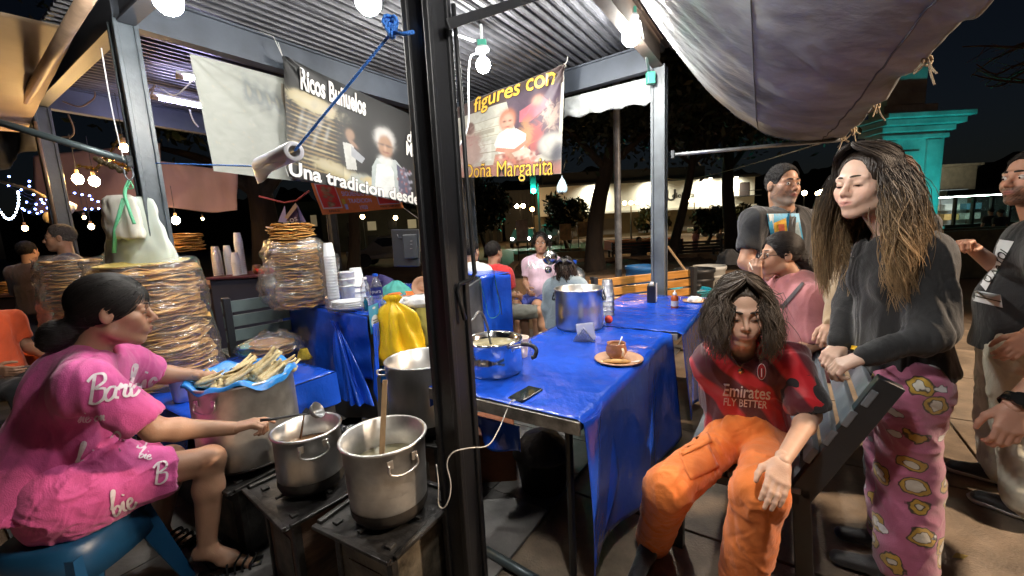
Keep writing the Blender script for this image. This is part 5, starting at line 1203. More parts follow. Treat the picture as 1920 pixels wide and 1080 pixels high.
# ================================================================ BENCHES
def bench(a, b, L, dirv, facing, slatm, framem, label, n_back=4, n_seat=5, arm=True, zs=.43, top=.86, rec=.16, depth=.46, slatw=.075, gap=.028, grp='slatted park benches'):
    """a: near-end front foot; dirv along; facing = towards the sitter's front"""
    d = Vector(dirv).normalized(); f = Vector(facing).normalized(); o0 = Vector(a); t = thing('park_bench', label, 'bench', o0, grp); bk = -f
    for i in range(n_seat):
        c = o0+bk*(.03+i*(depth-.03)/(n_seat)+.03); MB().bar(c+Vector((0, 0, zs-.012+.008*i*0)), c+d*L+Vector((0, 0, zs-.012)), (depth/n_seat)*.80, .024).build('seat_slat', slatm, t, bevel=.004)
    for i in range(n_back):
        u = (i+.5)/n_back; z = zs+.10+(top-zs-.10)*u; c = o0+bk*(depth+.0+rec*u*1.0)+Vector((0, 0, z)); up_ = (bk*rec+Vector((0, 0, top-zs))).normalized(); hgt = (top-zs-.10)/n_back*.80
        x = d; y = up_; z_ = x.cross(y); q = Matrix((x, z_, y)).transposed(); MB().box(c+d*(L/2)-bk*.02, (L, .022, hgt), rot=q).build('back_slat', slatm, t, bevel=.004)
    for e, ll in enumerate((.03, L-.03)):
        p = o0+d*ll; mb = MB()
        mb.bar(p+Vector((0, 0, 0)), p+Vector((0, 0, zs+(.20 if arm else -.02))), .05, .05, up=f)
        r_ = p+bk*(depth-.02); mb.bar(r_+bk*.03, r_+Vector((0, 0, zs)), .05, .06, up=f); mb.bar(r_+Vector((0, 0, zs-.03)), r_+bk*(rec+.03)+Vector((0, 0, top+.02)), .05, .075, up=f)
        mb.bar(p+bk*.0+Vector((0, 0, zs-.05)), r_+Vector((0, 0, zs-.05)), .05, .04); o = mb.build('end_frame', framem, t, bevel=.004)
        if arm: MB().bar(p+f*.03+Vector((0, 0, zs+.21)), r_+bk*.10+Vector((0, 0, zs+.21)), .06, .028).build('armrest', framem, t, bevel=.004)
    return t
gs = M('grey_bench_paint', (.14, .16, .18), .42, var=.2, vscale=10, bump=.1); bf = M('black_bench_frame', (.018, .02, .023), .42, bump=.1)
bench(K(1.76, -.37), None, 1.25, KA, -KB, gs, bf, 'grey slatted bench with black end frame under the boy in the red jersey', arm=False, top=.86, rec=.20, n_back=4)
wd_ = M('varnished_wood', (.50, .23, .05), .38, var=.35, vscale=3, stretch=(1, 1, 9), bump=.1, coat=.2)
e0 = at(1072, 538, 4.35); e1 = at(1236, 545, 4.75); dd = (e1-e0); dd.z = 0; L_ = dd.length+.15; dd.normalize(); fc = Vector((dd.y, -dd.x, 0))
bench(Vector((e0.x, e0.y, 0))-fc*(-.60)*0, None, L_, dd, -fc, wd_, bf, 'yellow varnished slat bench seen from behind, beyond the big steel pot', arm=True, top=.92, grp='slatted park benches', rec=-.02, depth=.40)
e0 = at(396, 580, 3.5); e1 = at(528, 560, 3.9); dd = (e1-e0); dd.z = 0; L_ = dd.length+.3; dd.normalize(); fc = Vector((dd.y, -dd.x, 0))
gg = M('green_grey_paint', (.11, .15, .15), .5, var=.2)
bench(Vector((e0.x, e0.y, 0))+fc*.02, None, L_, dd, -fc, gg, bf, 'grey-green slatted bench seen from behind, between the fritter piles', arm=False, top=1.0, zs=.55, rec=-.02, depth=.4, n_back=3)
# ================================================================ POTS
ss = M('stainless', (.62, .61, .59), .34, metal=1, var=.18, vscale=9, bump=.10, bscale=18, stretch=(1, 1, .4))
sa = M('dull_aluminium', (.62, .61, .58), .42, metal=.85, var=.3, vscale=6, bump=.35, bscale=9)
sh_ = M('mirror_steel', (.74, .74, .74), .13, metal=1, bump=.03, bscale=14)
soot = M('sooty_bottom', (.03, .025, .02), .6, var=.6, vscale=10)
def pot(c, r, h, label, mat, liquid=None, lz=.75, handles='loop', hrot=0, rim=.008, taper=1.03, soot_h=.05, hm=None, th=.004, sootm=None):
    t = thing('cooking_pot', label, 'pot', c, 'steel cooking pots')
    r0_ = r*taper
    MB().lathe([(.001, .0), (r0_*.94, 0), (r0_, .02), (r0_+(r-r0_)*.5, h*.5), (r, h-.012), (r+rim, h-.008), (r+rim+.002, h), (r+rim-.003, h+.004), (r-th, h), (r-th, h*.5), (r0_-th, .02), (.001, .01)], n=56, wob=.003).build('shell', mat, t, smooth=True, local=True)
    if soot_h: MB().lathe([(r0_*.90, -.001), (r0_*.945, -.001), (r0_*1.003+.001, .02), (r0_*1.002+(r-r0_)*soot_h/h+.001, soot_h)], n=48, wob=.0).build('soot', soot, t, smooth=True, local=True)
    if liquid: MB().lathe([(.001, h*lz+.004), (r*.4, h*lz+.001), (r*.7, h*lz+.003), (r-th-.001, h*lz)], n=40, wob=.0).build('food', liquid, t, smooth=True, local=True)
    for s in (0, math.pi):
        a = hrot+s; x = Vector((math.cos(a), math.sin(a), 0)); y = Vector((-x.y, x.x, 0)); z = Vector((0, 0, h*.86))
        if handles == 'loop': pts = smooth_path([z+x*(r-.002)+y*.045, z+x*(r+.025)+y*.045+Vector((0, 0, .004)), z+x*(r+.042)+y*.03+Vector((0, 0, .008)), z+x*(r+.042)-y*.03+Vector((0, 0, .008)), z+x*(r+.025)-y*.045+Vector((0, 0, .004)), z+x*(r-.002)-y*.045], 4); o = MB().tube(pts, .0052, 8).build('handle', hm or ss, t, smooth=True, local=True)
        else:
            pts = smooth_path([z+x*(r+.004)+y*.05, z+x*(r+.012)+y*.05-Vector((0, 0, .03)), z+x*(r+.014)-Vector((0, 0, .045)), z+x*(r+.012)-y*.05-Vector((0, 0, .03)), z+x*(r+.004)-y*.05], 4); o = MB().tube(pts, .005, 8).build('handle', hm or ss, t, smooth=True, local=True)
        for sg in (-1, 1): MB().box(z+x*(r+.002)+y*.045*sg, (.006, .022, .03), rz=a).build('handle_plate', hm or ss, o, local=True, bevel=.002)
    return t
black_m = M('stove_black', (.022, .02, .018), .5, var=.6, vscale=12, bump=.4, bscale=40)
trayp = M('stove_tray', (.055, .052, .05), .35, metal=.6, var=.7, vscale=9, bump=.4, bscale=24)
wood_b = M('old_box_wood', (.13, .075, .045), .65, var=.5, vscale=5, stretch=(1, 1, 5), bump=.4); tin = M('stained_tin', (.13, .11, .08), .5, metal=.3, var=.7, vscale=9, bump=.3)
def stove(c, rz, w, z, label, panel, corner=True):
    t = thing('stove', label, 'stove', (c[0], c[1], 0), 'box stoves under the cooking pots', rz=rz)
    bw = w*.70
    for i, (dx, dy, a) in enumerate(((0, -bw/2, 0), (0, bw/2, 0), (-bw/2, 0, math.pi/2), (bw/2, 0, math.pi/2))):
        MB().box((dx, dy, z/2-.005), (bw-(0 if i < 2 else .02), .012, z-.05), rz=a).build('side_panel', panel if i in (0, 3) else black_m, t, bevel=.003, local=True)
        MB().box((dx*.985, dy*.985-(.009 if i == 0 else 0), z*.42), (bw*.62, .004, z*.5), rz=a).build('stain_plate', tin if i == 0 else black_m, t, local=True) if i == 0 else None
    for sx in (-1, 1):
        for sy in (-1, 1): MB().box((sx*bw/2, sy*bw/2, z/2), (.028, .028, z-.03)).build('corner_post', black_m, t, local=True, bevel=.003)
    mb = MB(); mb.box((0, 0, z-.028), (w, w, .006))
    for sx, sy, lx, ly in ((0, -w/2, w, .02), (0, w/2, w, .02), (-w/2, 0, .02, w-.04), (w/2, 0, .02, w-.04)): mb.box((sx, sy, z-.018), (lx, ly, .014))
    mb.build('tray', trayp, t, bevel=.003, local=True)
    MB().lathe([(.05, z-.024), (.075, z-.014), (.085, z-.014), (.09, z-.024)], n=24).build('burner', black_m, t, smooth=True, local=True)
    for k_ in range(4): MB().bar((.07*math.cos(k_*1.57), .07*math.sin(k_*1.57), z-.006), (.15*math.cos(k_*1.57), .15*math.sin(k_*1.57), z-.006), .012, .01).build('pan_support', black_m, t, local=True)
    return t
PM = Vector((-.885, 1.64, .44)); PRr = Vector((-.50, 1.44, .44)); PCn = Vector((-1.33, 1.95, .41)); PDk = at(800, 790, 2.15)
stove(PM, R(-40), .40, .44, 'brown box stove with a tin tray under the middle cooking pot', wood_b)
stove(PRr, R(-30), .38, .44, 'grimy box stove under the right-hand cooking pot nearest the black post', tin)
stove(PCn, R(-30), .46, .41, 'black box stove under the big corn-husk pot', black_m)
stove(PDk, R(-20), .40, PDk.z, 'box stove half hidden by the black post, under the tall pot', wood_b)
broth = M('brown_broth', (.16, .075, .03), .15, var=.5, vscale=14, spec=.8); milk = M('pale_atole', (.34, .30, .17), .18, var=.35, vscale=9, spec=.7); choc = M('chocolate_atole', (.20, .10, .05), .18, var=.3, vscale=9)
hd = D_mid = at(578, 800, PM.y)
pot(PM, .128, .235, 'middle steel pot being stirred with a black ladle', ss, broth, .62, 'drop', R(-55))
pot(PRr, .148, .285, 'steel pot with a wooden spatula standing in pale broth, nearest the camera', sa, milk, .60, 'drop', R(-50), taper=.93)
pot(PCn, .215, .405, 'big dented aluminium pot lined with blue plastic and full of tamales', sa, None, .8, 'drop', R(-100), soot_h=.012)
pot(PDk, .185, .36, 'tall dark-bottomed pot half hidden behind the black post', ss, choc, .3, 'loop', R(200), hm=ss)
# wooden spatula
sw = thing('spatula', 'flat wooden spatula standing in the pot of pale broth', 'spatula', PRr+Vector((-.02, .0, .2)))
p_ = at(716, 852, 1.42); q_ = at(722, 712, 1.52); MB().bar(p_, q_, .020, .008, up=(0, -1, .2)).build('handle', M('bare_wood', (.42, .26, .13), .6, var=.3, vscale=5, stretch=(4, 4, 1)), sw, bevel=.003); MB().bar(p_+(p_-q_).normalized()*.10, p_, .034, .007, up=(0, -1, .2)).build('blade', MATS['bare_wood'], sw, bevel=.002)
# corn pot lining and tamales
blin = M('blue_lining', (.03, .26, .75), .3, bump=.6, bscale=26, spec=.6)
lining = thing('lining_bag', 'blue plastic bag folded over the rim of the corn-husk pot', 'plastic bag', PCn+Vector((0, 0, .4)))
V = []; n = 72; rings = [(.13, .355), (.17, .362), (.19, .38), (.207, .404), (.220, .414), (.228, .408), (.231, .396)]
for j, (r_, z) in enumerate(rings):
    for i in range(n):
        a = 2*math.pi*i/n; k_ = 1+.03*math.sin(a*7+j)+.03*noise.noise(Vector((math.cos(a)*3, math.sin(a)*3, j*.5))); dz = (.012*math.sin(a*5+1)+.008*math.sin(a*11))*(j >= 3)
        if j >= 5: dz -= .010*max(0, math.sin(a*2+2.2))*(j-4)
        V.append((PCn.x+r_*k_*math.cos(a), PCn.y+r_*k_*math.sin(a), PCn.z+z+dz+.006))
V.append((PCn.x, PCn.y, PCn.z+.35)); F = [(j*n+i, j*n+(i+1) % n, (j+1)*n+(i+1) % n, (j+1)*n+i) for j in range(len(rings)-1) for i in range(n)]+[(i, len(V)-1, (i+1) % n) for i in range(n)]
mesh_obj('lining', V, F, blin, lining, smooth=True)
husk = M('corn_husk', (.62, .46, .20), .6, var=.35, vscale=8, stretch=(9, 9, 1), bump=.5, bscale=60, col2=(.78, .66, .38)); husks = []
def tamal(seed):
    r = random.Random(seed); mb = MB(); L = .095; wd = .027
    def f(u, v):
        a = 2*math.pi*u; x = (v-.5)*L; w = wd*(1-.55*abs(v-.45)**1.5*2.0)*(1+.12*math.sin(a*4+seed)); return Vector((x, w*1.25*math.cos(a), w*.62*math.sin(a)+.004*math.sin(v*8)))
    mb.grid(f, 14, 10)
    for q in range(2):
        mb.grid(lambda u, v: Vector(((u-.25)*L*1.25, (v-.5)*.04*(1-.6*u)+.012*(q*2-1), .014+.010*math.cos((v-.5)*3)+.012*u*u*(1+q))), 8, 4)
    me = mb.build('tamal', husk, None, smooth=True, solid=.0012); return me
protos = [tamal(s) for s in range(4)]
spots = [(480, 698, 2.00, .25, .35, 1.35), (502, 702, 1.98, .75, .5, 1.3), (455, 708, 1.95, .4, .25, 1.2), (428, 706, 1.92, 2.6, .1, 1.1), (410, 712, 1.9, 2.9, .05, 1.0), (532, 706, 2.02, .2, .2, 1.05), (520, 712, 1.95, .9, .35, 1.1), (470, 715, 1.88, .6, .3, 1.15), (440, 698, 2.05, 1.2, .2, 1.0), (545, 696, 2.07, 1.4, .1, .9), (494, 690, 2.08, .9, .45, 1.1), (420, 718, 1.86, .1, .1, 1.0), (446, 719, 1.84, 2.2, .1, .95)]
tl_ = ['', '', 'third tamale, lying left of the centre of the pot', 'tamale at the far left of the pot pointing at the rim', 'leftmost tamale tucked under the blue lining', 'tamale at the right of the pot below the rim', 'tamale at the right, in front of the rightmost one', 'tamale lying at the front of the pot', 'tamale at the back left of the pot', 'rightmost tamale resting on the blue lining', 'tamale at the back centre leaning up', 'small tamale at the front left by the lining', 'tamale at the front, left of the middle']
lbs = ['tamale in pale husk at the centre of the pot, leaning up', 'tamale in pale husk leaning to the upper right in the corn pot']
for i, (px, py, Y, rz, tilt, sc) in enumerate(spots):
    src = protos[i % 4]; o = src if i < 4 else src.copy()
    if i >= 4: COL.objects.link(o)
    o.location = PCn+Vector(((px-470)/175*.40*1.0, (Y-1.95)*.9, .375+.02*(i < 2)+.012*(i % 3))); o.rotation_euler = (random.uniform(-.4, .4), -tilt, rz); o.scale = (sc,)*3
    tag(o, lbs[i] if i < 2 else tl_[i], 'tamale', 'tamales in the big pot')
# ladle held in the middle pot
hand_l = at(512, 786, 1.56); bowl = at(592, 772, 1.63); lad = thing('ladle', 'black ladle lifted over the middle pot, held by the woman in pink', 'ladle', hand_l)
MB().tube([at(488, 788, 1.55), hand_l, at(555, 778, 1.62), at(588, 775, 1.63)], [.006, .006, .0045, .004], 8).build('handle', M('black_nylon', (.015, .015, .017), .35), lad, smooth=True)
lr = Matrix.Rotation(R(60), 3, 'Y'); MB().lathe([(.001, -.034), (.018, -.03), (.030, -.018), (.036, .0), (.034, .0), (.028, -.017), (.001, -.030)], at(597, 768, 1.63), 24, rot=lr).build('bowl', M('grey_ladle', (.16, .17, .18), .3, metal=.4), lad, smooth=True)
MB().tube([at(570, 778, 1.63), at(567, 800, 1.63), at(563, 822, 1.63)], [.003, .004, .005], 6).build('broth_drip', broth, lad, smooth=True)
# green tub, white cup, bag of fritters on the low table
q = on(477, 666, LZ+.008); t = thing('food_tub', 'turquoise plastic tub with a pale lid on the low blue table', 'tub', q); gt = M('turquoise_plastic', (.02, .45, .33), .35, spec=.5)
MB().lathe([(.001, 0), (.085, 0), (.09, .005), (.098, .075), (.101, .078), (.001, .079)], n=36).build('tub', gt, t, smooth=True, local=True); MB().lathe([(.001, .088), (.098, .087), (.104, .083), (.104, .072), (.101, .072)], n=36).build('lid', M('pale_lid', (.25, .62, .60), .35), t, smooth=True, local=True)
MB().tube([(.1*math.cos(a), .1*math.sin(a), .06-.03*math.sin((a-3.6)/2.2*math.pi)) for a in np.linspace(3.6, 5.8, 12)], .003, 6).build('bail', gt, t, local=True)
q = on(347, 752, LZ-.0)+Vector((0, 0, .006)); t = thing('plastic_cup', 'white plastic litre tub at the near edge of the low blue table', 'cup', q); MB().lathe([(.001, 0), (.045, 0), (.05, .005), (.06, .14), (.068, .143), (.068, .15), (.064, .150), (.056, .14), (.046, .01), (.001, .008)], n=36).build('cup', M('milk_plastic', (.68, .70, .74), .35, sss=.1), t, smooth=True, local=True)
q = on(505, 668, LZ+.01); pile(q+Vector((0, .06, 0)), .145, .10, 9, 'small pile of fritters in a loose bag on the low blue table', jit=.08); bagwrap(q+Vector((0, .06, 0)), .20, .17, 'crumpled clear bag over the small fritter pile on the low table', 31, cr=.34, prof=[(0, .9), (.3, 1.05), (.6, .95), (.85, .6), (1, .25)], squash=.9)
q = on(572, 676, LZ+.01); tied_bag((q.x, q.y, q.z+.09), .05, .08, 'wrapper', 'small yellow and black wrapper at the end of the low table', M('yellow_wrap', (.5, .36, .03), .35, var=.8, vscale=12), 3, 20, 8, cat='wrapper', prof=[(0, .5), (1, 1)])
# ================================================================ ON THE TABLES
TZ = .7565
q = on(1094, 623, TZ); pot((q.x, q.y+.15, TZ), .158, .27, 'large straight steel pot at the back edge of the near table', ss, choc, .80, 'drop', R(160), soot_h=0, hm=black)
q = on(926, 712, TZ); SP = (q.x, q.y+.12, TZ); pot(SP, .135, .165, 'shiny steel pot with black-handled ladle beside the black post', sh_, milk, .82, 'loop', R(150), soot_h=0, hm=ss)
l2_ = thing('ladle', 'steel ladle with curved black handle resting in the shiny pot', 'ladle', at(960, 650, 1.9)); MB().tube(smooth_path([at(945, 655, 1.9), at(963, 649, 1.82), at(982, 646, 1.76)]), [.003]+[.006]*10, 8).build('shank', ss, l2_, smooth=True); MB().tube(smooth_path([at(978, 646, 1.77), at(994, 647, 1.73), at(1005, 655, 1.71), at(1003, 668, 1.70), at(996, 671, 1.70)]), [.007]+[.009]*19+[.007], 8).build('handle', MATS['black_nylon'], l2_, smooth=True)
l3_ = thing('ladle', 'ladle with bent grey handle standing in the shiny pot behind the post', 'ladle', at(905, 600, 1.85)); MB().tube(smooth_path([at(873, 606, 1.8), at(886, 600, 1.82), at(896, 586, 1.85), at(905, 590, 1.88), at(913, 610, 1.9), at(920, 645, 1.92)]), .006, 8).build('handle', M('grey_steel', (.16, .17, .18), .3, metal=.7), l3_, smooth=True)
q = on(978, 672, TZ); t = thing('foam_cup', 'foam cup in a plastic sleeve right of the shiny pot', 'cup', (q.x, q.y+.03, TZ)); MB().lathe([(r_*1.1, z*1.1) for r_, z in cupP], n=20).build('cup', M('cream_foam', (.62, .52, .45), .5), t, smooth=True, local=True); bagwrap((q.x, q.y+.03, TZ), .055, .09, 'clear bag around the foam cup right of the shiny pot', 41, cr=.4, n=30, m_=14)
# napkin holder
q = on(1095, 640, TZ); nh = thing('napkin_holder', 'silver triangular napkin holder with white napkins on the near table', 'napkin holder', q)
al = M('silver_plate', (.45, .46, .50), .3, metal=.8); dr_ = (cR-Vector((0, 0, cR.z))).normalized(); dr_ = Matrix.Rotation(-.25, 3, 'Z') @ dr_; dn_ = Vector((dr_.y, -dr_.x, 0))
for s in (-1, 1):
    base = q+dn_*(.022*s); P4_ = [base-dr_*.062, base+dr_*.062, base+dr_*.062+Vector((0, 0, .03)), base+Vector((0, 0, .10)), base-dr_*.062+Vector((0, 0, .03))]
    P4_ = [base-dr_*.005, base+dr_*.065+Vector((0, 0, .035)), base+dr_*.03+Vector((0, 0, .10))*.9, base-dr_*.065+Vector((0, 0, .035))]
    P4_ = [base-dr_*.066, base+dr_*.066, base+dr_*.0+Vector((0, 0, .088))]
    mesh_obj('plate', [p+dn_*.0015*s for p in P4_], [(0, 1, 2)], al, nh)
    mb = MB()
    for i in range(1, 8):
        u = i/8; mb.tube([base-dr_*.066*(1-u)+Vector((0, 0, .088*u))*1+dn_*.003*s, base+dr_*.066*(2*u-1)*1+dn_*.003*s], .0014, 4); mb.tube([base+dr_*.066*(1-u)+Vector((0, 0, .088*u))+dn_*.003*s, base-dr_*.066*(2*u-1)+dn_*.003*s], .0014, 4)
    for a_b in ((0, 1), (1, 2), (2, 0)): mb.tube([P4_[a_b[0]], P4_[a_b[1]]], .003, 6)
    mb.build('relief', al, nh, smooth=True)
nw = M('paper_napkin', (.72, .73, .78), .8)
for i in range(7): b_ = q+dn_*(-.014+.0045*i)+dr_*(.012+random.uniform(-.003, .003)); MB().box(b_+Vector((0, 0, .058+.002*(i % 3))), (.098, .002, .098), rot=Matrix((dr_, dn_, Vector((0, 0, 1)))).transposed() @ Matrix.Rotation(-.14, 3, 'Y')).build('napkin', nw, nh)
# plate, mug, tamale, spoon
q = on(1160, 676, TZ); clay = M('clay_plate', (.48, .27, .16), .5, var=.15, vscale=12); t = thing('plate', 'round clay plate with a mug and half a tamale on the near table', 'plate', q); MB().lathe([(.001, 0), (.075, 0), (.118, .010), (.122, .014), (.119, .017), (.09, .010), (.075, .006), (.001, .006)], n=48).build('plate', clay, t, smooth=True, local=True)
mq = q+Vector((-.005, .025, .007)); t = thing('clay_mug', 'round-bellied clay mug standing on the clay plate', 'mug', mq); MB().lathe([(.001, 0), (.032, 0), (.050, .022), (.055, .042), (.050, .062), (.046, .072), (.048, .080), (.044, .080), (.042, .070), (.046, .05), (.001, .02)], n=36).build('mug', M('glazed_clay', (.34, .15, .08), .25, var=.3, vscale=14, coat=.4), t, smooth=True, local=True); MB().lathe([(.001, .066), (.043, .066)], n=24).build('drink', choc, t, smooth=True, local=True)
hp_ = [mq+dr_*.03+dn_*.045+Vector((0, 0, .06)), mq+dr_*.035+dn_*.066+Vector((0, 0, .055)), mq+dr_*.032+dn_*.068+Vector((0, 0, .035)), mq+dr_*.03+dn_*.052+Vector((0, 0, .022))]
MB().tube(smooth_path(hp_), .006, 8).build('handle', M('pale_glaze', (.62, .48, .34), .3), t, smooth=True)
tag(MB().tube([mq+dr_*.005+Vector((0, 0, .05)), mq+dr_*.03+Vector((0, 0, .112))], [.004, .007], 6, flat=.4).build('spoon', foam, None, smooth=True), 'white plastic spoon sticking out of the clay mug', 'spoon')
tm = thing('tamale', 'half-eaten tamale lying on the front of the clay plate', 'tamale', q+dn_*.06); 
MB().tube([q+dn_*.065-dr_*.075+Vector((0, 0, .014)), q+dn_*.07-dr_*.02+Vector((0, 0, .02)), q+dn_*.062+dr_*.03+Vector((0, 0, .018)), q+dn_*.058+dr_*.055+Vector((0, 0, .016))], [.010, .017, .015, .008], 10, flat=.6).build('dough', M('tamale_dough', (.55, .33, .12), .7, var=.3, vscale=30, bump=.6), tm, smooth=True); MB().grid(lambda u, v: q+dn_*(.045+.045*v)+dr_*(-.085+.11*u)+Vector((0, 0, .010+.006*math.sin(v*3+u*4))), 8, 5).build('husk', husk, tm, smooth=True, solid=.001)
tag(MB().tube([q+dn_*.075+dr_*.06+Vector((0, 0, .02)), q+dn_*.068+dr_*.10+Vector((0, 0, .024))], [.003, .007], 6, flat=.35).build('spoon', foam, None), 'clear plastic spoon at the right of the clay plate', 'spoon')
# phone and cable
ph = [on(x, y, TZ+.004) for x, y in ((951, 745), (985, 755), (1020, 734), (985, 722))]; phc = sum(ph, Vector())/4; pv = (ph[2]-ph[1]).normalized(); pu = (ph[0]-ph[1]).normalized()
phn = thing('phone', 'black mobile phone charging at the near edge of the table', 'phone', phc); rm = Matrix((pv, Vector((0, 0, 1)).cross(pv), Vector((0, 0, 1)))).transposed()
MB().box(phc, (.150, .074, .009), rot=rm).build('case', M('phone_black', (.012, .012, .014), .3), phn, bevel=.003); MB().box(phc+Vector((0, 0, .0052)), (.140, .066, .0015), rot=rm).build('screen', M('phone_screen', (.02, .03, .03), .06, spec=.8), phn)
cb = smooth_path([phc-pv*.075, phc-pv*.10+Vector((0, 0, .004)), at(948, 775, 1.55), at(935, 805, 1.45), at(915, 835, 1.38), at(880, 840, 1.33), at(850, 848, 1.30), at(838, 870, 1.29), at(845, 905, 1.28), at(842, 935, 1.27), at(832, 952, 1.27), at(822, 945, 1.28), at(822, 905, 1.28), at(818, 870, 1.3)])
tag(MB().tube(cb, .0022, 6).build('charging_cable', M('grey_cable', (.55, .52, .47), .5), None, smooth=True), 'pale charging cable running from the phone over the table edge to the black post', 'cable'); MB().box(phc-pv*.083, (.018, .010, .006), rot=rm).build('plug', whitep, phn, bevel=.001)
# far table items
q = on(1222, 566, TZ+.004); t = thing('napkin_dispenser', 'black and white napkin dispenser on the far table', 'napkin dispenser', q); rz_ = KANG+.2
MB().box((0, 0, .075), (.13, .07, .15), rz=rz_).build('box', M('dispenser_black', (.015, .015, .018), .3), t, bevel=.008, local=True); MB().box(Matrix.Rotation(rz_, 3, 'Z') @ Vector((0, -.038, .085)), (.11, .006, .15), rz=rz_).build('face_plate', M('dispenser_white', (.6, .6, .62), .35), t, bevel=.002, local=True); MB().box(Matrix.Rotation(rz_, 3, 'Z') @ Vector((0, .0, .158)), (.09, .03, .02), rz=rz_).build('napkins', nw, t, bevel=.003, local=True)
q = on(1265, 578, TZ+.004); t = thing('sauce_bottle', 'squeeze bottle of orange-red hot sauce on the far table', 'bottle', q); MB().lathe([(.001, 0), (.026, 0), (.028, .006), (.028, .085), (.02, .10), (.014, .108)], n=24).build('body', M('hot_sauce', (.40, .08, .02), .25), t, smooth=True, local=True); MB().lathe([(.0285, .02), (.0285, .062)], n=24).build('label_band', white_ink, t, smooth=True, local=True); MB().lathe([(.016, .107), (.016, .122), (.006, .128), (.004, .142), (.001, .143)], n=16).build('cap', whitep, t, smooth=True, local=True)
q = on(1304, 566, TZ+.004); t = thing('plate', 'small clay plate with crumpled white napkin at the far end of the table', 'plate', q); MB().lathe([(.001, 0), (.06, 0), (.10, .010), (.103, .014), (.001, .006)], n=36).build('plate', clay, t, smooth=True, local=True); tied_bag((q.x-.01, q.y, TZ+.055), .06, .045, 'napkin', 'crumpled white napkin on the small clay plate', nw, 8, 24, 8, cat='napkin', prof=[(0, .3), (.4, .9), (1, 1)])
q = on(1141, 592, TZ); cup_stack((q.x, q.y+.02, TZ), 5, 'stack of clear plastic cups right of the large steel pot', 1.25, .03, m_=film('clear_cups2', (.9, .92, 1), .3, .4)); 
q = on(1144, 606, TZ); tag(MB().ball((q.x-.01, q.y, TZ+.028), .028, 12).build('tomato', M('tomato_red', (.55, .04, .015), .25), None, smooth=True), 'red tomato half hidden behind the large steel pot', 'tomato')
# ================================================================ BINS, BUCKETS, JUG BEHIND
def tub(c, r0_, r1_, h, mat, label, name='bin', cat='bin', ribs=True, content=None):
    t = thing(name, label, cat, c); pr = [(.001, 0), (r0_, 0), (r0_*.6+r1_*.4, h*.4), (r1_, h*.93), (r1_+.014, h*.94), (r1_+.016, h), (r1_+.002, h), (r1_-.012, h*.93), (r0_-.01, .02), (.001, .02)]
    MB().lathe(pr, n=36).build('body', mat, t, smooth=True, local=True)
    if ribs: MB().lathe([(r1_*.99+.001, h*.80), (r1_+.006, h*.81), (r1_+.006, h*.84), (r1_*.995+.001, h*.85)], n=36).build('rib', mat, t, smooth=True, local=True)
    if content: MB().lathe([(.001, h*.8), (r1_*.93, h*.8)], n=24).build('content', content, t, local=True)
    return t
q = on(1208, 560, .0); c = at(1206, 560, 6.2); tub((c.x, 6.2, 0), .20, .25, at(1206, 498, 6.2).z, M('blue_bin', (.03, .16, .42), .45), 'blue plastic bin left of the right roof post')
c = at(1302, 520, 5.4); tub((c.x, 5.4, 0), .19, .235, at(1302, 503, 5.4).z, M('black_bin', (.02, .02, .022), .45), 'black plastic bin right of the post, behind the turquoise basin'); c = at(1330, 520, 5.75); tub((c.x, 5.75, 0), .16, .20, at(1330, 498, 5.75).z, M('white_bucket', (.50, .50, .47), .45), 'white bucket behind the black bin', 'bucket', 'bucket')
c = at(1292, 560, 4.75); bz_ = at(1292, 541, 4.75).z; tub((c.x, 4.75, bz_-.16), .17, .225, .16, M('turquoise_basin', (.03, .38, .50), .4), 'turquoise basin of dishes behind the far table', 'basin', 'basin', content=M('dish_water', (.30, .36, .40), .3)); st_ = thing('stool', 'dark stand under the turquoise basin', 'stand', (c.x, 4.75, 0)); MB().lathe([(.14, 0), (.17, .01), (.12, bz_-.17), (.001, bz_-.17)], n=16).build('stand', black_m, st_)
t = thing('plate', 'white patterned plate in the turquoise basin', 'plate', (c.x-.02, 4.68, bz_-.03)); MB().lathe([(.001, 0), (.06, .0), (.10, .012), (.001, .004)], n=28, rot=Matrix.Rotation(.5, 3, 'X')).build('plate', foam, t, smooth=True, local=True)
br = thing('broom', 'wooden-handled brush leaning over the turquoise basin', 'broom', at(1305, 538, 4.7)); MB().tube([at(1252, 462, 4.9), at(1303, 532, 4.68)], .014, 8).build('handle', M('broom_wood', (.42, .26, .13), .6), br, smooth=True); MB().lathe([(.001, 0), (.03, .0), (.055, .05), (.05, .075), (.001, .08)], at(1306, 541, 4.66)-Vector((0, 0, .02)), 14).build('head', black_m, br, smooth=True)
c = at(1076, 520, 5.0); t = thing('water_jug', 'big clear water jug with a blue cap behind the yellow bench', 'jug', (c.x, 5.0, c.z-.2)); jz = .42; MB().lathe([(.001, 0), (.13, 0), (.135, .02), (.135, .10), (.125, .115), (.135, .13), (.135, .24), (.10, .30), (.035, .34), (.033, .38)], n=28).build('body', film('jug_pet', (.7, .82, .95), .2, .35), t, smooth=True, local=True); MB().lathe([(.038, .36), (.038, .41), (.001, .41)], n=18).build('cap', M('blue_cap', (.01, .08, .5), .4), t, smooth=True, local=True)
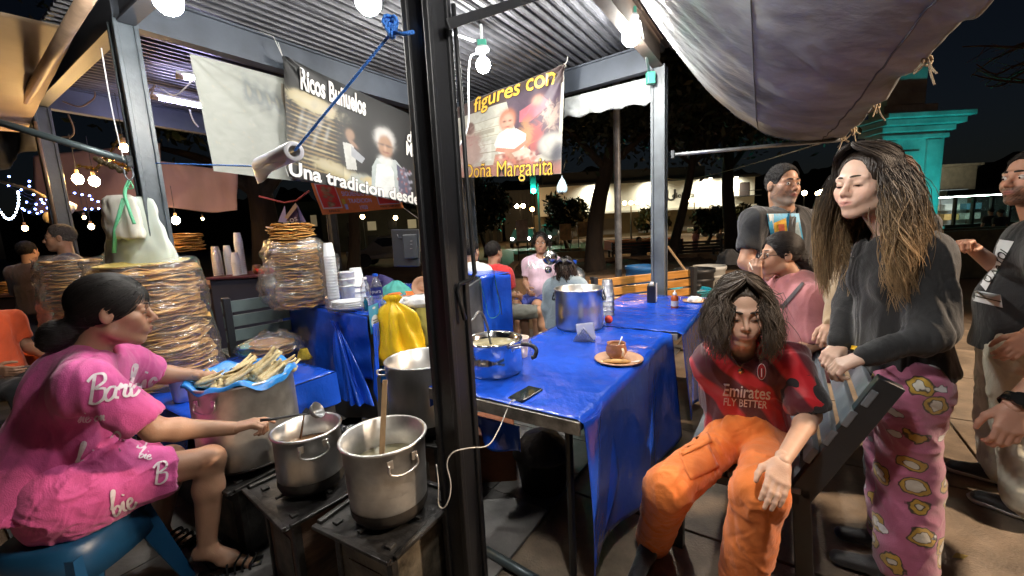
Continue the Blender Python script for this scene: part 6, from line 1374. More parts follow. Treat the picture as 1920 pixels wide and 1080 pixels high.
# bits under the table
q = G_ = None
t = thing('bucket', 'black bucket on the floor under the near table', 'bucket', (.12, 2.15, .01)); MB().lathe([(.001, 0), (.12, 0), (.15, .20), (.165, .205), (.16, .22), (.10, .30), (.001, .33)], n=28).build('body', black_m, t, smooth=True, local=True)
t = thing('stone_post', 'pale stone stub under the near table', 'bollard', (.26, 3.0, 0)); MB().box((0, 0, .33), (.16, .16, .66)).build('block', M('pale_stone', (.36, .32, .24), .8, var=.2), t, bevel=.01, local=True)
q = on(905, 905, .15); t = thing('crate', 'orange-brown crate on the floor behind the black post', 'crate', (-.18, 2.35, .01)); MB().box((0, 0, .15), (.30, .3, .3)).build('box', M('rust_crate', (.22, .07, .025), .7, var=.4), t, bevel=.01, local=True)
t = thing('pipe', 'dark steel pipe lying on the ground below the table at the bottom', 'pipe', (0, 1.3, .03)); MB().tube([on(890, 1020, .03), on(1010, 1090, .03)], .02, 10).build('tube', M('dark_tube', (.10, .13, .14), .35, metal=.5), t, smooth=True)
# clothes-hanger hook with a white bag roll on the left post
hb = thing('hanging_bags', 'bundle of white carrier bags hanging from a green string on the left post', 'plastic bags', at(240, 345, 2.45))
wb = M('white_carrier', (.55, .61, .57), .45, bump=.12, bscale=9, sss=.1)
tied_bag(tuple(at(245, 370, 2.74)), .215, .46, 'bag_bundle', None, wb, 3, 40, 24, sq=(1.0, .28), fold=.10, parent=hb, prof=[(0, .45), (.05, .66), (.2, .74), (.5, .84), (.8, .96), (1, .98)])
tied_bag(tuple(at(222, 366, 2.66)), .13, .27, 'bag_bundle', None, M('cream_carrier', (.62, .60, .54), .45, bump=.12, bscale=9), 9, 30, 16, sq=(.85, .3), fold=.1, parent=hb, prof=[(0, .6), (.08, .95), (.5, 1), (.9, 1), (1, .95)])
mb = MB(); gb = M('green_string', (.10, .40, .22), .5); mb.tube(smooth_path([at(243, 338, 2.66), at(234, 362, 2.60), at(243, 395, 2.58), at(252, 420, 2.58)]), .010, 6); mb.tube([at(232, 372, 2.60), at(216, 430, 2.62), at(214, 474, 2.62)], .014, 5, flat=.4); mb.tube(smooth_path([at(243, 338, 2.62), at(238, 352, 2.62), at(250, 352, 2.62), at(244, 340, 2.62)]), .004, 5); mb.build('string', gb, hb, smooth=True)
MB().tube(smooth_path([at(232, 318, 2.42), at(236, 332, 2.4), at(244, 338, 2.4), at(250, 328, 2.42), at(246, 315, 2.5)]), .004, 6).build('wire_hook', steelw, hb, smooth=True)
# ================================================================ THE SQUARE BEHIND
bark = M('bark', (.022, .014, .009), .9, var=.5, vscale=4, stretch=(3, 3, .6), bump=.9, bscale=14)
leafm = M('leaf', (.012, .020, .007), .55, var=.6, vscale=.8, sss=0); leafm2 = M('leaf_olive', (.032, .029, .010), .55, var=.6, vscale=.8)
LEAF = {}
def crown(c, rad, n, mat, parent, seed=1, size=.09, hang=0):
    r = np.random.default_rng(seed); cl = r.normal(size=(max(6, n//160), 3)); cl = cl/np.linalg.norm(cl, axis=1)[:, None]*r.uniform(.35, 1, (len(cl), 1))**.6
    q = r.integers(0, len(cl), n); P = cl[q]*np.array(rad)*.85+r.normal(size=(n, 3))*np.array(rad)*.16+np.array(c)
    a = r.normal(size=(n, 3)); a /= np.linalg.norm(a, axis=1)[:, None]; b = np.cross(a, r.normal(size=(n, 3))); b /= np.linalg.norm(b, axis=1)[:, None]; s = size*r.uniform(.6, 1.4, (n, 1))
    V = np.stack([P-a*s, P-b*s*.4, P+a*s, P+b*s*.4], 1).reshape(-1, 3); F = np.arange(n*4).reshape(-1, 4)
    return mesh_obj('crown', V, F, mat, parent)
def tree(x, y, h, rt, label, cr=(2.5, 2.5, 1.6), n=7000, mat=leafm, lean=(0, 0), seed=1, size=.10, limbs=5, cz=None, cat='tree'):
    t = thing('tree', label, 'tree', (x, y, 0), 'trees in the square'); mb = MB(); r = random.Random(seed)
    pts = [Vector((x+lean[0]*u**1.5+.12*math.sin(u*5+seed), y+lean[1]*u, -.05+h*u)) for u in np.linspace(0, 1, 9)]
    mb.tube(pts, [rt*(1.5-u*2.2 if u < .2 else 1.06-.5*u) for u in np.linspace(0, 1, 9)], 12)
    for i in range(limbs):
        p = pts[5+i % 3]; a = i*2*math.pi/limbs+r.uniform(-.4, .4); e = p+Vector((math.cos(a)*cr[0]*.6, math.sin(a)*cr[1]*.6, cr[2]*r.uniform(.3, .9))); mb.tube(smooth_path([p, p.lerp(e, .5)+Vector((0, 0, .2)), e], 4), [rt*.45*(1-.09*j) for j in range(9)], 7)
    mb.build('trunk', bark, t, smooth=True); c = (x+lean[0], y+lean[1], (cz if cz else h+cr[2]*.5)); crown(c, cr, n, mat, t, seed, size); return t
g = at(1118, 470, 9.0); tree(g.x, 9.0, 4.2, .20, 'leaning tree behind the pale pole at the centre right', (3.2, 2.5, 1.8), 16000, leafm, (.6, .2), 3, .09, cz=4.6)
g = at(1262, 450, 10.5); tree(g.x, 10.5, 4.5, .12, 'slim dark tree just right of the right roof post', (3.6, 2.5, 1.7), 22000, leafm2, (.7, 0), 5, .085, cz=4.7)
g = at(1345, 300, 9.5); g2_ = tree(6.6, 12.5, 4.5, .2, 'olive-leaved tree above the black-shirted man', (2.8, 2.5, 2.0), 14000, leafm2, (0, 0), 8, .09, cz=5.0)
g = at(505, 470, 8.5); tree(g.x, 8.5, 3.8, .30, 'thick forked tree trunk behind the counter fritter pile', (2.6, 2.4, 1.5), 9000, leafm, (-.3, 0), 11, .1, cz=4.4)
g = at(655, 450, 11); tree(g.x, 11, 4.2, .16, 'thin tree behind the orange sign', (2.6, 2.4, 1.5), 8000, leafm, (.2, 0), 12, .1)
for i, (px, Y, hh_, lb) in enumerate(((905, 22, 4.2, 'bushy dark tree left of the green traffic light'), (1060, 26, 3.6, 'dark rounded tree under the white plastic knot of the banner'), (1395, 30, 2.3, 'dark shrubby tree at the foot of the long white wall'), (1225, 27, 2.5, 'small pointed tree before the white wall, left of the post'), (1330, 24, 2.2, 'dark tree right of the lamp post under the wall lettering'), (845, 26, 5.0, 'dark tree behind the thick black post'))):
    g = at(px, 430, Y); tree(g.x, Y, hh_*.5, .10, lb, (hh_*.42, hh_*.42, hh_*.34), 3500, leafm, seed=20+i, size=.16, cz=hh_*.62)
# pale lamp pole at the centre
pole = thing('lamp_pole', 'pale metal pole standing behind the yellow bench', 'pole', (at(1160, 500, 6.6).x, 6.6, 0)); x_ = at(1160, 500, 6.6).x
MB().tube([(x_, 6.6, 0), (x_, 6.6, 1.9), (x_, 6.6, 7)], [.055, .052, .05], 14).build('shaft', M('pole_paint', (.24, .25, .27), .45, metal=.3, var=.4, vscale=6), pole, smooth=True); MB().lathe([(.09, 0), (.09, .03), (.058, .05), (.001, .05)], (x_, 6.6, 0), 14).build('base', steelw, pole)
# planters: long low walls with soil
wallm = M('planter_render', (.20, .12, .065), .8, var=.35, vscale=3, bump=.4); soil = M('soil', (.07, .045, .025), .95, var=.6, vscale=20, bump=1, bscale=60); 
def planter(x0, x1, y0, y1, h, label, m_=None, rz=0, fill=True, wt=.2):
    c = Vector(((x0+x1)/2, (y0+y1)/2, 0)); t = thing('planter', label, 'planter', c, 'low planters in the square', rz=rz); W_, D_ = x1-x0, y1-y0
    for dx, dy, lx, ly in ((0, -D_/2, W_, wt), (0, D_/2, W_, wt), (-W_/2+wt/2, 0, wt, D_-wt), (W_/2-wt/2, 0, wt, D_-wt)): MB().box((dx, dy, h/2), (lx, ly, h)).build('wall', m_ or wallm, t, bevel=.02, local=True)
    if fill: MB().grid(lambda u, v: Vector(((u-.5)*(W_-wt*2), (v-.5)*(D_-wt*2), h-.08+.10*noise.noise(Vector((u*9, v*9, 1)))+.05*noise.noise(Vector((u*30, v*30, 2))))), 40, 20).build('soil', soil, t, smooth=True, local=True)
    return t
planter(at(940, 500, 7.4).x, at(1480, 480, 7.4).x, 7.4, 11.4, .52, 'wide planter with bare soil behind the yellow bench', rz=-.10)
planter(at(962, 440, 16).x, at(1112, 440, 16).x, 16, 18, .45, 'pale low kerb wall behind the woman in the pink tee', M('pale_render', (.30, .24, .14), .8, var=.2)); planter(at(780, 470, 10).x, at(935, 470, 10).x, 10.5, 13, .5, 'low planter wall behind the boy in red')
planter(at(1400, 430, 19).x, at(1560, 430, 19).x, 19, 21, .5, 'distant low planter wall right of the black-shirted man', M('pale_render', (.30, .24, .14), .8, var=.2)); planter(at(1150, 440, 21).x, at(1280, 440, 21).x, 21, 23, .5, 'distant red-lit planter wall left of the right post', M('red_lit_render', (.35, .10, .04), .8))  # red lamp light is put into the second planter's render colour
fl = M('fallen_leaf', (.34, .26, .06), .7); lv = None
lq = [(1785, 735, 'yellow fallen leaf on the paving beside the light trousers'), (1800, 1045, 'yellow-green fallen leaf at the bottom right of the paving'), (1770, 640, 'small fallen leaf beyond the red ball')]
for px, py, lb in lq: p = on(px, py, .004); tag(MB().add([(-.035, 0, .002), (0, -.014, .006), (.04, .004, .003), (0, .016, .008)], [(0, 1, 2, 3)]).build('fallen_leaf', fl, None), lb, 'leaf', 'fallen leaves on the paving').location = p
# long white wall building with lit top, lettering and a balcony window
ww = M('white_wall', (.62, .60, .54), .8, var=.08, vscale=1, bump=.1); roofd = M('dark_roof', (.02, .022, .026), .6)
YW = 42; ya = at(1095, 345, YW); yb = at(1416, 322, YW); zt0 = at(1095, 350, YW).z; bl = thing('building', 'long white store building with spotlit wall and lettering beyond the square', 'building', ((ya.x+yb.x)/2, YW, 0))
ztop = (at(1100, 352, YW).z+at(1416, 324, YW).z)/2; zbot = at(1300, 388, YW).z; xm0 = at(1010, 350, YW).x
MB().box(((xm0+yb.x)/2, YW+4, (ztop+zbot)/2), (yb.x-xm0, 8, ztop-zbot)).build('upper_wall', ww, bl)
gw = M('ground_storey', (.16, .13, .08), .8, var=.3, vscale=.6)
MB().box(((xm0+yb.x)/2, YW+4.2, zbot/2-.01), (yb.x-xm0+1, 7.6, zbot-.02)).build('ground_floor_wall', gw, bl); MB().box(((xm0+yb.x)/2-2, YW+4.5, ztop+.7), (yb.x-xm0-5, 7, 1.3)).build('roof_block', roofd, bl); MB().box(((xm0+yb.x)/2, YW-.15, ztop+.05), (yb.x-xm0+.6, .5, .22)).build('cornice', roofd, bl); MB().box(((xm0+yb.x)/2, YW-.1, zbot-.1), (yb.x-xm0+.2, .35, .2)).build('string_course', ww, bl)
for i in range(5): MB().box((xm0+(i+.6)*(yb.x-xm0)/5, YW+.32, zbot*.42), ((yb.x-xm0)/9, .12, zbot*.6)).build('shop_shutter', M('shutter', (.09, .08, .07), .5), bl)
wx0, wx1, wz0, wz1 = at(1386, 360, YW).x, at(1404, 360, YW).x, at(1390, 369, YW).z, at(1390, 342, YW).z
MB().box(((wx0+wx1)/2, YW-.03, (wz0+wz1)/2), (wx1-wx0, .08, wz1-wz0)).build('window', M('dark_window', (.05, .04, .04), .2), bl); MB().box(((wx0+wx1)/2+.2, YW-.28, wz0+.05), (wx1-wx0+1.6, .5, .08)).build('balcony', roofd, bl); MB().box(((wx0+wx1)/2+.2, YW-.5, wz0+.55), (wx1-wx0+1.6, .05, .06)).build('balcony_rail', roofd, bl)
lettering('lettering', 'elektra', M('wall_letters', (.03, .03, .03), .5), bl, lambda x, y: Vector((at(1281, 365, YW).x+x, YW-.03, at(1282, 366, YW).z+y)), .5, bold=.02, wx=1.15)
lettering('lettering', 'U', M('wall_letters', (.03, .03, .03), .5), bl, lambda x, y: Vector((at(1258, 366, YW).x+x, YW-.03, at(1258, 367, YW).z+y)), 1.1, bold=.02)
for i, px in enumerate((1115, 1222, 1322, 1370)):
    p = at(px, 345 if px < 1200 else 332, YW); p.y = YW-1.1; p.z = ztop-.05
    t = thing('wall_lamp', ['leftmost floodlight over the long white wall', 'floodlight at the wall top just left of the right post', 'floodlight at the wall top above the lettering', 'rightmost floodlight over the long white wall'][i], 'floodlight', p, 'floodlights over the white wall'); MB().box((0, 0, 0), (.35, .2, .12)).build('housing', roofd, t, local=True); MB().box((0, .0, -.07), (.28, .15, .02)).build('lens', emat('flood_glow', (1, .93, .7), 25), t, local=True)
    lamp('wall_flood', 'SPOT', p+Vector((0, 0, -.12)), 650, (1, .93, .70), .1, 150, p+Vector((0, 1.2, -2.0)), .9)
# ribbed grey facade and other buildings at the centre and left
YF = 48; fx0, fx1 = at(945, 400, YF).x, at(1062, 400, YF).x; fz = at(1000, 355, YF).z; rbld = thing('building', 'grey ribbed facade behind the green traffic light', 'building', (fx0, YF, 0)); rm_ = M('ribbed_facade', (.13, .13, .13), .8)
MB().box(((fx0+fx1)/2, YF+3, fz/2), (fx1-fx0, 6, fz)).build('wall', rm_, rbld)
for i in range(16): MB().box((fx0+(i+.5)*(fx1-fx0)/16, YF-.12, fz*.5), (.28, .3, fz*.94)).build('rib', rm_, rbld)
for (px0, px1, ptop, Y, lb, cl) in ((868, 940, 360, 46, 'dim old building between the black post and the traffic light', (.07, .06, .045)), (600, 790, 395, 40, 'dim low building row behind the counter', (.045, .04, .035)), (470, 600, 380, 44, 'dim building seen between trees behind the fritter pile', (.03, .03, .03))):
    x0, x1, z1 = at(px0, 400, Y).x, at(px1, 400, Y).x, at((px0+px1)/2, ptop, Y).z; t = thing('building', lb, 'building', ((x0+x1)/2, Y, 0)); MB().box(((x0+x1)/2, Y+3, z1/2), (x1-x0, 6, z1)).build('wall', M('dim_wall_%d' % Y, cl, .8, var=.4, vscale=.5), t)
    for i in range(5):
        MB().box((x0+(i+.5)*(x1-x0)/5, Y-.03, z1*.62), ((x1-x0)/12, .1, z1*.22)).build('window', M('dim_window', (.03, .03, .03), .2) if i % 2 else emat('window_glow', (1, .75, .4), .05), t); MB().box((x0+(i+.5)*(x1-x0)/5, Y-.03, z1*.2), ((x1-x0)/10, .1, z1*.36)).build('doorway', M('dim_window', (.03, .03, .03), .2), t)
# teal-lit stone monument
st_m = M('monument_stone', (.34, .35, .34), .85, var=.3, vscale=1.6, bump=.4, bscale=4); YM = 11.5; ma = at(1660, 300, YM); mbx = at(1772, 300, YM)
mo = thing('monument', 'tall stone pillar of an arch washed in teal light behind the long-haired girl', 'monument', ((ma.x+mbx.x)/2, YM, 0)); mx0, mx1 = at(1648, 300, YM).x, at(1768, 300, YM).x; mzc = at(1700, 218, YM).z; mxc = (mx0+mx1)/2; mw = mx1-mx0
def mbox(x0, x1, z0, z1, prj, nm='shaft', dp=.5): return MB().box(((x0+x1)/2, YM+dp/2-prj, (z0+z1)/2), (x1-x0, dp, z1-z0)).build(nm, st_m, mo, bevel=.02)
mbox(mx0, mx1, 0, mzc-.35, 0); mbox(mx0-.12, mx1+.12, 0, .9, .10, 'plinth', .7); mbox(mx0+.06, mx0+.42, .92, mzc-.62, .06, 'pilaster', .2); mbox(mx1-.50, mx1-.1, .92, mzc-.62, .06, 'pilaster', .2); mbox(mx0+.6, mx1-.68, 1.1, mzc-.9, .045, 'panel', .2)
mbox(mx0-.03, mx1+.03, mzc-.60, mzc-.48, .10, 'moulding', .7); mbox(mx0-.10, mx1+.12, mzc-.42, mzc-.28, .16, 'cornice', .8); mbox(mx0-.14, mx1+.25, mzc-.27, mzc-.12, .30, 'cornice', 1.0); mbox(mx0-.2, mx1+.36, mzc-.11, mzc+.02, .42, 'cornice', 1.2); mbox(mx0+.05, mx1-.25, mzc+.03, mzc+.30, .0, 'attic', .5); mbox(mx0+.15, mx1-.55, mzc+.31, mzc+1.35, -.05, 'attic', .5)
for z in (1.9, 2.9): mbox(mx0-.004, mx1+.004, z, z+.02, -.0, 'joint', .51).data.materials[0] = M('joint_dark', (.12, .12, .11), .9)
fp = thing('ground_lamp', 'small floodlight on the ground before the teal monument', 'floodlight', (mxc-.4, YM-2.2, 0)); MB().box((0, 0, .1), (.3, .2, .2)).build('housing', roofd, fp, local=True, bevel=.01); MB().box((0, .02, .21), (.24, .14, .02)).build('lens', emat('teal_lens', (.05, .9, .8), 5), fp, local=True)
lamp('teal_flood', 'SPOT', (mxc-.4, YM-2.2, .35), 420, (.02, .78, .72), .1, 110, (mxc, YM, 3.0), .8)
# lit shop and beige wall at the right
YS = 17; sx0, sx1 = at(1790, 390, YS).x, at(1960, 390, YS).x; sz0, sz1 = at(1850, 418, YS).z, at(1850, 366, YS).z; sh = thing('building', 'low shop with a brightly lit glass front at the right edge', 'building', ((sx0+sx1)/2, YS, 0)); bw_ = M('beige_wall', (.24, .17, .10), .8, var=.2)
MB().box(((sx0+sx1)/2, YS+.12, sz0/2), (sx1-sx0+.6, .25, sz0)).build('counter_wall', M('green_sill', (.05, .07, .05), .7), sh); MB().box(((sx0+sx1)/2, YS+.12, sz1+.16), (sx1-sx0+.8, .3, .22)).build('lintel', roofd, sh); MB().box(((sx0+sx1)/2, YS+3.0, (sz0+sz1)/2), (sx1-sx0, .1, sz1-sz0+.8)).build('back_wall', M('shop_back', (.6, .62, .6), .7), sh)
for i in range(6): MB().box((sx0+i*(sx1-sx0)/5, YS, (sz0+sz1)/2), (.09, .1, sz1-sz0)).build('mullion', roofd, sh)
for i in range(5): MB().box((sx0+(i+.5)*(sx1-sx0)/5, YS+.02, (sz0+sz1)/2), ((sx1-sx0)/5-.1, .02, sz1-sz0)).build('pane', film('shop_glass', (.85, 1, .95), .03, .1), sh)
for i in range(4):
    for j in range(2): MB().box((sx0+.5+i*1.0, YS+2.6, sz0+.25+j*.45), (.7, .3, .28)).build('shelf_goods', [M('goods_a', (.5, .5, .45), .6), M('goods_b', (.1, .25, .35), .6), M('goods_c', (.5, .3, .1), .6)][(i+j) % 3], sh)
MB().box(((sx0+sx1)/2, YS+1.2, sz1+.02), (sx1-sx0-.6, .2, .04)).build('ceiling_lamp', emat('shop_tube', (.85, 1, .95), 14), sh)
bx0, bx1, bzt = at(1775, 340, 19).x, at(1890, 340, 19).x, at(1830, 305, 19).z; t = thing('building', 'plain beige wall above the lit shop at the right', 'building', ((bx0+bx1)/2, 20, 0)); MB().box(((bx0+bx1)/2, 20.9, bzt/2), (bx1-bx0, 1.2, bzt)).build('wall', bw_, t, bevel=.02); MB().box(((bx0+bx1)/2, 20.86, bzt+.05), (bx1-bx0+.2, 1.5, .1)).build('coping', bw_, t)
planter(at(1700, 470, 8).x, at(1990, 470, 8).x, 8.2, 9.2, .95, 'dark waist-high wall behind the bearded man, before the shop', M('dark_green_wall', (.05, .045, .025), .8, var=.5)); tag(MB().ball(on(1778, 575, .12), .13, 14).build('ball', M('red_ball', (.55, .03, .02), .5), None, smooth=True), 'red ball on the ground between the girl and the bearded man', 'ball')
# traffic light, street lamps, garden lamps
def lamp_post(x, y, h, label, glow, power=0, col=(1, .6, .25), r=.16, globes=1, cat='street lamp'):
    t = thing('street_lamp', label, cat, (x, y, 0), 'lamps in the square'); MB().tube([(0, 0, 0), (0, 0, h)], [.06, .04], 8).build('pole', roofd, t, local=True)
    for i in range(globes):
        dx = 0 if globes == 1 else (i-(globes-1)/2)*r*3; MB().ball((dx, 0, h+r*.9), r, 8).build('globe', glow, t, smooth=True, local=True)
        if dx: MB().bar((0, 0, h), (dx, 0, h), .03, .03).build('arm', roofd, t, local=True)
    if power: lamp('street_light', 'POINT', (x, y-.3-r, h+r), power, col, r)
    return t
orr = emat('sodium_glow', (1, .45, .12), 30); orw = emat('warm_glow', (1, .7, .35), 30); redg = emat('red_glow', (1, .12, .04), 14)
for i, (px, py, Y, gl, gb, lb) in enumerate(((1183, 384, 25, orr, 3, 'three-globe garden lamp glowing red-orange left of the post'), (1331, 384, 30, orw, 1, 'slim garden lamp glowing yellow before the white wall'), (1302, 380, 34, orw, 2, 'double lamp post below the wall lettering'), (998, 396, 36, orr, 1, 'small orange lamp under the green traffic light'), (975, 390, 40, orw, 2, 'pair of pale lamps left of the ribbed facade'), (892, 400, 30, orw, 1, 'warm lamp between the black post and the dim building'), (742, 412, 34, orw, 1, 'small white lamp seen beside the dark monitor'), (680, 410, 34, orw, 1, 'small white lamp seen behind the orange sign'))):
    p = at(px, py, Y); lamp_post(p.x, Y, p.z, lb, gl, [60, 60, 60, 40, 0, 60, 0, 0][i], r=.13*Y/26, globes=gb)
for i, (px, py, Y) in enumerate(((1575, 330, 50), (1552, 356, 44), (1540, 362, 46), (1533, 366, 46), (1561, 358, 46), (1508, 366, 40))):
    p = at(px, py, Y); lamp_post(p.x, Y, p.z, ['highest far street lamp left of the girl\'s face', 'white far street lamp in the row left of the girl', 'third far street lamp in the row left of the girl', 'leftmost far street lamp in the row left of the girl', 'far street lamp nearest the girl\'s cheek', 'far orange lamp beside the black-shirted man\'s beard'][i], orw, 0, r=.22)
# traffic light
p = at(1000, 358, 30); t = thing('traffic_light', 'traffic signal glowing green-cyan in the middle distance', 'traffic light', (p.x, 30, 0)); MB().tube([(.35, .1, 0), (.35, .1, p.z+.5)], .07, 8).build('pole', roofd, t, local=True); MB().box((0, 0, p.z+.45), (.42, .3, 1.25)).build('housing', roofd, t, local=True, bevel=.03)
MB().lathe([(.001, 0), (.17, 0)], (0, -.17, p.z), 16, rot=Matrix.Rotation(R(90), 3, 'X')).build('green_lens', emat('signal_green', (.02, 1, .75), 60), t, local=True); MB().lathe([(.001, 0), (.13, 0)], (0, -.17, p.z+.4), 16, rot=Matrix.Rotation(R(90), 3, 'X')).build('dark_lens', roofd, t, local=True); MB().lathe([(.001, 0), (.13, 0)], (0, -.17, p.z+.8), 16, rot=Matrix.Rotation(R(90), 3, 'X')).build('dark_lens', roofd, t, local=True)
lamp('signal_spill', 'POINT', (p.x, 29.6, p.z), 220, (.02, 1, .6), .17)
# cars with headlights
def car(x, y, rz, label, col, lights=True):
    t = thing('parked_car', label, 'car', (x, y, 0), 'cars in the far street', rz=rz); cm = M('car_'+label[:8], col, .3, coat=.5)
    mb = MB(); prof = [(-2.1, .35), (-2.15, .7), (-1.3, .82), (-.7, 1.35), (.7, 1.4), (1.35, .95), (2.1, .85), (2.15, .35)]; v = [(px_, s*.85*(1 if pz < .9 else .85), pz) for s in (-1, 1) for px_, pz in prof]; n_ = len(prof)
    mb.add(v, [list(range(n_))[::-1], list(range(n_, 2*n_))]+[[i, i+1, n_+i+1, n_+i] for i in range(n_-1)]+[[n_-1, 0, n_, 2*n_-1]]); mb.build('body', cm, t, bevel=.06, local=True)
    for s in (-1, 1):
        MB().add([(-1.15, s*.80, .88), (-.68, s*.76, 1.28), (.62, s*.76, 1.32), (1.15, s*.8, .95)], [(0, 1, 2, 3)]).build('side_window', M('car_glass', (.01, .01, .012), .1), t, local=True)
        for wx in (-1.35, 1.35): MB().lathe([(.001, -.1), (.3, -.1), (.32, -.06), (.32, .06), (.3, .1), (.001, .1)], (wx, s*.78, .32), 18, rot=Matrix.Rotation(R(90), 3, 'X')).build('wheel', roofd, t, local=True)
        MB().ball((-2.13, s*.6, .66), .10, 8, sc=(.5, 1, 1)).build('headlight', emat('headlight_glow', (1, 1, .95), 60) if lights else whitep, t, smooth=True, local=True)
p = at(985, 433, 30); car(p.x, 32, R(80), 'car with both headlights on behind the woman in the pink tee', (.05, .05, .05)); p = at(1038, 430, 33); car(p.x, 33, R(60), 'second car with lit headlights, further right in the far street', (.08, .06, .06)); p = at(742, 445, 20); car(p.x, 20, R(5), 'pale parked car left of the dark monitor', (.35, .33, .28), False); p = at(1345, 425, 34); car(p.x, 34, R(0), 'pale parked car below the long white wall', (.3, .3, .28), False)
for (px, py, Y, w_, h_, cl, lb) in ((979, 432, 15, .42, .75, (.5, .42, .4), 'small white standing poster board left of the woman in the pink tee'), (1060, 435, 18, .5, .7, (.75, .45, .2), 'small orange A-board right of the woman in the pink tee'), (1092, 430, 20, .5, .7, (.75, .45, .2), 'further small orange A-board by the leaning tree')):
    p = at(px, py, Y); t = thing('sign_board', lb, 'sign', (p.x, Y, 0)); MB().box((0, 0, p.z), (w_, .05, h_)).build('board', M('board_%d' % px, cl, .6, var=.3, vscale=6), t, bevel=.005, local=True); [MB().box((sx*w_*.4, .03, p.z/2-h_*.2), (.03, .03, p.z)).build('leg', roofd, t, local=True) for sx in (-1, 1)]
# far bench at the centre right, in silhouette
bench(Vector((at(1140, 470, 12.5).x, 12.5, 0)), None, 2.1, Vector((1, .05, 0)), Vector((0, 1, 0)), bf, bf, 'black far bench with a person in dark clothes sitting on it', arm=True, rec=-.05)
bench(Vector((at(1250, 480, 11).x, 11.6, 0)), None, 1.6, Vector((1, .05, 0)), Vector((0, 1, 0)), bf, bf, 'dark far bench just right of the right roof post', arm=True, rec=-.05)
# utility wire
tag(MB().tube(catenary(at(1560, 262, 3.9), at(1240, 330, 30), .3), .006, 4).build('rope', rope_p, None), 'thin rope running from the tarpaulin pole end into the dark', 'rope')
# bare warm-lit twigs at the upper right
tw = thing('tree', 'bare warm-lit branches reaching in at the upper right', 'tree', (at(1960, 100, 9).x, 9, 0), 'trees in the square'); mb = MB(); rr = random.Random(5); mb.tube([(at(1990, 100, 9).x, 9, 0), (at(1985, 100, 9).x, 9, 5.5)], [.16, .1], 10); mb.build('trunk', bark, tw, smooth=True); mb = MB()
for i in range(9):
    a0_ = at(1975, 100+rr.uniform(-60, 80), 9); e_ = at(rr.uniform(1790, 1880), rr.uniform(70, 190), 9+rr.uniform(-.4, .4)); pts = smooth_path([a0_, a0_.lerp(e_, .4)+Vector((0, 0, rr.uniform(-.1, .25))), a0_.lerp(e_, .75)+Vector((0, 0, rr.uniform(-.1, .1))), e_], 4); mb.tube(pts, [.028*(1-j/15)+.004 for j in range(len(pts))], 5)
    for q in range(5): b_ = pts[4+q]; mb.tube([b_, b_+Vector((rr.uniform(-.35, .05), rr.uniform(-.2, .2), rr.uniform(-.25, .2)))], [.008, .003], 4)
mb.build('branches', M('dry_branch', (.12, .07, .04), .8), tw, smooth=True)

# ================================================================ THE STALL NEXT DOOR (left)
for i, (x0, y0, x1, y1) in enumerate(((345, 145, 398, 152), (297, 184, 372, 199))):
    a = on(x0, y0, 2.9); b = on(x1, y1, 2.9); t = thing('tube_lamp', ['shorter upper violet-white tube lamp under the next roof', 'longer lower violet-white tube lamp under the next roof'][i], 'tube lamp', (a+b)/2, 'violet-white tube lamps'); b = b+(b-a)*.3
    MB().tube([a, b], .018, 8).build('tube', emat('violet_tube', (.62, .58, 1.0), 45), t, smooth=True); d = (a-b).normalized(); MB().tube([a+d*.06, a], .020, 8).build('end_cap', pipe_m, t, smooth=True); MB().bar(a+d*.05+Vector((0, 0, .035)), b+Vector((0, 0, .035)), .05, .02).build('fixture', whitep, t)
wires = [((282, 180), (290, 160), (262, 195)), ((380, 172), (365, 150), (330, 178), (300, 165)), ((118, 190), (150, 200), (175, 185), (178, 172)), ((128, 215), (138, 240), (135, 255), (115, 258)), ((355, 205), (362, 225), (372, 238)), ((190, 90), (205, 180), (222, 260), (232, 300))]
wl = ['orange-lit wire curl by the upper tube lamp', 'loose wire hanging from the tube lamps', 'wire loop under the orange beam', 'dark wire loop at the next post', 'white wire tail below the long tube lamp', 'thin pale cord beside the left post']
for i, wp in enumerate(wires):
    dz = 3.9 if i != 5 else 2.7; tag(MB().tube(smooth_path([at(x, y, dz) for x, y in wp]), .006 if i < 5 else .0035, 5).build('wire', whitep if i in (1, 4, 5) else pipe_m, None, smooth=True), wl[i], 'wire', 'loose wires under the roofs')
def wbulb(px, py, Y, r, label, m_=warm_e, grp='warm bulbs of the next stalls', wire=.35):
    p = at(px, py, Y); t = thing('light_bulb', label, 'light bulb', p, grp); MB().ball((0, 0, 0), r, 8, sc=(1, 1, 1.15)).build('globe', m_, t, smooth=True, local=True); MB().tube([(0, 0, r), (0, 0, r+.05)], .016, 8).build('socket', pipe_m, t, local=True); MB().tube([(0, 0, r+.05), (0, 0, r+.05+wire)], .004, 4).build('flex', roofd, t, local=True)
wbulb(146, 336, 4.4, .045, 'left of the two blazing warm bulbs before the mauve curtain'); wbulb(177, 340, 4.4, .045, 'right of the two blazing warm bulbs before the mauve curtain')
wm2 = emat('warm_bulb_soft', (1, .6, .25), 70); wbulb(233, 277, 3.6, .03, 'flame-shaped warm bulb hanging against the left post', wm2); wbulb(171, 425, 6.2, .035, 'warm bulb beyond the man in navy', wm2); wbulb(330, 413, 5.6, .045, 'warm bulb over the far fritter pile', emat('warm_far', (1, .62, .28), 160)); wbulb(47, 428, 5.8, .03, 'pale yellow bulb at the far left', wm2); wbulb(158, 408, 6.2, .02, 'small white bulb between the stalls', wm2); wbulb(300, 399, 6.5, .02, 'small bulb left of the far fritter pile', wm2); wbulb(380, 410, 7.5, .02, 'tiny white bulb under the mauve curtain', wm2)
ble = emat('blue_led', (.15, .25, 1), 26); wle = emat('white_led', (.6, .75, 1), 14)
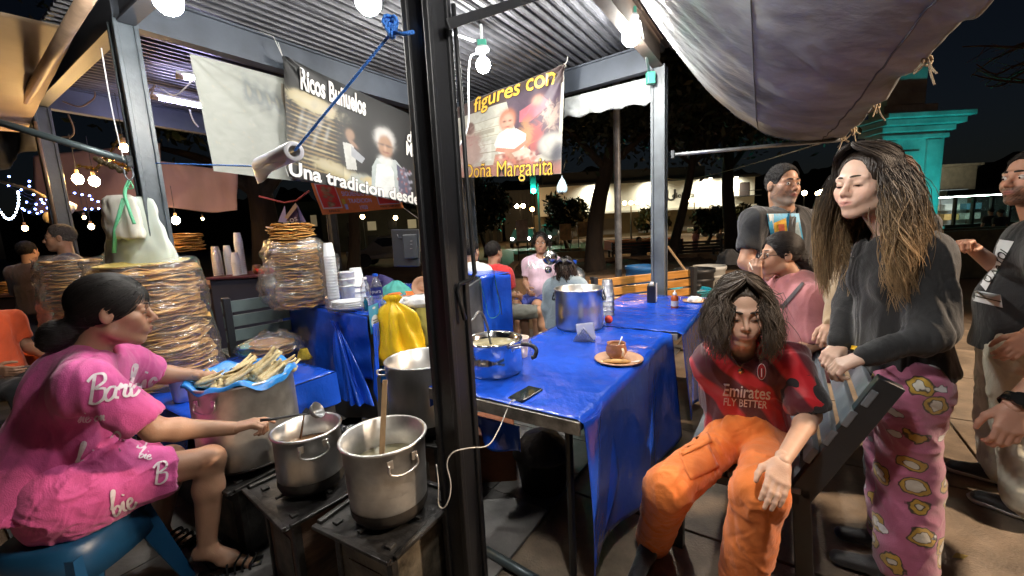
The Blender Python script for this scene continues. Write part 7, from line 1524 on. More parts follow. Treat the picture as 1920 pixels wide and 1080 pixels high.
led = thing('fairy_lights', 'tangle of blue fairy lights behind the man in navy', 'fairy lights', at(50, 390, 5.5)); rr = random.Random(3); mb = MB(); pth = []
for (px, py) in [(55, 340), (55, 349), (40, 356), (63, 365), (77, 374), (50, 379), (80, 380), (95, 376), (68, 383), (42, 391), (66, 392), (55, 398), (70, 400), (78, 397), (89, 390), (88, 374), (106, 360), (140, 362), (154, 365), (168, 367), (172, 374), (184, 378), (160, 392), (172, 392), (185, 391), (17, 331), (16, 348), (83, 382), (46, 394)]:
    p = at(px, py, 5.5); pth.append(p); mb.ball(p, .011, 5)
tag(mb.build('led', ble, led), kind='stuff'); mb2 = MB()
for i in range(len(pth)-1):
    if (pth[i]-pth[i+1]).length < .5: mb2.tube(catenary(pth[i], pth[i+1], .03, 4), .003, 4)
mb2.build('wire', roofd, led)
led2 = thing('fairy_lights', 'garland of small white lights drooping at the far left edge', 'fairy lights', at(15, 400, 4.8)); mb = MB(); cpts = smooth_path([at(34, 360, 4.8), at(35, 375, 4.8), at(32, 392, 4.8), at(24, 408, 4.8), at(12, 410, 4.8), at(2, 398, 4.8), at(-12, 380, 4.8)], 6)
for p in cpts[::2]: mb.ball(p, .010, 5)
tag(mb.build('led', wle, led2), kind='stuff'); MB().tube(cpts, .003, 4).build('wire', roofd, led2)
gd_ = thing('garland', 'gold tinsel garland looped over the slanting tube', 'garland', at(190, 300, 3.4)); mb = MB()
for path in (((228, 252), (216, 272), (205, 290), (192, 302), (178, 318)), ((178, 318), (160, 313), (145, 310)), ((205, 296), (220, 306), (236, 312), (240, 322)), ((192, 300), (180, 296))):
    P_ = smooth_path([at(x, y, 3.3) for x, y in path], 7)
    for p in P_: mb.add([p+Vector((rr.uniform(-.02, .02), rr.uniform(-.02, .02), rr.uniform(-.02, .02))) for _ in range(4)], [(0, 1, 2, 3)])
    mb.tube(P_, .008, 5)
mb.build('tinsel', M('gold_tinsel', (.75, .45, .10), .25, metal=.9), gd_)
t = thing('garland_clips', 'dark clips and bright beads along the slanting tube by the left post', 'garland', at(225, 315, 2.9)); mb = MB()
for i in range(12): mb.ball(at(180+i*5, 298+i*2.2+rr.uniform(-2, 2), 2.9), rr.uniform(.012, .022), 6)
mb.build('bead', M('dark_beads', (.08, .06, .03), .3), t, smooth=True)
# flags, poles and clutter at the far left
for i, (x0, y0, x1, y1, Y, r_) in enumerate(((66, 228, 108, 432, 4.0, .012), (72, 190, 96, 420, 4.2, .014))): tag(MB().tube([at(x0, y0, Y), at(x1, y1, Y)], r_, 6).build('cord', pipe_m, None, smooth=True), ['thin slanting cord left of the next stall post', 'second slanting cord beside the next stall post'][i], 'cord', 'cords beside the next stall post')
tag(MB().tube([at(-20, 335, 4.6), at(60, 356, 4.6), at(104, 380, 4.4)], .016, 6).build('rope', rope_p, None, smooth=True), 'thick pinkish rope crossing the far left', 'rope')
tied_bag(tuple(at(122, 378, 4.3)), .08, .12, 'plastic_bag', 'scrunched pale bag tied round the next stall post', whitep, 4, 26, 12, prof=[(0, .5), (.3, 1), (.7, .9), (1, .4)])
tag(MB().ball(at(89, 408, 4.6), .055, 10, sc=(.9, .4, 1.1)).build('paper_fan', M('straw_paper', (.6, .48, .28), .7), None, smooth=True), 'small straw-coloured fan hanging near the fairy lights', 'fan')
for (x, y, Y, w_, d_, h_, lb) in ((30, 545, 6.0, .9, .6, .9, 'dim market table at the far left edge'), (340, 500, 5.4, 1.3, .7, .95, 'counter of the far stall under the short fritter pile'), (215, 520, 6.2, .9, .6, .9, 'dark stall table behind the man in navy')):
    p = at(x, y, Y); t = thing('stall_table', lb, 'table', (p.x, Y, 0)); MB().box((0, 0, h_-.02), (w_, d_, .04)).build('top', M('stall_wood', (.16, .08, .06), .6), t, local=True); MB().box((0, 0, h_/2-.03), (w_*.94, d_*.9, h_-.06)).build('front', M('stall_dark', (.03, .02, .025), .7), t, local=True)
for (x, y, Y, r_, lb) in ((20, 500, 6.0, .18, 'pile of fritters on the far-left market table'),):
    p = at(x, y, Y); pile((p.x, Y, .9), r_, .16, 10, lb)
t = thing('plastic_crate', 'orange plastic crate on the ground behind the seated woman\'s hair', 'crate', at(58, 660, 2.9)*Vector((1, 1, 0)) if False else (at(52, 640, 4.2).x, 4.2, 0)); MB().box((0, 0, .22), (.40, .3, .44), taper=1.06).build('crate', M('orange_crate', (.70, .10, .02), .45), t, bevel=.01, local=True)
# dark backdrop of trees far off, to close the square
tag(MB().grid(lambda u, v: Vector((-90+200*u, 75+6*math.sin(u*9), v*(9+3*noise.noise(Vector((u*22, 0, 1)))+1.6*noise.noise(Vector((u*90, 0, 4)))))), 260, 3).build('far_treeline', M('far_trees', (.008, .010, .008), .95), None), kind='stuff')

lamp_post(6.2, .9, 4.4, 'warm street lamp standing just outside the right edge of the photo', orr, 0, (1, .66, .40), .16); lamp('street_light', 'SPOT', (6.2, .9, 4.2), 1300, (1, .76, .54), .15, 95, (2.7, 2.6, 0), .6)
# ================================================================ PEOPLE
def fab(name, col, rough=.8, var=.12, bump=.25, bs=300, **k): return M(name, col, rough, var=var, vscale=7, bump=bump, bscale=bs, sheen=.25, wrk=.22, **k)
def joints(**k): return {n: npv(at(*v)) if len(v) == 3 else npv(on(v[0], v[1], v[2])) for n, v in k.items()}
def P_(label, J, grp=None): 
    c = J['hp']; return thing('person', label, 'person', (c[0], c[1], 0), grp)
def O(x, y, z): return (x, y, z, 0)
# ---- seated woman in the pink pyjama set
J = joints(nk=(168, 655, 1.50), hp=(88, 915, 1.42), sR=(160, 712, 1.30), sL=(232, 678, 1.66), eR=(292, 806, 1.36), wR=(438, 803, 1.53), eL=(292, 702, 1.78), wL=(372, 703, 1.88), hR=(118, 925, 1.35), hL=(175, 900, 1.52), kR=(393, 862, 1.66), aR=(388, 1030, 1.64), kL=(318, 860, 1.80), aL=(300, 1000, 1.86))
J['tR'] = npv(on(462, 1052, .03)); J['tL'] = npv(on(338, 1012, .03))
pw = P_('woman in a pink lettered pyjama set sitting on the blue stool, stirring the middle pot', J)
H = Head(at(214, 584, 1.52), (.80, .56, -.38), (.10, .1, 1), 1.06)
pal = unit(npv(at(500, 790, 1.56))-J['wR'])
hd = [dict(w_=J['wR'], d=unit(npv(at(500, 786, 1.58))-J['wR']), n=(.1, .1, -1), sc=.92, curls=(.35, 1.0, 1.15, 1.2), side=1, thumb=.7), dict(w_=J['wL'], d=unit(npv(at(402, 700, 1.97))-J['wL']), n=(0, .2, -1), sc=.9, curl=.55, side=-1)]
bw = body(pw, J, H, 'tan', .0048, hands=hd, feet=True, tattoo=[(at(275, 700, 1.74), 0, .045), (at(385, 828, 1.6), 0, .02)], lips=(.36, .13, .10))
face_extras(pw, H, open_=.0)
pinkm = fab('pink_cotton', (.62, .085, .30), .8)
up, lat, fr = frames(J)
ts = tee(pw, J, pinkm, .016, .74, bust=.035, belly=.03, w=1.03, hem=.02, flare=.03, amp=.009, freq=15, name='pyjama_shirt', depth=.84, sleever=.070, seed=21, h=.0055, neckr=.062)
S = SDF(); S.cone((J['hR']+J['hL'])/2+up*.05, (J['hR']+J['hL'])/2-np.array((0, 0, .02)), .165, .175, .04); 
for s_ in 'RL':
    e_ = lerp(J['h'+s_], J['k'+s_], .60); S.cone(J['h'+s_], e_, .118, .098, .04); d = unit(J['k'+s_]-J['h'+s_]); S.ball(e_+d*.098, .096, .004, 'd')
S.cut((0, 0, .462), (0, 0, -1)); sdf_obj(S, 'pyjama_shorts', pinkm, pw, .006, folds(33, .008, 20))
script = M('silver_script', (.72, .62, .66), .4)
def prt(tgt, o, xd, yd, txt, size, ink=script, c=(0, 0), pn=None, off=.004, name='lettering', **k): return lettering(name, txt, ink, pn, projector(tgt, o, xd, yd, off), size, c, **k)
rgt = npv(cR); upv = npv(cU)
GL = {'B': [[(.1, 0), (.22, 1.0)], [(-.05, .82), (.2, 1.02), (.55, .98), (.6, .72), (.25, .52), (.62, .45), (.6, .12), (.3, -.02), (.05, .1)]], 'a': [[(.42, .42), (.2, .45), (.02, .2), (.14, 0), (.36, .12), (.44, .42), (.40, .1), (.55, .02)]], 'r': [[(0, .3), (.12, .5), (.12, .36), (.3, .42), (.24, .1), (.38, 0), (.5, .12)]], 'b': [[(0, .3), (.25, .95), (.12, .98), (.08, .1), (.25, -.02), (.42, .2), (.28, .36), (.14, .25)]], 'i': [[(0, .2), (.14, .42), (.12, .08), (.28, .02)], [(.17, .66), (.19, .72)]], 'e': [[(0, .15), (.28, .28), (.22, .44), (.06, .3), (.12, .02), (.32, .0), (.48, .18)]], 'n': [[(0, .3), (.1, .42), (.1, 0), (.28, .42), (.32, .05), (.46, .04)]], 's': [[(0, .1), (.22, .48), (.2, .1), (.05, .02)]], 'o': [[(.2, .42), (.02, .2), (.2, 0), (.38, .2), (.2, .42)]], ' ': []}
def script_text(tgt, o, txt, size, rot, pn):
    f = projector(tgt, o, rgt, upv, .006); wds = dict(B=.62, a=.5, r=.42, b=.44, i=.26, e=.42, n=.44, s=.28, o=.42); wds[' '] = .3; tot = sum(wds[c] for c in txt); x0 = -tot/2; mb = MB(); c_, s_ = math.cos(rot), math.sin(rot)
    for ch in txt:
        for st_ in GL[ch]:
            pts = smooth_path([(x0+x+.28*y, y-.45, 0) for x, y in st_], 4); Lf = []; Rf = []
            for i, p in enumerate(pts):
                d = (pts[min(i+1, len(pts)-1)]-pts[max(i-1, 0)]).normalized(); n2 = Vector((-d.y, d.x, 0))*(.035+.03*abs(d.y))
                for q, lst in ((p+n2, Lf), (p-n2, Rf)): X, Y2 = q.x*size, q.y*size; lst.append(f(X*c_-Y2*s_, X*s_+Y2*c_))
            mb.add(Lf+Rf, [[i, i+1, len(Lf)+i+1, len(Lf)+i] for i in range(len(Lf)-1)])
        x0 += wds[ch]
    return mb.build('lettering', script, pn)
for px, py, Y, txt, sz, ro, xx in ((226, 722, 1.2, 'Barbie', .066, .22, 1.0), (170, 780, 1.15, 'sie on', .030, .1, 1.0), (165, 858, 1.12, 'bie', .060, .12, 1), (168, 902, 1.12, 'Barbie', .040, .22, 1.1), (222, 838, 1.2, 'B', .05, .9, 1)):
    script_text(ts, at(px, py, Y), txt, sz*1.25, ro, pw)
sho = [c for c in pw.children if c.name.startswith('pyjama_shorts')][0]
for px, py, txt, sz, ro in ((225, 942, 'bie', .062, .42), (262, 826, 'B', .042, .1), (296, 890, 'B', .055, .25), (272, 850, 'bie', .03, -.2)): script_text(sho, at(px, py, 1.3), txt, sz*1.25, ro, pw)
S = SDF(); rt = H.R
hair_m = M('black_hair', (.010, .008, .008), .45, bump=.9, bscale=150, stretch=(.22, .22, 1.6), spec=.3)
S.ell(H.w(0, -.016, .038), np.array((.083, .103, .092))*H.sc, rt, .01); S.ell(H.w(0, .108, -.022), np.array((.088, .078, .098))*H.sc, rt, .012, 'd')
for sx in (-1, 1): S.ell(H.w(sx*.088, .012, -.014), np.array((.024, .026, .034))*H.sc, rt, .01, 'd')
S.cone(H.w(0, -.06, -.01), H.w(0, -.10, -.05), .06, .035, .03); S.ell(H.w(0, -.135, -.075), np.array((.062, .052, .055)), rt, .012); S.cone(H.w(0.02, -.15, -.10), H.w(-.02, -.12, -.12), .03, .02, .02)
S.cut(H.w(0, 0, -.13), -H.R[:, 2]); sdf_obj(S, 'hair', hair_m, pw, .005, lambda V, N: V+N*(wobble(V, 5, 120, 1.0)*.0022)[:, None])
combed(pw, H, 900, (0, -.13, -.06), (.012, .009, .008), 4)
san = M('black_patent', (.012, .012, .012), .12, spec=.8)
for s_ in 'RL':
    a, t = J['a'+s_], J['t'+s_]; d = unit((t-a)*np.array((1, 1, 0))); sd = np.cross(d, (0, 0, 1)); ft = thing_ = None
    mb = MB(); c0 = a*np.array((1, 1, 0)); mb.tube([c0-d*.05+np.array((0, 0, .012)), c0+d*.08+np.array((0, 0, .012)), c0+d*.20+np.array((0, 0, .012))], [.032, .036, .040], 12, flat=.3)
    for q in range(4):
        cc_ = c0+d*(.075+.028*q); z_ = .078-.012*q; mb.tube(smooth_path([cc_-sd*.046+np.array((0, 0, .012)), cc_-sd*.036+d*.01+np.array((0, 0, z_*.8)), cc_+d*.014+np.array((0, 0, z_)), cc_+sd*.036+np.array((0, 0, z_*.8)), cc_+sd*.046+np.array((0, 0, .012))]), .0085, 7, flat=.6)
    mb.build('sandal', san, pw, smooth=True)
# blue stool
stc = (J['hR']+J['hL'])/2; stb_ = M('blue_stool_plastic', (.008, .055, .13), .38, bump=.05); st = thing('stool', 'dark blue plastic stool under the woman in pink', 'stool', (stc[0], stc[1], 0))
sx_, sy_ = stc[0]-.03, stc[1]-.02; zt2 = .455
def sring(z, r, n=48, p=3.2): return [(sx_+r*math.copysign(abs(math.cos(a))**(2/p), math.cos(a)), sy_+r*math.copysign(abs(math.sin(a))**(2/p), math.sin(a)), z) for a in np.linspace(0, 2*math.pi, n, endpoint=False)]
mb = MB(); V = []; prf = [(.02, zt2-.004), (.15, zt2), (.165, zt2-.012), (.175, zt2-.05), (.19, zt2-.13), (.185, zt2-.13), (.16, zt2-.02)]
for r_, z in prf: V += sring(z, r_)
n = 48; mb.add(V, [[j*n+i, j*n+(i+1) % n, (j+1)*n+(i+1) % n, (j+1)*n+i] for j in range(len(prf)-1) for i in range(n)]+[list(range(n))]); mb.build('seat', stb_, st, smooth=True, local=False)
for ax_, ay_ in ((-1, -1), (1, -1), (1, 1), (-1, 1)):
    top = Vector((sx_+ax_*.150, sy_+ay_*.150, zt2-.04)); bot = Vector((sx_+ax_*.225, sy_+ay_*.225, .0)); mb = MB(); q_ = (bot-top)
    xw = Vector((ax_*-.055, 0, 0)); yw = Vector((0, ay_*-.055, 0)); 
    v = [top, top+xw*1.8, bot+xw*.8, bot, top+yw*1.8, bot+yw*.8]; mb.add(v, [(0, 1, 2, 3), (0, 3, 5, 4)]); mb.build('leg', stb_, st, solid=.006)
st.location = (sx_, sy_, 0); [attach(c, st) for c in st.children]
# ---- boy in the striped jersey
J = joints(nk=(1392, 652, 1.55), hp=(1402, 838, 1.70), sR=(1335, 672, 1.62), sL=(1478, 676, 1.50), eR=(1345, 770, 1.82), wR=(1370, 800, 1.95), eL=(1520, 778, 1.42), wL=(1466, 866, 1.17), hR=(1362, 842, 1.64), hL=(1440, 846, 1.58), kR=(1252, 918, 1.40), kL=(1424, 925, 1.22), aL=(1392, 1082, 1.27))
J['aR'] = npv(at(1225, 1010, 1.66)); J['hp'][2] = max(J['hp'][2], .52)
for s_ in ('hR', 'hL'): J[s_][2] = max(J[s_][2], .52)
pb_ = P_('long-haired boy in a red and black football jersey and orange trousers on the grey bench', J)
H = Head(at(1390, 586, 1.46), (-.30, -.88, -.34), (-.05, -.12, 1), .93)
hd = [dict(w_=J['wL'], d=unit(npv(at(1448, 948, 1.07))-J['wL']), n=unit(np.array((.1, .75, -.65))), sc=.92, curl=.22, side=-1, thumb=.15, spread=.10)]
body(pb_, J, H, 'light', .0048, hands=hd, w=.86, limb=.84, lips=(.52, .20, .18), legs=False, neckr=.042, nose=.82)
face_extras(pb_, H, brow=(.025, .018, .015), open_=0, bt=.003)
# jersey with dark diagonal bands in the weave
jm = M('jersey_weave', (.5, .012, .02), .55, sheen=.3, bump=.1, bscale=300)
n_ = jm.node_tree; bs_ = n_.nodes['Principled BSDF']; tc = n_.nodes.new('ShaderNodeTexCoord'); mp = n_.nodes.new('ShaderNodeMapping'); mp.inputs['Rotation'].default_value = (0, R(38), R(20)); wv = n_.nodes.new('ShaderNodeTexWave'); wv.inputs['Scale'].default_value = 1.7; wv.inputs['Distortion'].default_value = 9; wv.inputs['Detail'].default_value = 3; cr_ = n_.nodes.new('ShaderNodeValToRGB')
cr_.color_ramp.elements[0].position = .38; cr_.color_ramp.elements[0].color = (.09, .007, .016, 1); cr_.color_ramp.elements[1].position = .62; cr_.color_ramp.elements[1].color = (.55, .008, .018, 1)
n_.links.new(tc.outputs['Object'], mp.inputs[0]); n_.links.new(mp.outputs[0], wv.inputs[0]); n_.links.new(wv.outputs[0], cr_.inputs[0]); n_.links.new(cr_.outputs[0], bs_.inputs['Base Color'])
ts = tee(pb_, J, jm, .020, .74, w=.86, hem=.055, flare=.015, amp=.009, freq=17, name='jersey', sleever=.072, seed=5, h=.005, neckr=.05, depth=.72)
S = SDF(); e0_, e1_ = lerp(J['sL'], J['eL'], .22), lerp(J['sL'], J['eL'], .76); S.cone(e0_, e1_, .064, .0755, .01); dd_ = unit(e1_-e0_); S.cut(e0_, -dd_); S.ball(e1_+dd_*.0755, .0735, .003, 'd'); sdf_obj(S, 'sleeve_panel', fab('black_jersey', (.015, .012, .015)), pb_, .005, folds(6, .005, 20))
wi2 = M('jersey_white', (.78, .76, .76), .45)
prt(ts, at(1400, 736, 1.46), rgt, upv, 'Emirates', .046, wi2, pn=pb_, bold=.018, rot=-.09, wx=.80); prt(ts, at(1397, 757, 1.46), rgt, upv, 'FLY BETTER', .028, wi2, pn=pb_, bold=.014, rot=-.08, wx=.80)
cf_ = projector(ts, at(1428, 692, 1.46), rgt, upv, .004); nn = 20
def oval(rx, ry, off, m_, nm='crest'): f = projector(ts, at(1428, 697, 1.46), rgt, upv, off); mesh_obj(nm, [f(rx*math.cos(a), ry*math.sin(a)) for a in np.linspace(0, 2*math.pi, nn, endpoint=False)], [list(range(nn))], m_, pb_)
oval(.0165, .030, .004, wi2); oval(.0145, .028, .006, M('crest_red', (.35, .01, .02), .4))
for i in range(3): f = projector(ts, at(1428, 697, 1.46), rgt, upv, .008); mesh_obj('crest_stripe', [f(x_, y_) for x_, y_ in ((-.009+.0075*i, -.019), (-.006+.0075*i, -.019), (-.006+.0075*i, .012), (-.009+.0075*i, .012))], [(0, 1, 2, 3)], wi2 if i == 1 else M('crest_black', (.01, .01, .01), .4), pb_)
prt(ts, at(1427, 674, 1.46), rgt, upv, '*', .03, M('gold_star', (.7, .5, .15), .4), pn=pb_, name='star')
# necklace
gld = M('necklace_gold', (.75, .55, .28), .25, metal=1); nf = projector(ts, at(1388, 665, 1.46), rgt, upv, .005, .8); mb = MB(); Rb = []
for u in np.linspace(-1, 1, 17): Rb.append(nf(.033*u, .045*abs(u)**1.3-.045))
mb.tube(Rb, .0016, 5); pc_ = Rb[8]; mb.lathe([(.001, 0), (.0105, 0), (.012, .002), (.001, .003)], pc_+Vector((0, -.004, -.014)), 16, rot=Matrix.Rotation(R(90), 3, 'X')); mb.build('necklace', gld, pb_, smooth=True)
orm = fab('orange_twill', (.80, .20, .03), .8, bump=.3, bs=400)
tr = trousers(pb_, J, orm, .008, .0055, 12, .0055, (.088, .078, .072), w=.85, freq=20)
lk = J['kR']; pf = projector(tr, at(1308, 858, 1.42), unit(rgt*.9+upv*.42), unit(upv*.9-rgt*.42), .006, .8); mb = MB(); mb.grid(lambda u, v: pf((u-.5)*.115, (v-.5)*.13), 10, 10); cpk = mb.build('cargo_pocket', orm, pb_, smooth=True, solid=.003)
pf = projector(tr, at(1303, 832, 1.42), unit(rgt*.9+upv*.42), unit(upv*.9-rgt*.42), .012, .8); MB().grid(lambda u, v: pf((u-.5)*.122, (v-.5)*.04), 10, 4).build('pocket_flap', orm, cpk, smooth=True, solid=.004)
shb = fab('black_shoe', (.018, .018, .02), .5)
shoe(pb_, (J['aR'][0], J['aR'][1], .08), (J['aR'][0]-.12, J['aR'][1]-.16, .03), shb); shoe(pb_, (J['aL'][0], J['aL'][1], .08), (J['aL'][0]-.02, J['aL'][1]-.2, .03), shb)
hc = (.055, .038, .026)
hair_cap(pb_, H, hc, .004, gap=(.064, .088, .118), facez=-.018, facey=.110)
def rboy(dd, a): return .008+.024*math.sin(min(1, dd/.14)*2.2)-.02*max(0, dd-.12)/.1
strands(pb_, H, 2600, .42, hc, (.085, .06, .042), 3, .0010, rboy, 42, wave=.012, wfreq=5, shell=(.094, .108, .106), lmin=.72, name='hair')
# ---- girl with long hair in the black hoodie
J = joints(nk=(1672, 428, 1.56), hp=(1690, 700, 1.54), sR=(1618, 470, 1.78), sL=(1730, 474, 1.46), eR=(1590, 570, 1.75), wR=(1575, 645, 1.66), eL=(1752, 626, 1.36), wL=(1618, 670, 1.38), hR=(1672, 715, 1.62), hL=(1705, 722, 1.46), kR=(1675, 860, 1.64), kL=(1700, 895, 1.48))
J['aR'] = npv(on(1680, 1000, .10)); J['aL'] = npv(on(1700, 1058, .10))
pg = P_('girl with very long wavy hair in a black hoodie and patterned pink pyjama trousers', J)
H = Head(at(1622, 345, 1.55), (-.90, -.26, -.36), (-.05, 0, 1), 1.0)
hd = [dict(w_=J['wL'], d=unit(npv(at(1575, 684, 1.40))-J['wL']), n=(-.1, .2, -1), sc=.92, curl=.85, side=-1, thumb=.7), dict(w_=J['wR'], d=(-.6, -.2, -.5), n=(-.2, .2, -1), sc=.9, curl=.8, side=1)]
body(pg, J, H, (.66, .44, .34), .0048, hands=hd, legs=False, w=.9, limb=.9, lips=(.55, .22, .20), neckr=.045)
face_extras(pg, H, brow=(.05, .035, .025), open_=0)
hm_ = fab('black_fleece', (.007, .0075, .009), .85)
ho = tee(pg, J, hm_, .018, long=True, w=.92, hem=-.02, flare=.01, amp=.011, freq=14, name='hoodie', depth=.8, cuff=.040, seed=14, h=.0055, neckr=.06, bust=.03)
S = SDF(); up, lat, fr = frames(J); S.cone(J['nk']-fr*.06-up*.01+lat*.05, J['nk']-fr*.06-up*.01-lat*.05, .055, .055, .03); S.cone(J['nk']-fr*.08-up*.05, J['nk']-fr*.09-up*.08, .05, .04, .03); sdf_obj(S, 'hood', hm_, pg, .006, folds(3, .008, 20))
for px, py, wx_, hy in ((1576, 478, .016, .0028), (1596, 481, .018, .0028), (1596, 478, .003, .012)): f = projector(ho, at(px, py, 1.42), rgt, upv, .02, .8); mesh_obj('print_mark', [f(-wx_/2, -hy/2), f(wx_/2, -hy/2), f(wx_/2, hy/2), f(-wx_/2, hy/2)], [(0, 1, 2, 3)], wi2, pg)
f = projector(ho, at(1601, 652, 1.42), rgt, upv, .004, .8); mesh_obj('cuff_patch', [f(-.012, -.004), f(.010, -.008), f(.012, .006), f(-.008, .009)], [(0, 1, 2, 3)], M('yellow_patch', (.75, .48, .02), .5), pg)
# pyjama print: plain cloud-white and yellow-brown ovals, no figures
pj = M('printed_fleece', (.36, .10, .19), .9, sheen=.5, bump=.2, bscale=250); n_ = pj.node_tree; bs_ = n_.nodes['Principled BSDF']; L_ = n_.links.new; tc = n_.nodes.new('ShaderNodeTexCoord')
def vor(sc, loc, rnd=.55, strx=1.0):
    mp = n_.nodes.new('ShaderNodeMapping'); mp.inputs['Location'].default_value = loc; mp.inputs['Scale'].default_value = (1, 1, strx); nz_ = n_.nodes.new('ShaderNodeTexNoise'); nz_.inputs['Scale'].default_value = 22; L_(tc.outputs['Object'], nz_.inputs['Vector']); sc_ = n_.nodes.new('ShaderNodeVectorMath'); sc_.operation = 'SCALE'; sc_.inputs['Scale'].default_value = .05; L_(nz_.outputs['Color'], sc_.inputs[0]); va_ = n_.nodes.new('ShaderNodeVectorMath'); va_.operation = 'ADD'; L_(sc_.outputs[0], va_.inputs[1]); v = n_.nodes.new('ShaderNodeTexVoronoi'); v.inputs['Scale'].default_value = sc; v.inputs['Randomness'].default_value = rnd; L_(tc.outputs['Object'], mp.inputs[0]); L_(mp.outputs[0], va_.inputs[0]); L_(va_.outputs[0], v.inputs['Vector']); return v.outputs['Distance']
def step(src, thr, soft=.03):
    m_ = n_.nodes.new('ShaderNodeMapRange'); m_.inputs[1].default_value = thr; m_.inputs[2].default_value = thr-soft; m_.inputs[3].default_value = 0; m_.inputs[4].default_value = 1; L_(src, m_.inputs[0]); return m_.outputs[0]
def mixc(fac, a, b):
    m_ = n_.nodes.new('ShaderNodeMix'); m_.data_type = 'RGBA'; L_(fac, m_.inputs[0]); L_(a, m_.inputs[6]) if not isinstance(a, tuple) else setattr(m_.inputs[6], 'default_value', (*a, 1)); m_.inputs[7].default_value = (*b, 1); return m_.outputs[2]
va = vor(8.2, (.3, .1, .2), .6, 1.2); vb = vor(8.2, (.37, .17, .26), .6, 1.5)
c_ = mixc(step(va, .37, .02), (.40, .115, .215), (.045, .03, .018)); c_ = mixc(step(va, .33, .02), c_, (.42, .26, .035)); c_ = mixc(step(va, .24, .02), c_, (.05, .035, .02)); c_ = mixc(step(va, .215, .02), c_, (.55, .52, .46))
c_ = mixc(step(vb, .19, .02), c_, (.03, .025, .025)); c_ = mixc(step(vb, .17, .02), c_, (.60, .60, .62)); L_(c_, bs_.inputs['Base Color'])
trousers(pg, J, pj, .022, .0058, 17, .010, (.115, .090, .088), w=.98, freq=13, name='pyjama_trousers', fall=.97)
J['tL'] = npv(on(1585, 1052, .03)); J['tR'] = npv(on(1592, 1005, .03))
shoe(pg, (*J['aL'][:2], .08), J['tL'], shb, h=.006, w=.04); shoe(pg, (*J['aR'][:2], .08), J['tR'], shb, h=.006, w=.04)
hg = (.024, .016, .012); tip = (.50, .33, .17)
hair_cap(pg, H, hg, .004, gap=(.070, .090, .130), facez=-.014, facey=.115)
def rgirl(dd, a): return .001+(.004+.058*min(1, max(0, (abs(a)-50)/60)))*(1-math.exp(-dd/.16))+.010*math.sin(dd*9)
strands(pg, H, 3600, .68, hg, tip, 8, .0010, rgirl, 60, fall=(.07, -.03, -1), wave=.012, wfreq=3.4, part=.01, wst=.19, segs=22, shell=(.092, .108, .104), tipstart=.50, lmin=.72, name='hair')
# ---- man in the black T-shirt
def arm_free(J, s_): pass
J = joints(nk=(1468, 396, 2.72), hp=(1462, 570, 2.78), sR=(1418, 413, 2.68), sL=(1526, 420, 2.80), eR=(1398, 492, 2.62), wR=(1448, 520, 2.50), eL=(1538, 500, 2.78), wL=(1505, 545, 2.60))
for s_, dx in (('R', -.10), ('L', .10)): J['h'+s_] = J['hp']+np.array((dx, 0, -.03)); J['k'+s_] = J['h'+s_]+np.array((dx*.2, -.02, -.40)); J['a'+s_] = np.array((J['h'+s_][0]+dx*.3, 2.8, .08))
pm = P_('grey-bearded man in a black T-shirt with a bright print, standing behind the seated diners', J)
H = Head(at(1468, 348, 2.70), (-.02, -1, -.02), (.03, 0, 1), 1.04); H = Head(at(1468, 348, 2.70), (.10, -1, .02), (.03, 0, 1), 1.04)
body(pm, J, H, (.46, .25, .16), .006, male=True, beard=.8, gray=.9, jaw=1.16, hands=[dict(w_=J['wR'], d=(.7, -.2, .1), n=(.1, .5, -.6), curl=.6, side=1)], legs=False, w=1.15, limb=1.15, neckr=.062); face_extras(pm, H, brow=(.03, .025, .02), open_=.6, bt=.005)
short_hair(pm, H, (.03, .028, .028), .010, gray=.9)
bt_m = fab('black_cotton', (.011, .012, .015), .85)
ts = tee(pm, J, bt_m, .028, .62, w=1.18, belly=.05, hem=.04, amp=.010, freq=13, depth=.78, sleever=.074, seed=31, h=.0065)
def patch(tgt, pts, m_, off, Y, nm, pn, sub=6):
    a, b, c, d = [at(x, y, Y+.12) for x, y in pts]; o_ = (a+b+c+d)/4; nrm = rgt; f = projector(tgt, o_, rgt, upv, off, .9); 
    L2 = lambda p: ((p-o_).dot(Vector(rgt)), (p-o_).dot(Vector(upv))); q = [L2(p) for p in (a, b, c, d)]
    return MB().grid(lambda u, v: f(*[(q[0][i]*(1-u)+q[1][i]*u)*(1-v)+(q[3][i]*(1-u)+q[2][i]*u)*v for i in (0, 1)]), sub, sub).build(nm, m_, pn, smooth=True)
pbm = lambda n, c: M(n, c, .5, var=.25, vscale=40)
patch(ts, ((1441, 400), (1501, 399), (1506, 472), (1446, 462)), pbm('print_sky', (.05, .36, .62)), .005, 2.4, 'shirt_print', pm)
patch(ts, ((1452, 418), (1476, 408), (1478, 460), (1452, 455)), pbm('print_yellow', (.72, .42, .05)), .008, 2.4, 'shirt_print', pm); patch(ts, ((1460, 420), (1472, 420), (1471, 445), (1461, 447)), pbm('print_red', (.5, .10, .04)), .011, 2.4, 'shirt_print', pm)
patch(ts, ((1486, 420), (1498, 416), (1502, 445), (1490, 448)), pbm('print_grey', (.32, .42, .46)), .008, 2.4, 'shirt_print', pm); patch(ts, ((1484, 438), (1492, 436), (1506, 470), (1486, 466)), pbm('print_orange', (.72, .36, .08)), .010, 2.4, 'shirt_print', pm)
patch(ts, ((1442, 401), (1452, 401), (1450, 430), (1444, 425)), pbm('print_cloud', (.5, .6, .66)), .009, 2.4, 'shirt_print', pm)
patch(ts, ((1487, 378), (1499, 378), (1484, 475), (1470, 470)), fab('bag_strap', (.012, .012, .014)), .014, 2.4, 'bag_strap', pm, 10)
trousers(pm, J, fab('dark_jeans', (.03, .035, .045)), .02, .012, 4, .004, (.11, .09, .08))
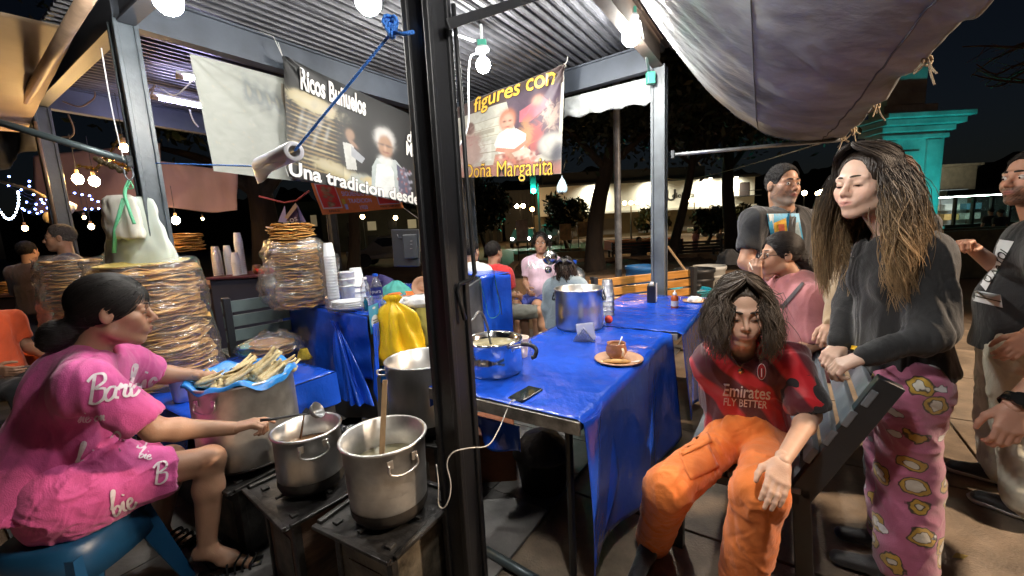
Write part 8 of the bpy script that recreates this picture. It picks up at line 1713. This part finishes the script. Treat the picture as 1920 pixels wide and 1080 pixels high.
# ---- woman with glasses in the dusty pink T-shirt
J = joints(nk=(1487, 524, 2.42), hp=(1500, 680, 2.40), sR=(1450, 545, 2.58), sL=(1518, 560, 2.24), eR=(1428, 600, 2.48), wR=(1420, 520, 2.40), eL=(1532, 640, 2.20), wL=(1470, 668, 2.18))
pq = P_('woman with glasses in a dusty pink T-shirt lifting a plastic spoon', J)
H = Head(at(1462, 478, 2.43), (-.88, .10, -.12), (0, 0, 1), 1.0)
body(pq, J, H, (.46, .26, .17), .006, hands=[dict(w_=J['wR'], d=(-.25, -.1, .9), n=(.6, .5, 0), curl=1.0, side=1, sc=.9)], legs=False, w=1.1, lips=(.4, .12, .1)); face_extras(pq, H, open_=.4)
tee(pq, J, fab('dusty_pink', (.50, .19, .20)), .028, .80, bust=.045, belly=.05, w=1.16, hem=.05, amp=.008, freq=15, name='t_shirt', depth=.85, sleever=.088, seed=41, h=.0065)
gm_ = M('spectacle_frame', (.02, .015, .015), .3); mb = MB()
for s_ in (-1, 1): mb.tube([H.w(s_*.033+.022*math.cos(a), .102-.01*abs(math.cos(a)), .002+.016*math.sin(a)) for a in np.linspace(0, 6.28, 15)], .0022, 5); mb.tube([H.w(s_*.054, .094, .006), H.w(s_*.082, .02, .006)], .002, 5)
mb.build('glasses', gm_, pq); S = SDF(); S.ell(H.w(0, -.016, .040), np.array((.085, .103, .092)), H.R, .01); S.ell(H.w(0, .108, -.022), np.array((.088, .080, .098)), H.R, .012, 'd'); S.cone(H.w(0, -.10, -.0), H.w(0, -.17, -.09), .042, .035, .03); S.cone(H.w(0, -.17, -.09), H.w(0, -.20, -.22), .035, .02, .03)
for sx in (-1, 1): S.ell(H.w(sx*.09, .012, -.01), (.022, .026, .034), H.R, .01, 'd')
S.cut(H.w(0, 0, -.26), -H.R[:, 2]); sdf_obj(S, 'hair', hair_m, pq, .006, lambda V, N: V+N*(wobble(V, 5, 110, 1.0)*.003)[:, None])
combed(pq, H, 500, (0, -.12, -.0), (.014, .010, .009), 6, sh=(.088, .106, .096), c0=(0, -.016, .040))
tag(MB().tube([at(1405, 492, 2.30), at(1411, 506, 2.28)], [.003, .006], 6, flat=.4).build('spoon', foam, None, smooth=True), 'white plastic spoon in the hand of the woman with glasses', 'spoon')
up, lat, fr = frames(J); S = SDF(); mb = MB(); ob = [c for c in pq.children if c.name.startswith('t_shirt')][0]; patch(ob, ((1506, 528), (1511, 531), (1466, 580), (1459, 576)), fab('strap_dark', (.05, .04, .045)), .010, 2.0, 'bag_strap', pq, 10)
# ---- bearded man at the right edge
J = joints(nk=(1960, 418, 2.02), hp=(1915, 640, 2.02), sR=(1935, 462, 2.22), sL=(1985, 480, 1.80), eR=(1905, 530, 2.18), wR=(1822, 464, 2.06), eL=(1992, 590, 1.78), wL=(1925, 630, 1.72), hR=(1905, 655, 2.10), hL=(1930, 665, 1.92), kR=(1880, 790, 2.10), kL=(1915, 800, 1.92))
J['aR'] = npv(on(1885, 880, .09)); J['aL'] = npv(on(1935, 945, .09)); J['tR'] = npv(on(1800, 878, .03)); J['tL'] = npv(on(1850, 938, .03))
pr2 = P_('dark-bearded man in a black T-shirt and light trousers cut by the right edge', J)
H = Head(at(1932, 335, 2.0), (-.95, .0, .04), (.05, 0, 1), 1.04)
body(pr2, J, H, (.52, .28, .19), .006, male=True, beard=.95, gray=0, hands=[dict(w_=J['wR'], d=unit(npv(at(1785, 436, 2.0))-J['wR']), n=(-.2, -.2, -.9), curl=1.1, side=1), dict(w_=J['wL'], d=unit(npv(at(1888, 668, 1.70))-J['wL']), n=(.2, .6, -.4), curl=.7, side=-1)], legs=False, w=1.15, limb=1.12, neckr=.062, bcol=(.02, .015, .012)); face_extras(pr2, H, open_=.5, bt=.005); short_hair(pr2, H, (.02, .015, .012), .010)
ts = tee(pr2, J, bt_m, .026, .55, w=1.15, belly=.045, hem=.05, amp=.008, freq=12, depth=.78, sleever=.085, seed=51, h=.007)
patch(ts, ((1882, 448), (1908, 452), (1840, 545), (1828, 528)), M('shirt_white', (.7, .72, .74), .6), .005, 1.7, 'shirt_print', pr2, 8); patch(ts, ((1822, 542), (1877, 553), (1877, 577), (1824, 564)), MATS['shirt_white'], .005, 1.7, 'shirt_print', pr2, 8)
prt(ts, at(1868, 498, 1.7), rgt, upv, 'OIXAYOL', .042, M('ink_black', (.01, .01, .01), .5), pn=pr2, off=.010, rot=R(57), bold=.02, wx=.62); patch(ts, ((1826, 553), (1876, 565), (1876, 567), (1826, 555)), MATS['ink_black'], .010, 1.7, 'shirt_print', pr2, 8)
trousers(pr2, J, fab('light_chino', (.62, .59, .48), .8), .02, .007, 24, .010, (.125, .10, .085), w=1.1, freq=14, fall=.96)
wsol = M('white_sole', (.62, .60, .58), .5); shoe(pr2, J['aR'], J['tR'], shb, wsol, w=.043); shoe(pr2, J['aL'], J['tL'], shb, wsol, w=.043)
# ---- companion behind the girl (beige sleeve, brown hair)
J = joints(nk=(1690, 412, 2.0), hp=(1690, 660, 2.0), sR=(1660, 455, 2.2), sL=(1640, 470, 1.86), eR=(1640, 560, 2.2), wR=(1600, 610, 2.1), eL=(1580, 555, 1.86), wL=(1562, 607, 1.80))
J['sL'] = npv(at(1625, 462, 1.92)); 
for s_, dx in (('R', -.05), ('L', .08)): J['h'+s_] = J['hp']+np.array((dx, 0, -.03)); J['k'+s_] = J['h'+s_]+np.array((0, 0, -.4)); J['a'+s_] = np.array((*J['k'+s_][:2], .08))
pe = P_('companion mostly hidden behind the long-haired girl, brown hair and beige sleeve showing', J)
H = Head(at(1652, 348, 1.98), (-.9, .1, -.15), (0, 0, 1), 1.0)
body(pe, J, H, (.56, .34, .24), .007, hands=[dict(w_=J['wL'], d=unit(npv(at(1548, 640, 1.72))-J['wL']), n=(-.1, .2, -1), curl=.8, side=-1, sc=.95)], legs=False, w=.9)
tee(pe, J, fab('beige_fleece', (.45, .33, .20)), .028, long=True, w=.95, hem=.02, amp=.008, freq=14, name='sweatshirt', cuff=.045, seed=61, h=.007); trousers(pe, J, fab('dark_jeans', (.03, .035, .045)), .02, .012, 4, .004, (.10, .08, .07))
cb_ = (.13, .055, .025); hair_cap(pe, H, cb_, .010, .007, gap=(.06, .08, .11)); strands(pe, H, 260, .62, cb_, (.24, .11, .05), 9, .0034, lambda dd, a: .005+.03*(1-math.exp(-dd/.12)), 60, wave=.008, wfreq=4, segs=12, name='hair')
# ---- arm with a watch at the lower right edge
J = joints(nk=(2080, 520, 1.5), hp=(2060, 800, 1.5), sL=(2010, 560, 1.35), sR=(2120, 560, 1.65), eL=(1985, 690, 1.25), wL=(1898, 762, 1.24)); J['sR'], J['sL'] = J['sR'], J['sL']
pa = P_('person outside the right edge, only a forearm with a black watch in view', J); body(pa, J, None, (.55, .30, .22), .007, hands=[dict(w_=J['wL'], d=unit(npv(at(1890, 815, 1.22))-J['wL']), n=(.3, .7, -.1), curl=.6, side=-1)], legs=False)
tee(pa, J, fab('coral_shirt', (.45, .14, .10)), .02, .6, hem=.03, h=.012, amp=.004); d_ = unit(J['wL']-J['eL']); wc = J['wL']-d_*.015; rq = Vector(d_).to_track_quat('Z', 'Y').to_matrix(); wr_ = thing('watch', 'black sports watch on the wrist at the right edge', 'watch', wc); MB().lathe([(.034, -.017), (.038, -.015), (.038, .015), (.034, .017)], wc, 24, rot=rq).build('strap', san, wr_, smooth=True); wn = unit(-npv(wc)+npv(CPOS)); wn = unit(wn-d_*np.dot(wn, d_)); MB().tube([wc+wn*.030, wc+wn*.046], .022, 20).build('case', san, wr_)
# ---- generic figures further off
def figure(label, px, py, Y, face, hgt=1.65, seated=False, shirt=(.1, .1, .1), legs=(.03, .03, .04), skin='tan', hair=(.015, .012, .01), h=.011, arms='down', head_z=None, grp=None, long_hair=False, lean=0, long=False, bust=0, belly=0, w=1.0, shorts=False, cols=None, gray=0, zf=0.0, legdir=None):
    hc_ = npv(at(px, py, Y)); f = unit(np.array((*face, 0))); r_ = np.cross(f, (0, 0, 1)); s = hgt/1.68; z = np.array((0, 0, 1.))
    nk = hc_-z*.175*s-f*.02; hp = nk-z*.52*s-f*lean; J = dict(nk=nk, hp=hp)
    for s_, sg in (('R', 1), ('L', -1)):
        J['s'+s_] = nk+r_*sg*.165*s-z*.06*s; 
        if arms == 'down': J['e'+s_] = J['s'+s_]+r_*sg*.05-z*.27*s; J['w'+s_] = J['e'+s_]+f*.06-z*.24*s
        else: J['e'+s_] = J['s'+s_]+r_*sg*.04-z*.24*s+f*.04; J['w'+s_] = J['e'+s_]+f*.22*s-r_*sg*.05-z*.06
        J['h'+s_] = hp+r_*sg*.09*s
        if seated: ld = unit(np.array((*(legdir or face), 0))); J['k'+s_] = J['h'+s_]+ld*.42*s+r_*sg*.03; J['a'+s_] = J['k'+s_]-z*max(.1, (J['k'+s_][2]-.08-zf)*.98)+ld*.03
        else: J['k'+s_] = J['h'+s_]-z*(hp[2]-.08-zf)*.5; J['a'+s_] = J['h'+s_]*np.array((1, 1, 0))+z*(.08+zf)
    t = P_(label, J, grp); H = Head(hc_, (*f[:2], -.15), (0, 0, 1), s**.5)
    fine = min(h, .008)
    body(t, J, H, skin, fine if Y < 6 else h, male=True, legs=shorts, w=w, limb=s, hands=[dict(w_=J['w'+s_], d=unit(J['w'+s_]-J['e'+s_]), n=-r_*(1 if s_ == 'R' else -1), curl=.5, side=1 if s_ == 'R' else -1) for s_ in 'RL'] if Y < 6 else ())
    if Y < 6: face_extras(t, H, open_=.4)
    tee(t, J, fab('shirt_%d_%d' % (px, py), shirt), .022, .62, h=h, w=w, bust=bust, belly=belly, amp=.006, freq=14, name='shirt', long=long)
    trousers(t, J, fab('legs_%d_%d' % (px, py), legs), .02, h, 4, .005, (.10*s, .08*s, .07*s), short=.85 if shorts else None, name='shorts' if shorts else 'trousers')
    if long_hair: hair_cap(t, H, hair, .010, h*.8, gap=(.062, .08, .11))
    else: short_hair(t, H, hair, h=h*.7, gray=gray)
    for s_ in 'RL':
        a = J['a'+s_].copy(); ld = unit(np.array((*(legdir or face), 0))); shoe(t, a, a+ld*.17*s+np.array((0, 0, -.04)), shb, h=max(h, .008)) if zf == 0 else None
    return t, J, H
figure('greying man in a navy polo shirt standing at the left behind the fritter piles', 113, 447, 3.9, (-.75, -.55), 1.72, shirt=(.018, .022, .06), legs=(.03, .04, .07), hair=(.10, .09, .085), gray=.9, w=1.12, belly=.04, h=.009)
figure('shadowy person in a brown top and jeans at the far-left stall', 52, 472, 4.9, (-.2, 1), 1.6, shirt=(.05, .03, .035), legs=(.03, .045, .10), long=True, arms='fwd')
figure('seated person in an orange-red top cut by the left edge', -45, 548, 2.9, (.9, -.1), 1.6, True, (.70, .09, .02), (.02, .02, .025), long=False, arms='fwd')
t, J, H = figure('boy in a red T-shirt seen from behind, right of the blue stand', 926, 474, 4.3, (.55, .75), 1.5, True, (.55, .02, .02), (.10, .11, .10), arms='fwd', shorts=True, legdir=(1, -.05))
t, J, H = figure('woman in a pale pink lettered T-shirt sitting behind the big pot', 1014, 456, 4.9, (-.15, -1), 1.6, True, (.68, .48, .58), (.02, .04, .25), long_hair=True, bust=.045, belly=.05, w=1.1, shorts=True, arms='fwd', h=.008, legdir=(-.5, -.8), lean=-.02)
strands(t, H, 120, .36, (.015, .012, .01), (.03, .02, .015), 4, .004, lambda dd, a: .01, 75, segs=10, name='hair')
prt([c for c in t.children if c.name.startswith('shirt')][0], at(1010, 497, 4.4), rgt, upv, 'ANGELI', .085, M('silver_print', (.6, .58, .6), .3, metal=.5), pn=t, bold=.02, wx=.7)
t, J, H = figure('person in a bright flower-patterned top beside the black post, seen from behind', 883, 472, 3.9, (.4, .8), 1.35, True, (.6, .62, .6), (.03, .03, .04), arms='fwd'); 
for i in range(14): a_ = random.uniform(0, 6.28); p = J['nk']+np.array((.13*math.cos(a_), -.11+.03*math.sin(a_*2), -.05-.06*random.random())); MB().ball(p, .022, 6, sc=(1, .5, 1)).build('flower', M('flower_%d' % (i % 4), [(.6, .05, .05), (.7, .35, .03), (.05, .35, .08), (.1, .15, .5)][i % 4], .6), t, smooth=True)
t, J, H = figure('small girl with dark hair and a navy bow, seen from behind in a grey-blue jacket', 1060, 506, 3.45, (.3, .95), 1.05, False, (.24, .30, .34), (.30, .34, .38), long=True, long_hair=True, h=.008, zf=.25)
strands(t, H, 160, .38, (.02, .014, .01), (.05, .03, .02), 6, .0035, lambda dd, a: .012, 50, segs=10, name='hair'); bwm = M('navy_bow', (.015, .02, .06), .5)
bc_ = H.w(0, -.10, .085); mb = MB(); [mb.tube([bc_, bc_+rgt*s_*.03+np.array((0, 0, .018)), bc_+rgt*s_*.065], [.008, .028, .03], 8, flat=.4) for s_ in (-1, 1)]; mb.build('bow', bwm, t, smooth=True)
slv = M('silver_foil', (.62, .60, .57), .22, metal=1, bump=.15, bscale=12)
bl = thing('balloon', 'round silver foil balloon above the small girl', 'balloon', at(1031, 483, 3.4), 'silver balloons'); MB().ball(at(1031, 483, 3.4), .062, 16).build('foil', slv, bl, smooth=True); MB().tube([at(1031, 497, 3.4), at(1040, 540, 3.4)], .002, 4).build('string', whitep, bl)
bl = thing('balloon', 'smaller silver balloon just below the large one', 'balloon', at(1028, 506, 3.38), 'silver balloons'); MB().ball(at(1028, 506, 3.38), .03, 12).build('foil', slv, bl, smooth=True)
figure('dark figure hunched on the far black bench', 1198, 452, 12.3, (.2, -1), 1.65, True, (.03, .03, .035), h=.03, skin='dark', long=True, lean=-.15)
figure('distant walker in pink before the white building', 1305, 432, 19, (1, 0), 1.6, shirt=(.5, .22, .24), legs=(.35, .15, .16), h=.035)
figure('distant standing figure in grey right of the walker in pink', 1352, 432, 22, (0, -1), 1.6, shirt=(.2, .2, .2), h=.04); figure('distant child in white near the planter', 1357, 452, 17, (0, -1), 1.1, shirt=(.4, .4, .4), h=.04)
figure('left of two dark figures at the lit shop counter', 1858, 396, 15.5, (.3, 1), 1.7, shirt=(.02, .02, .02), h=.03); figure('right of two dark figures at the lit shop counter', 1876, 398, 15.2, (.1, 1), 1.7, shirt=(.02, .02, .022), h=.03)
q = at(1368, 480, 6.0); tied_bag((q.x, 6.0, q.z+.10), .16, .22, 'bag', 'dark bag lying on the planter edge beside the black-shirted man', fab('bag_strap', (.012, .012, .014)), 5, 24, 10, cat='bag', prof=[(0, .3), (.4, .9), (1, 1)])
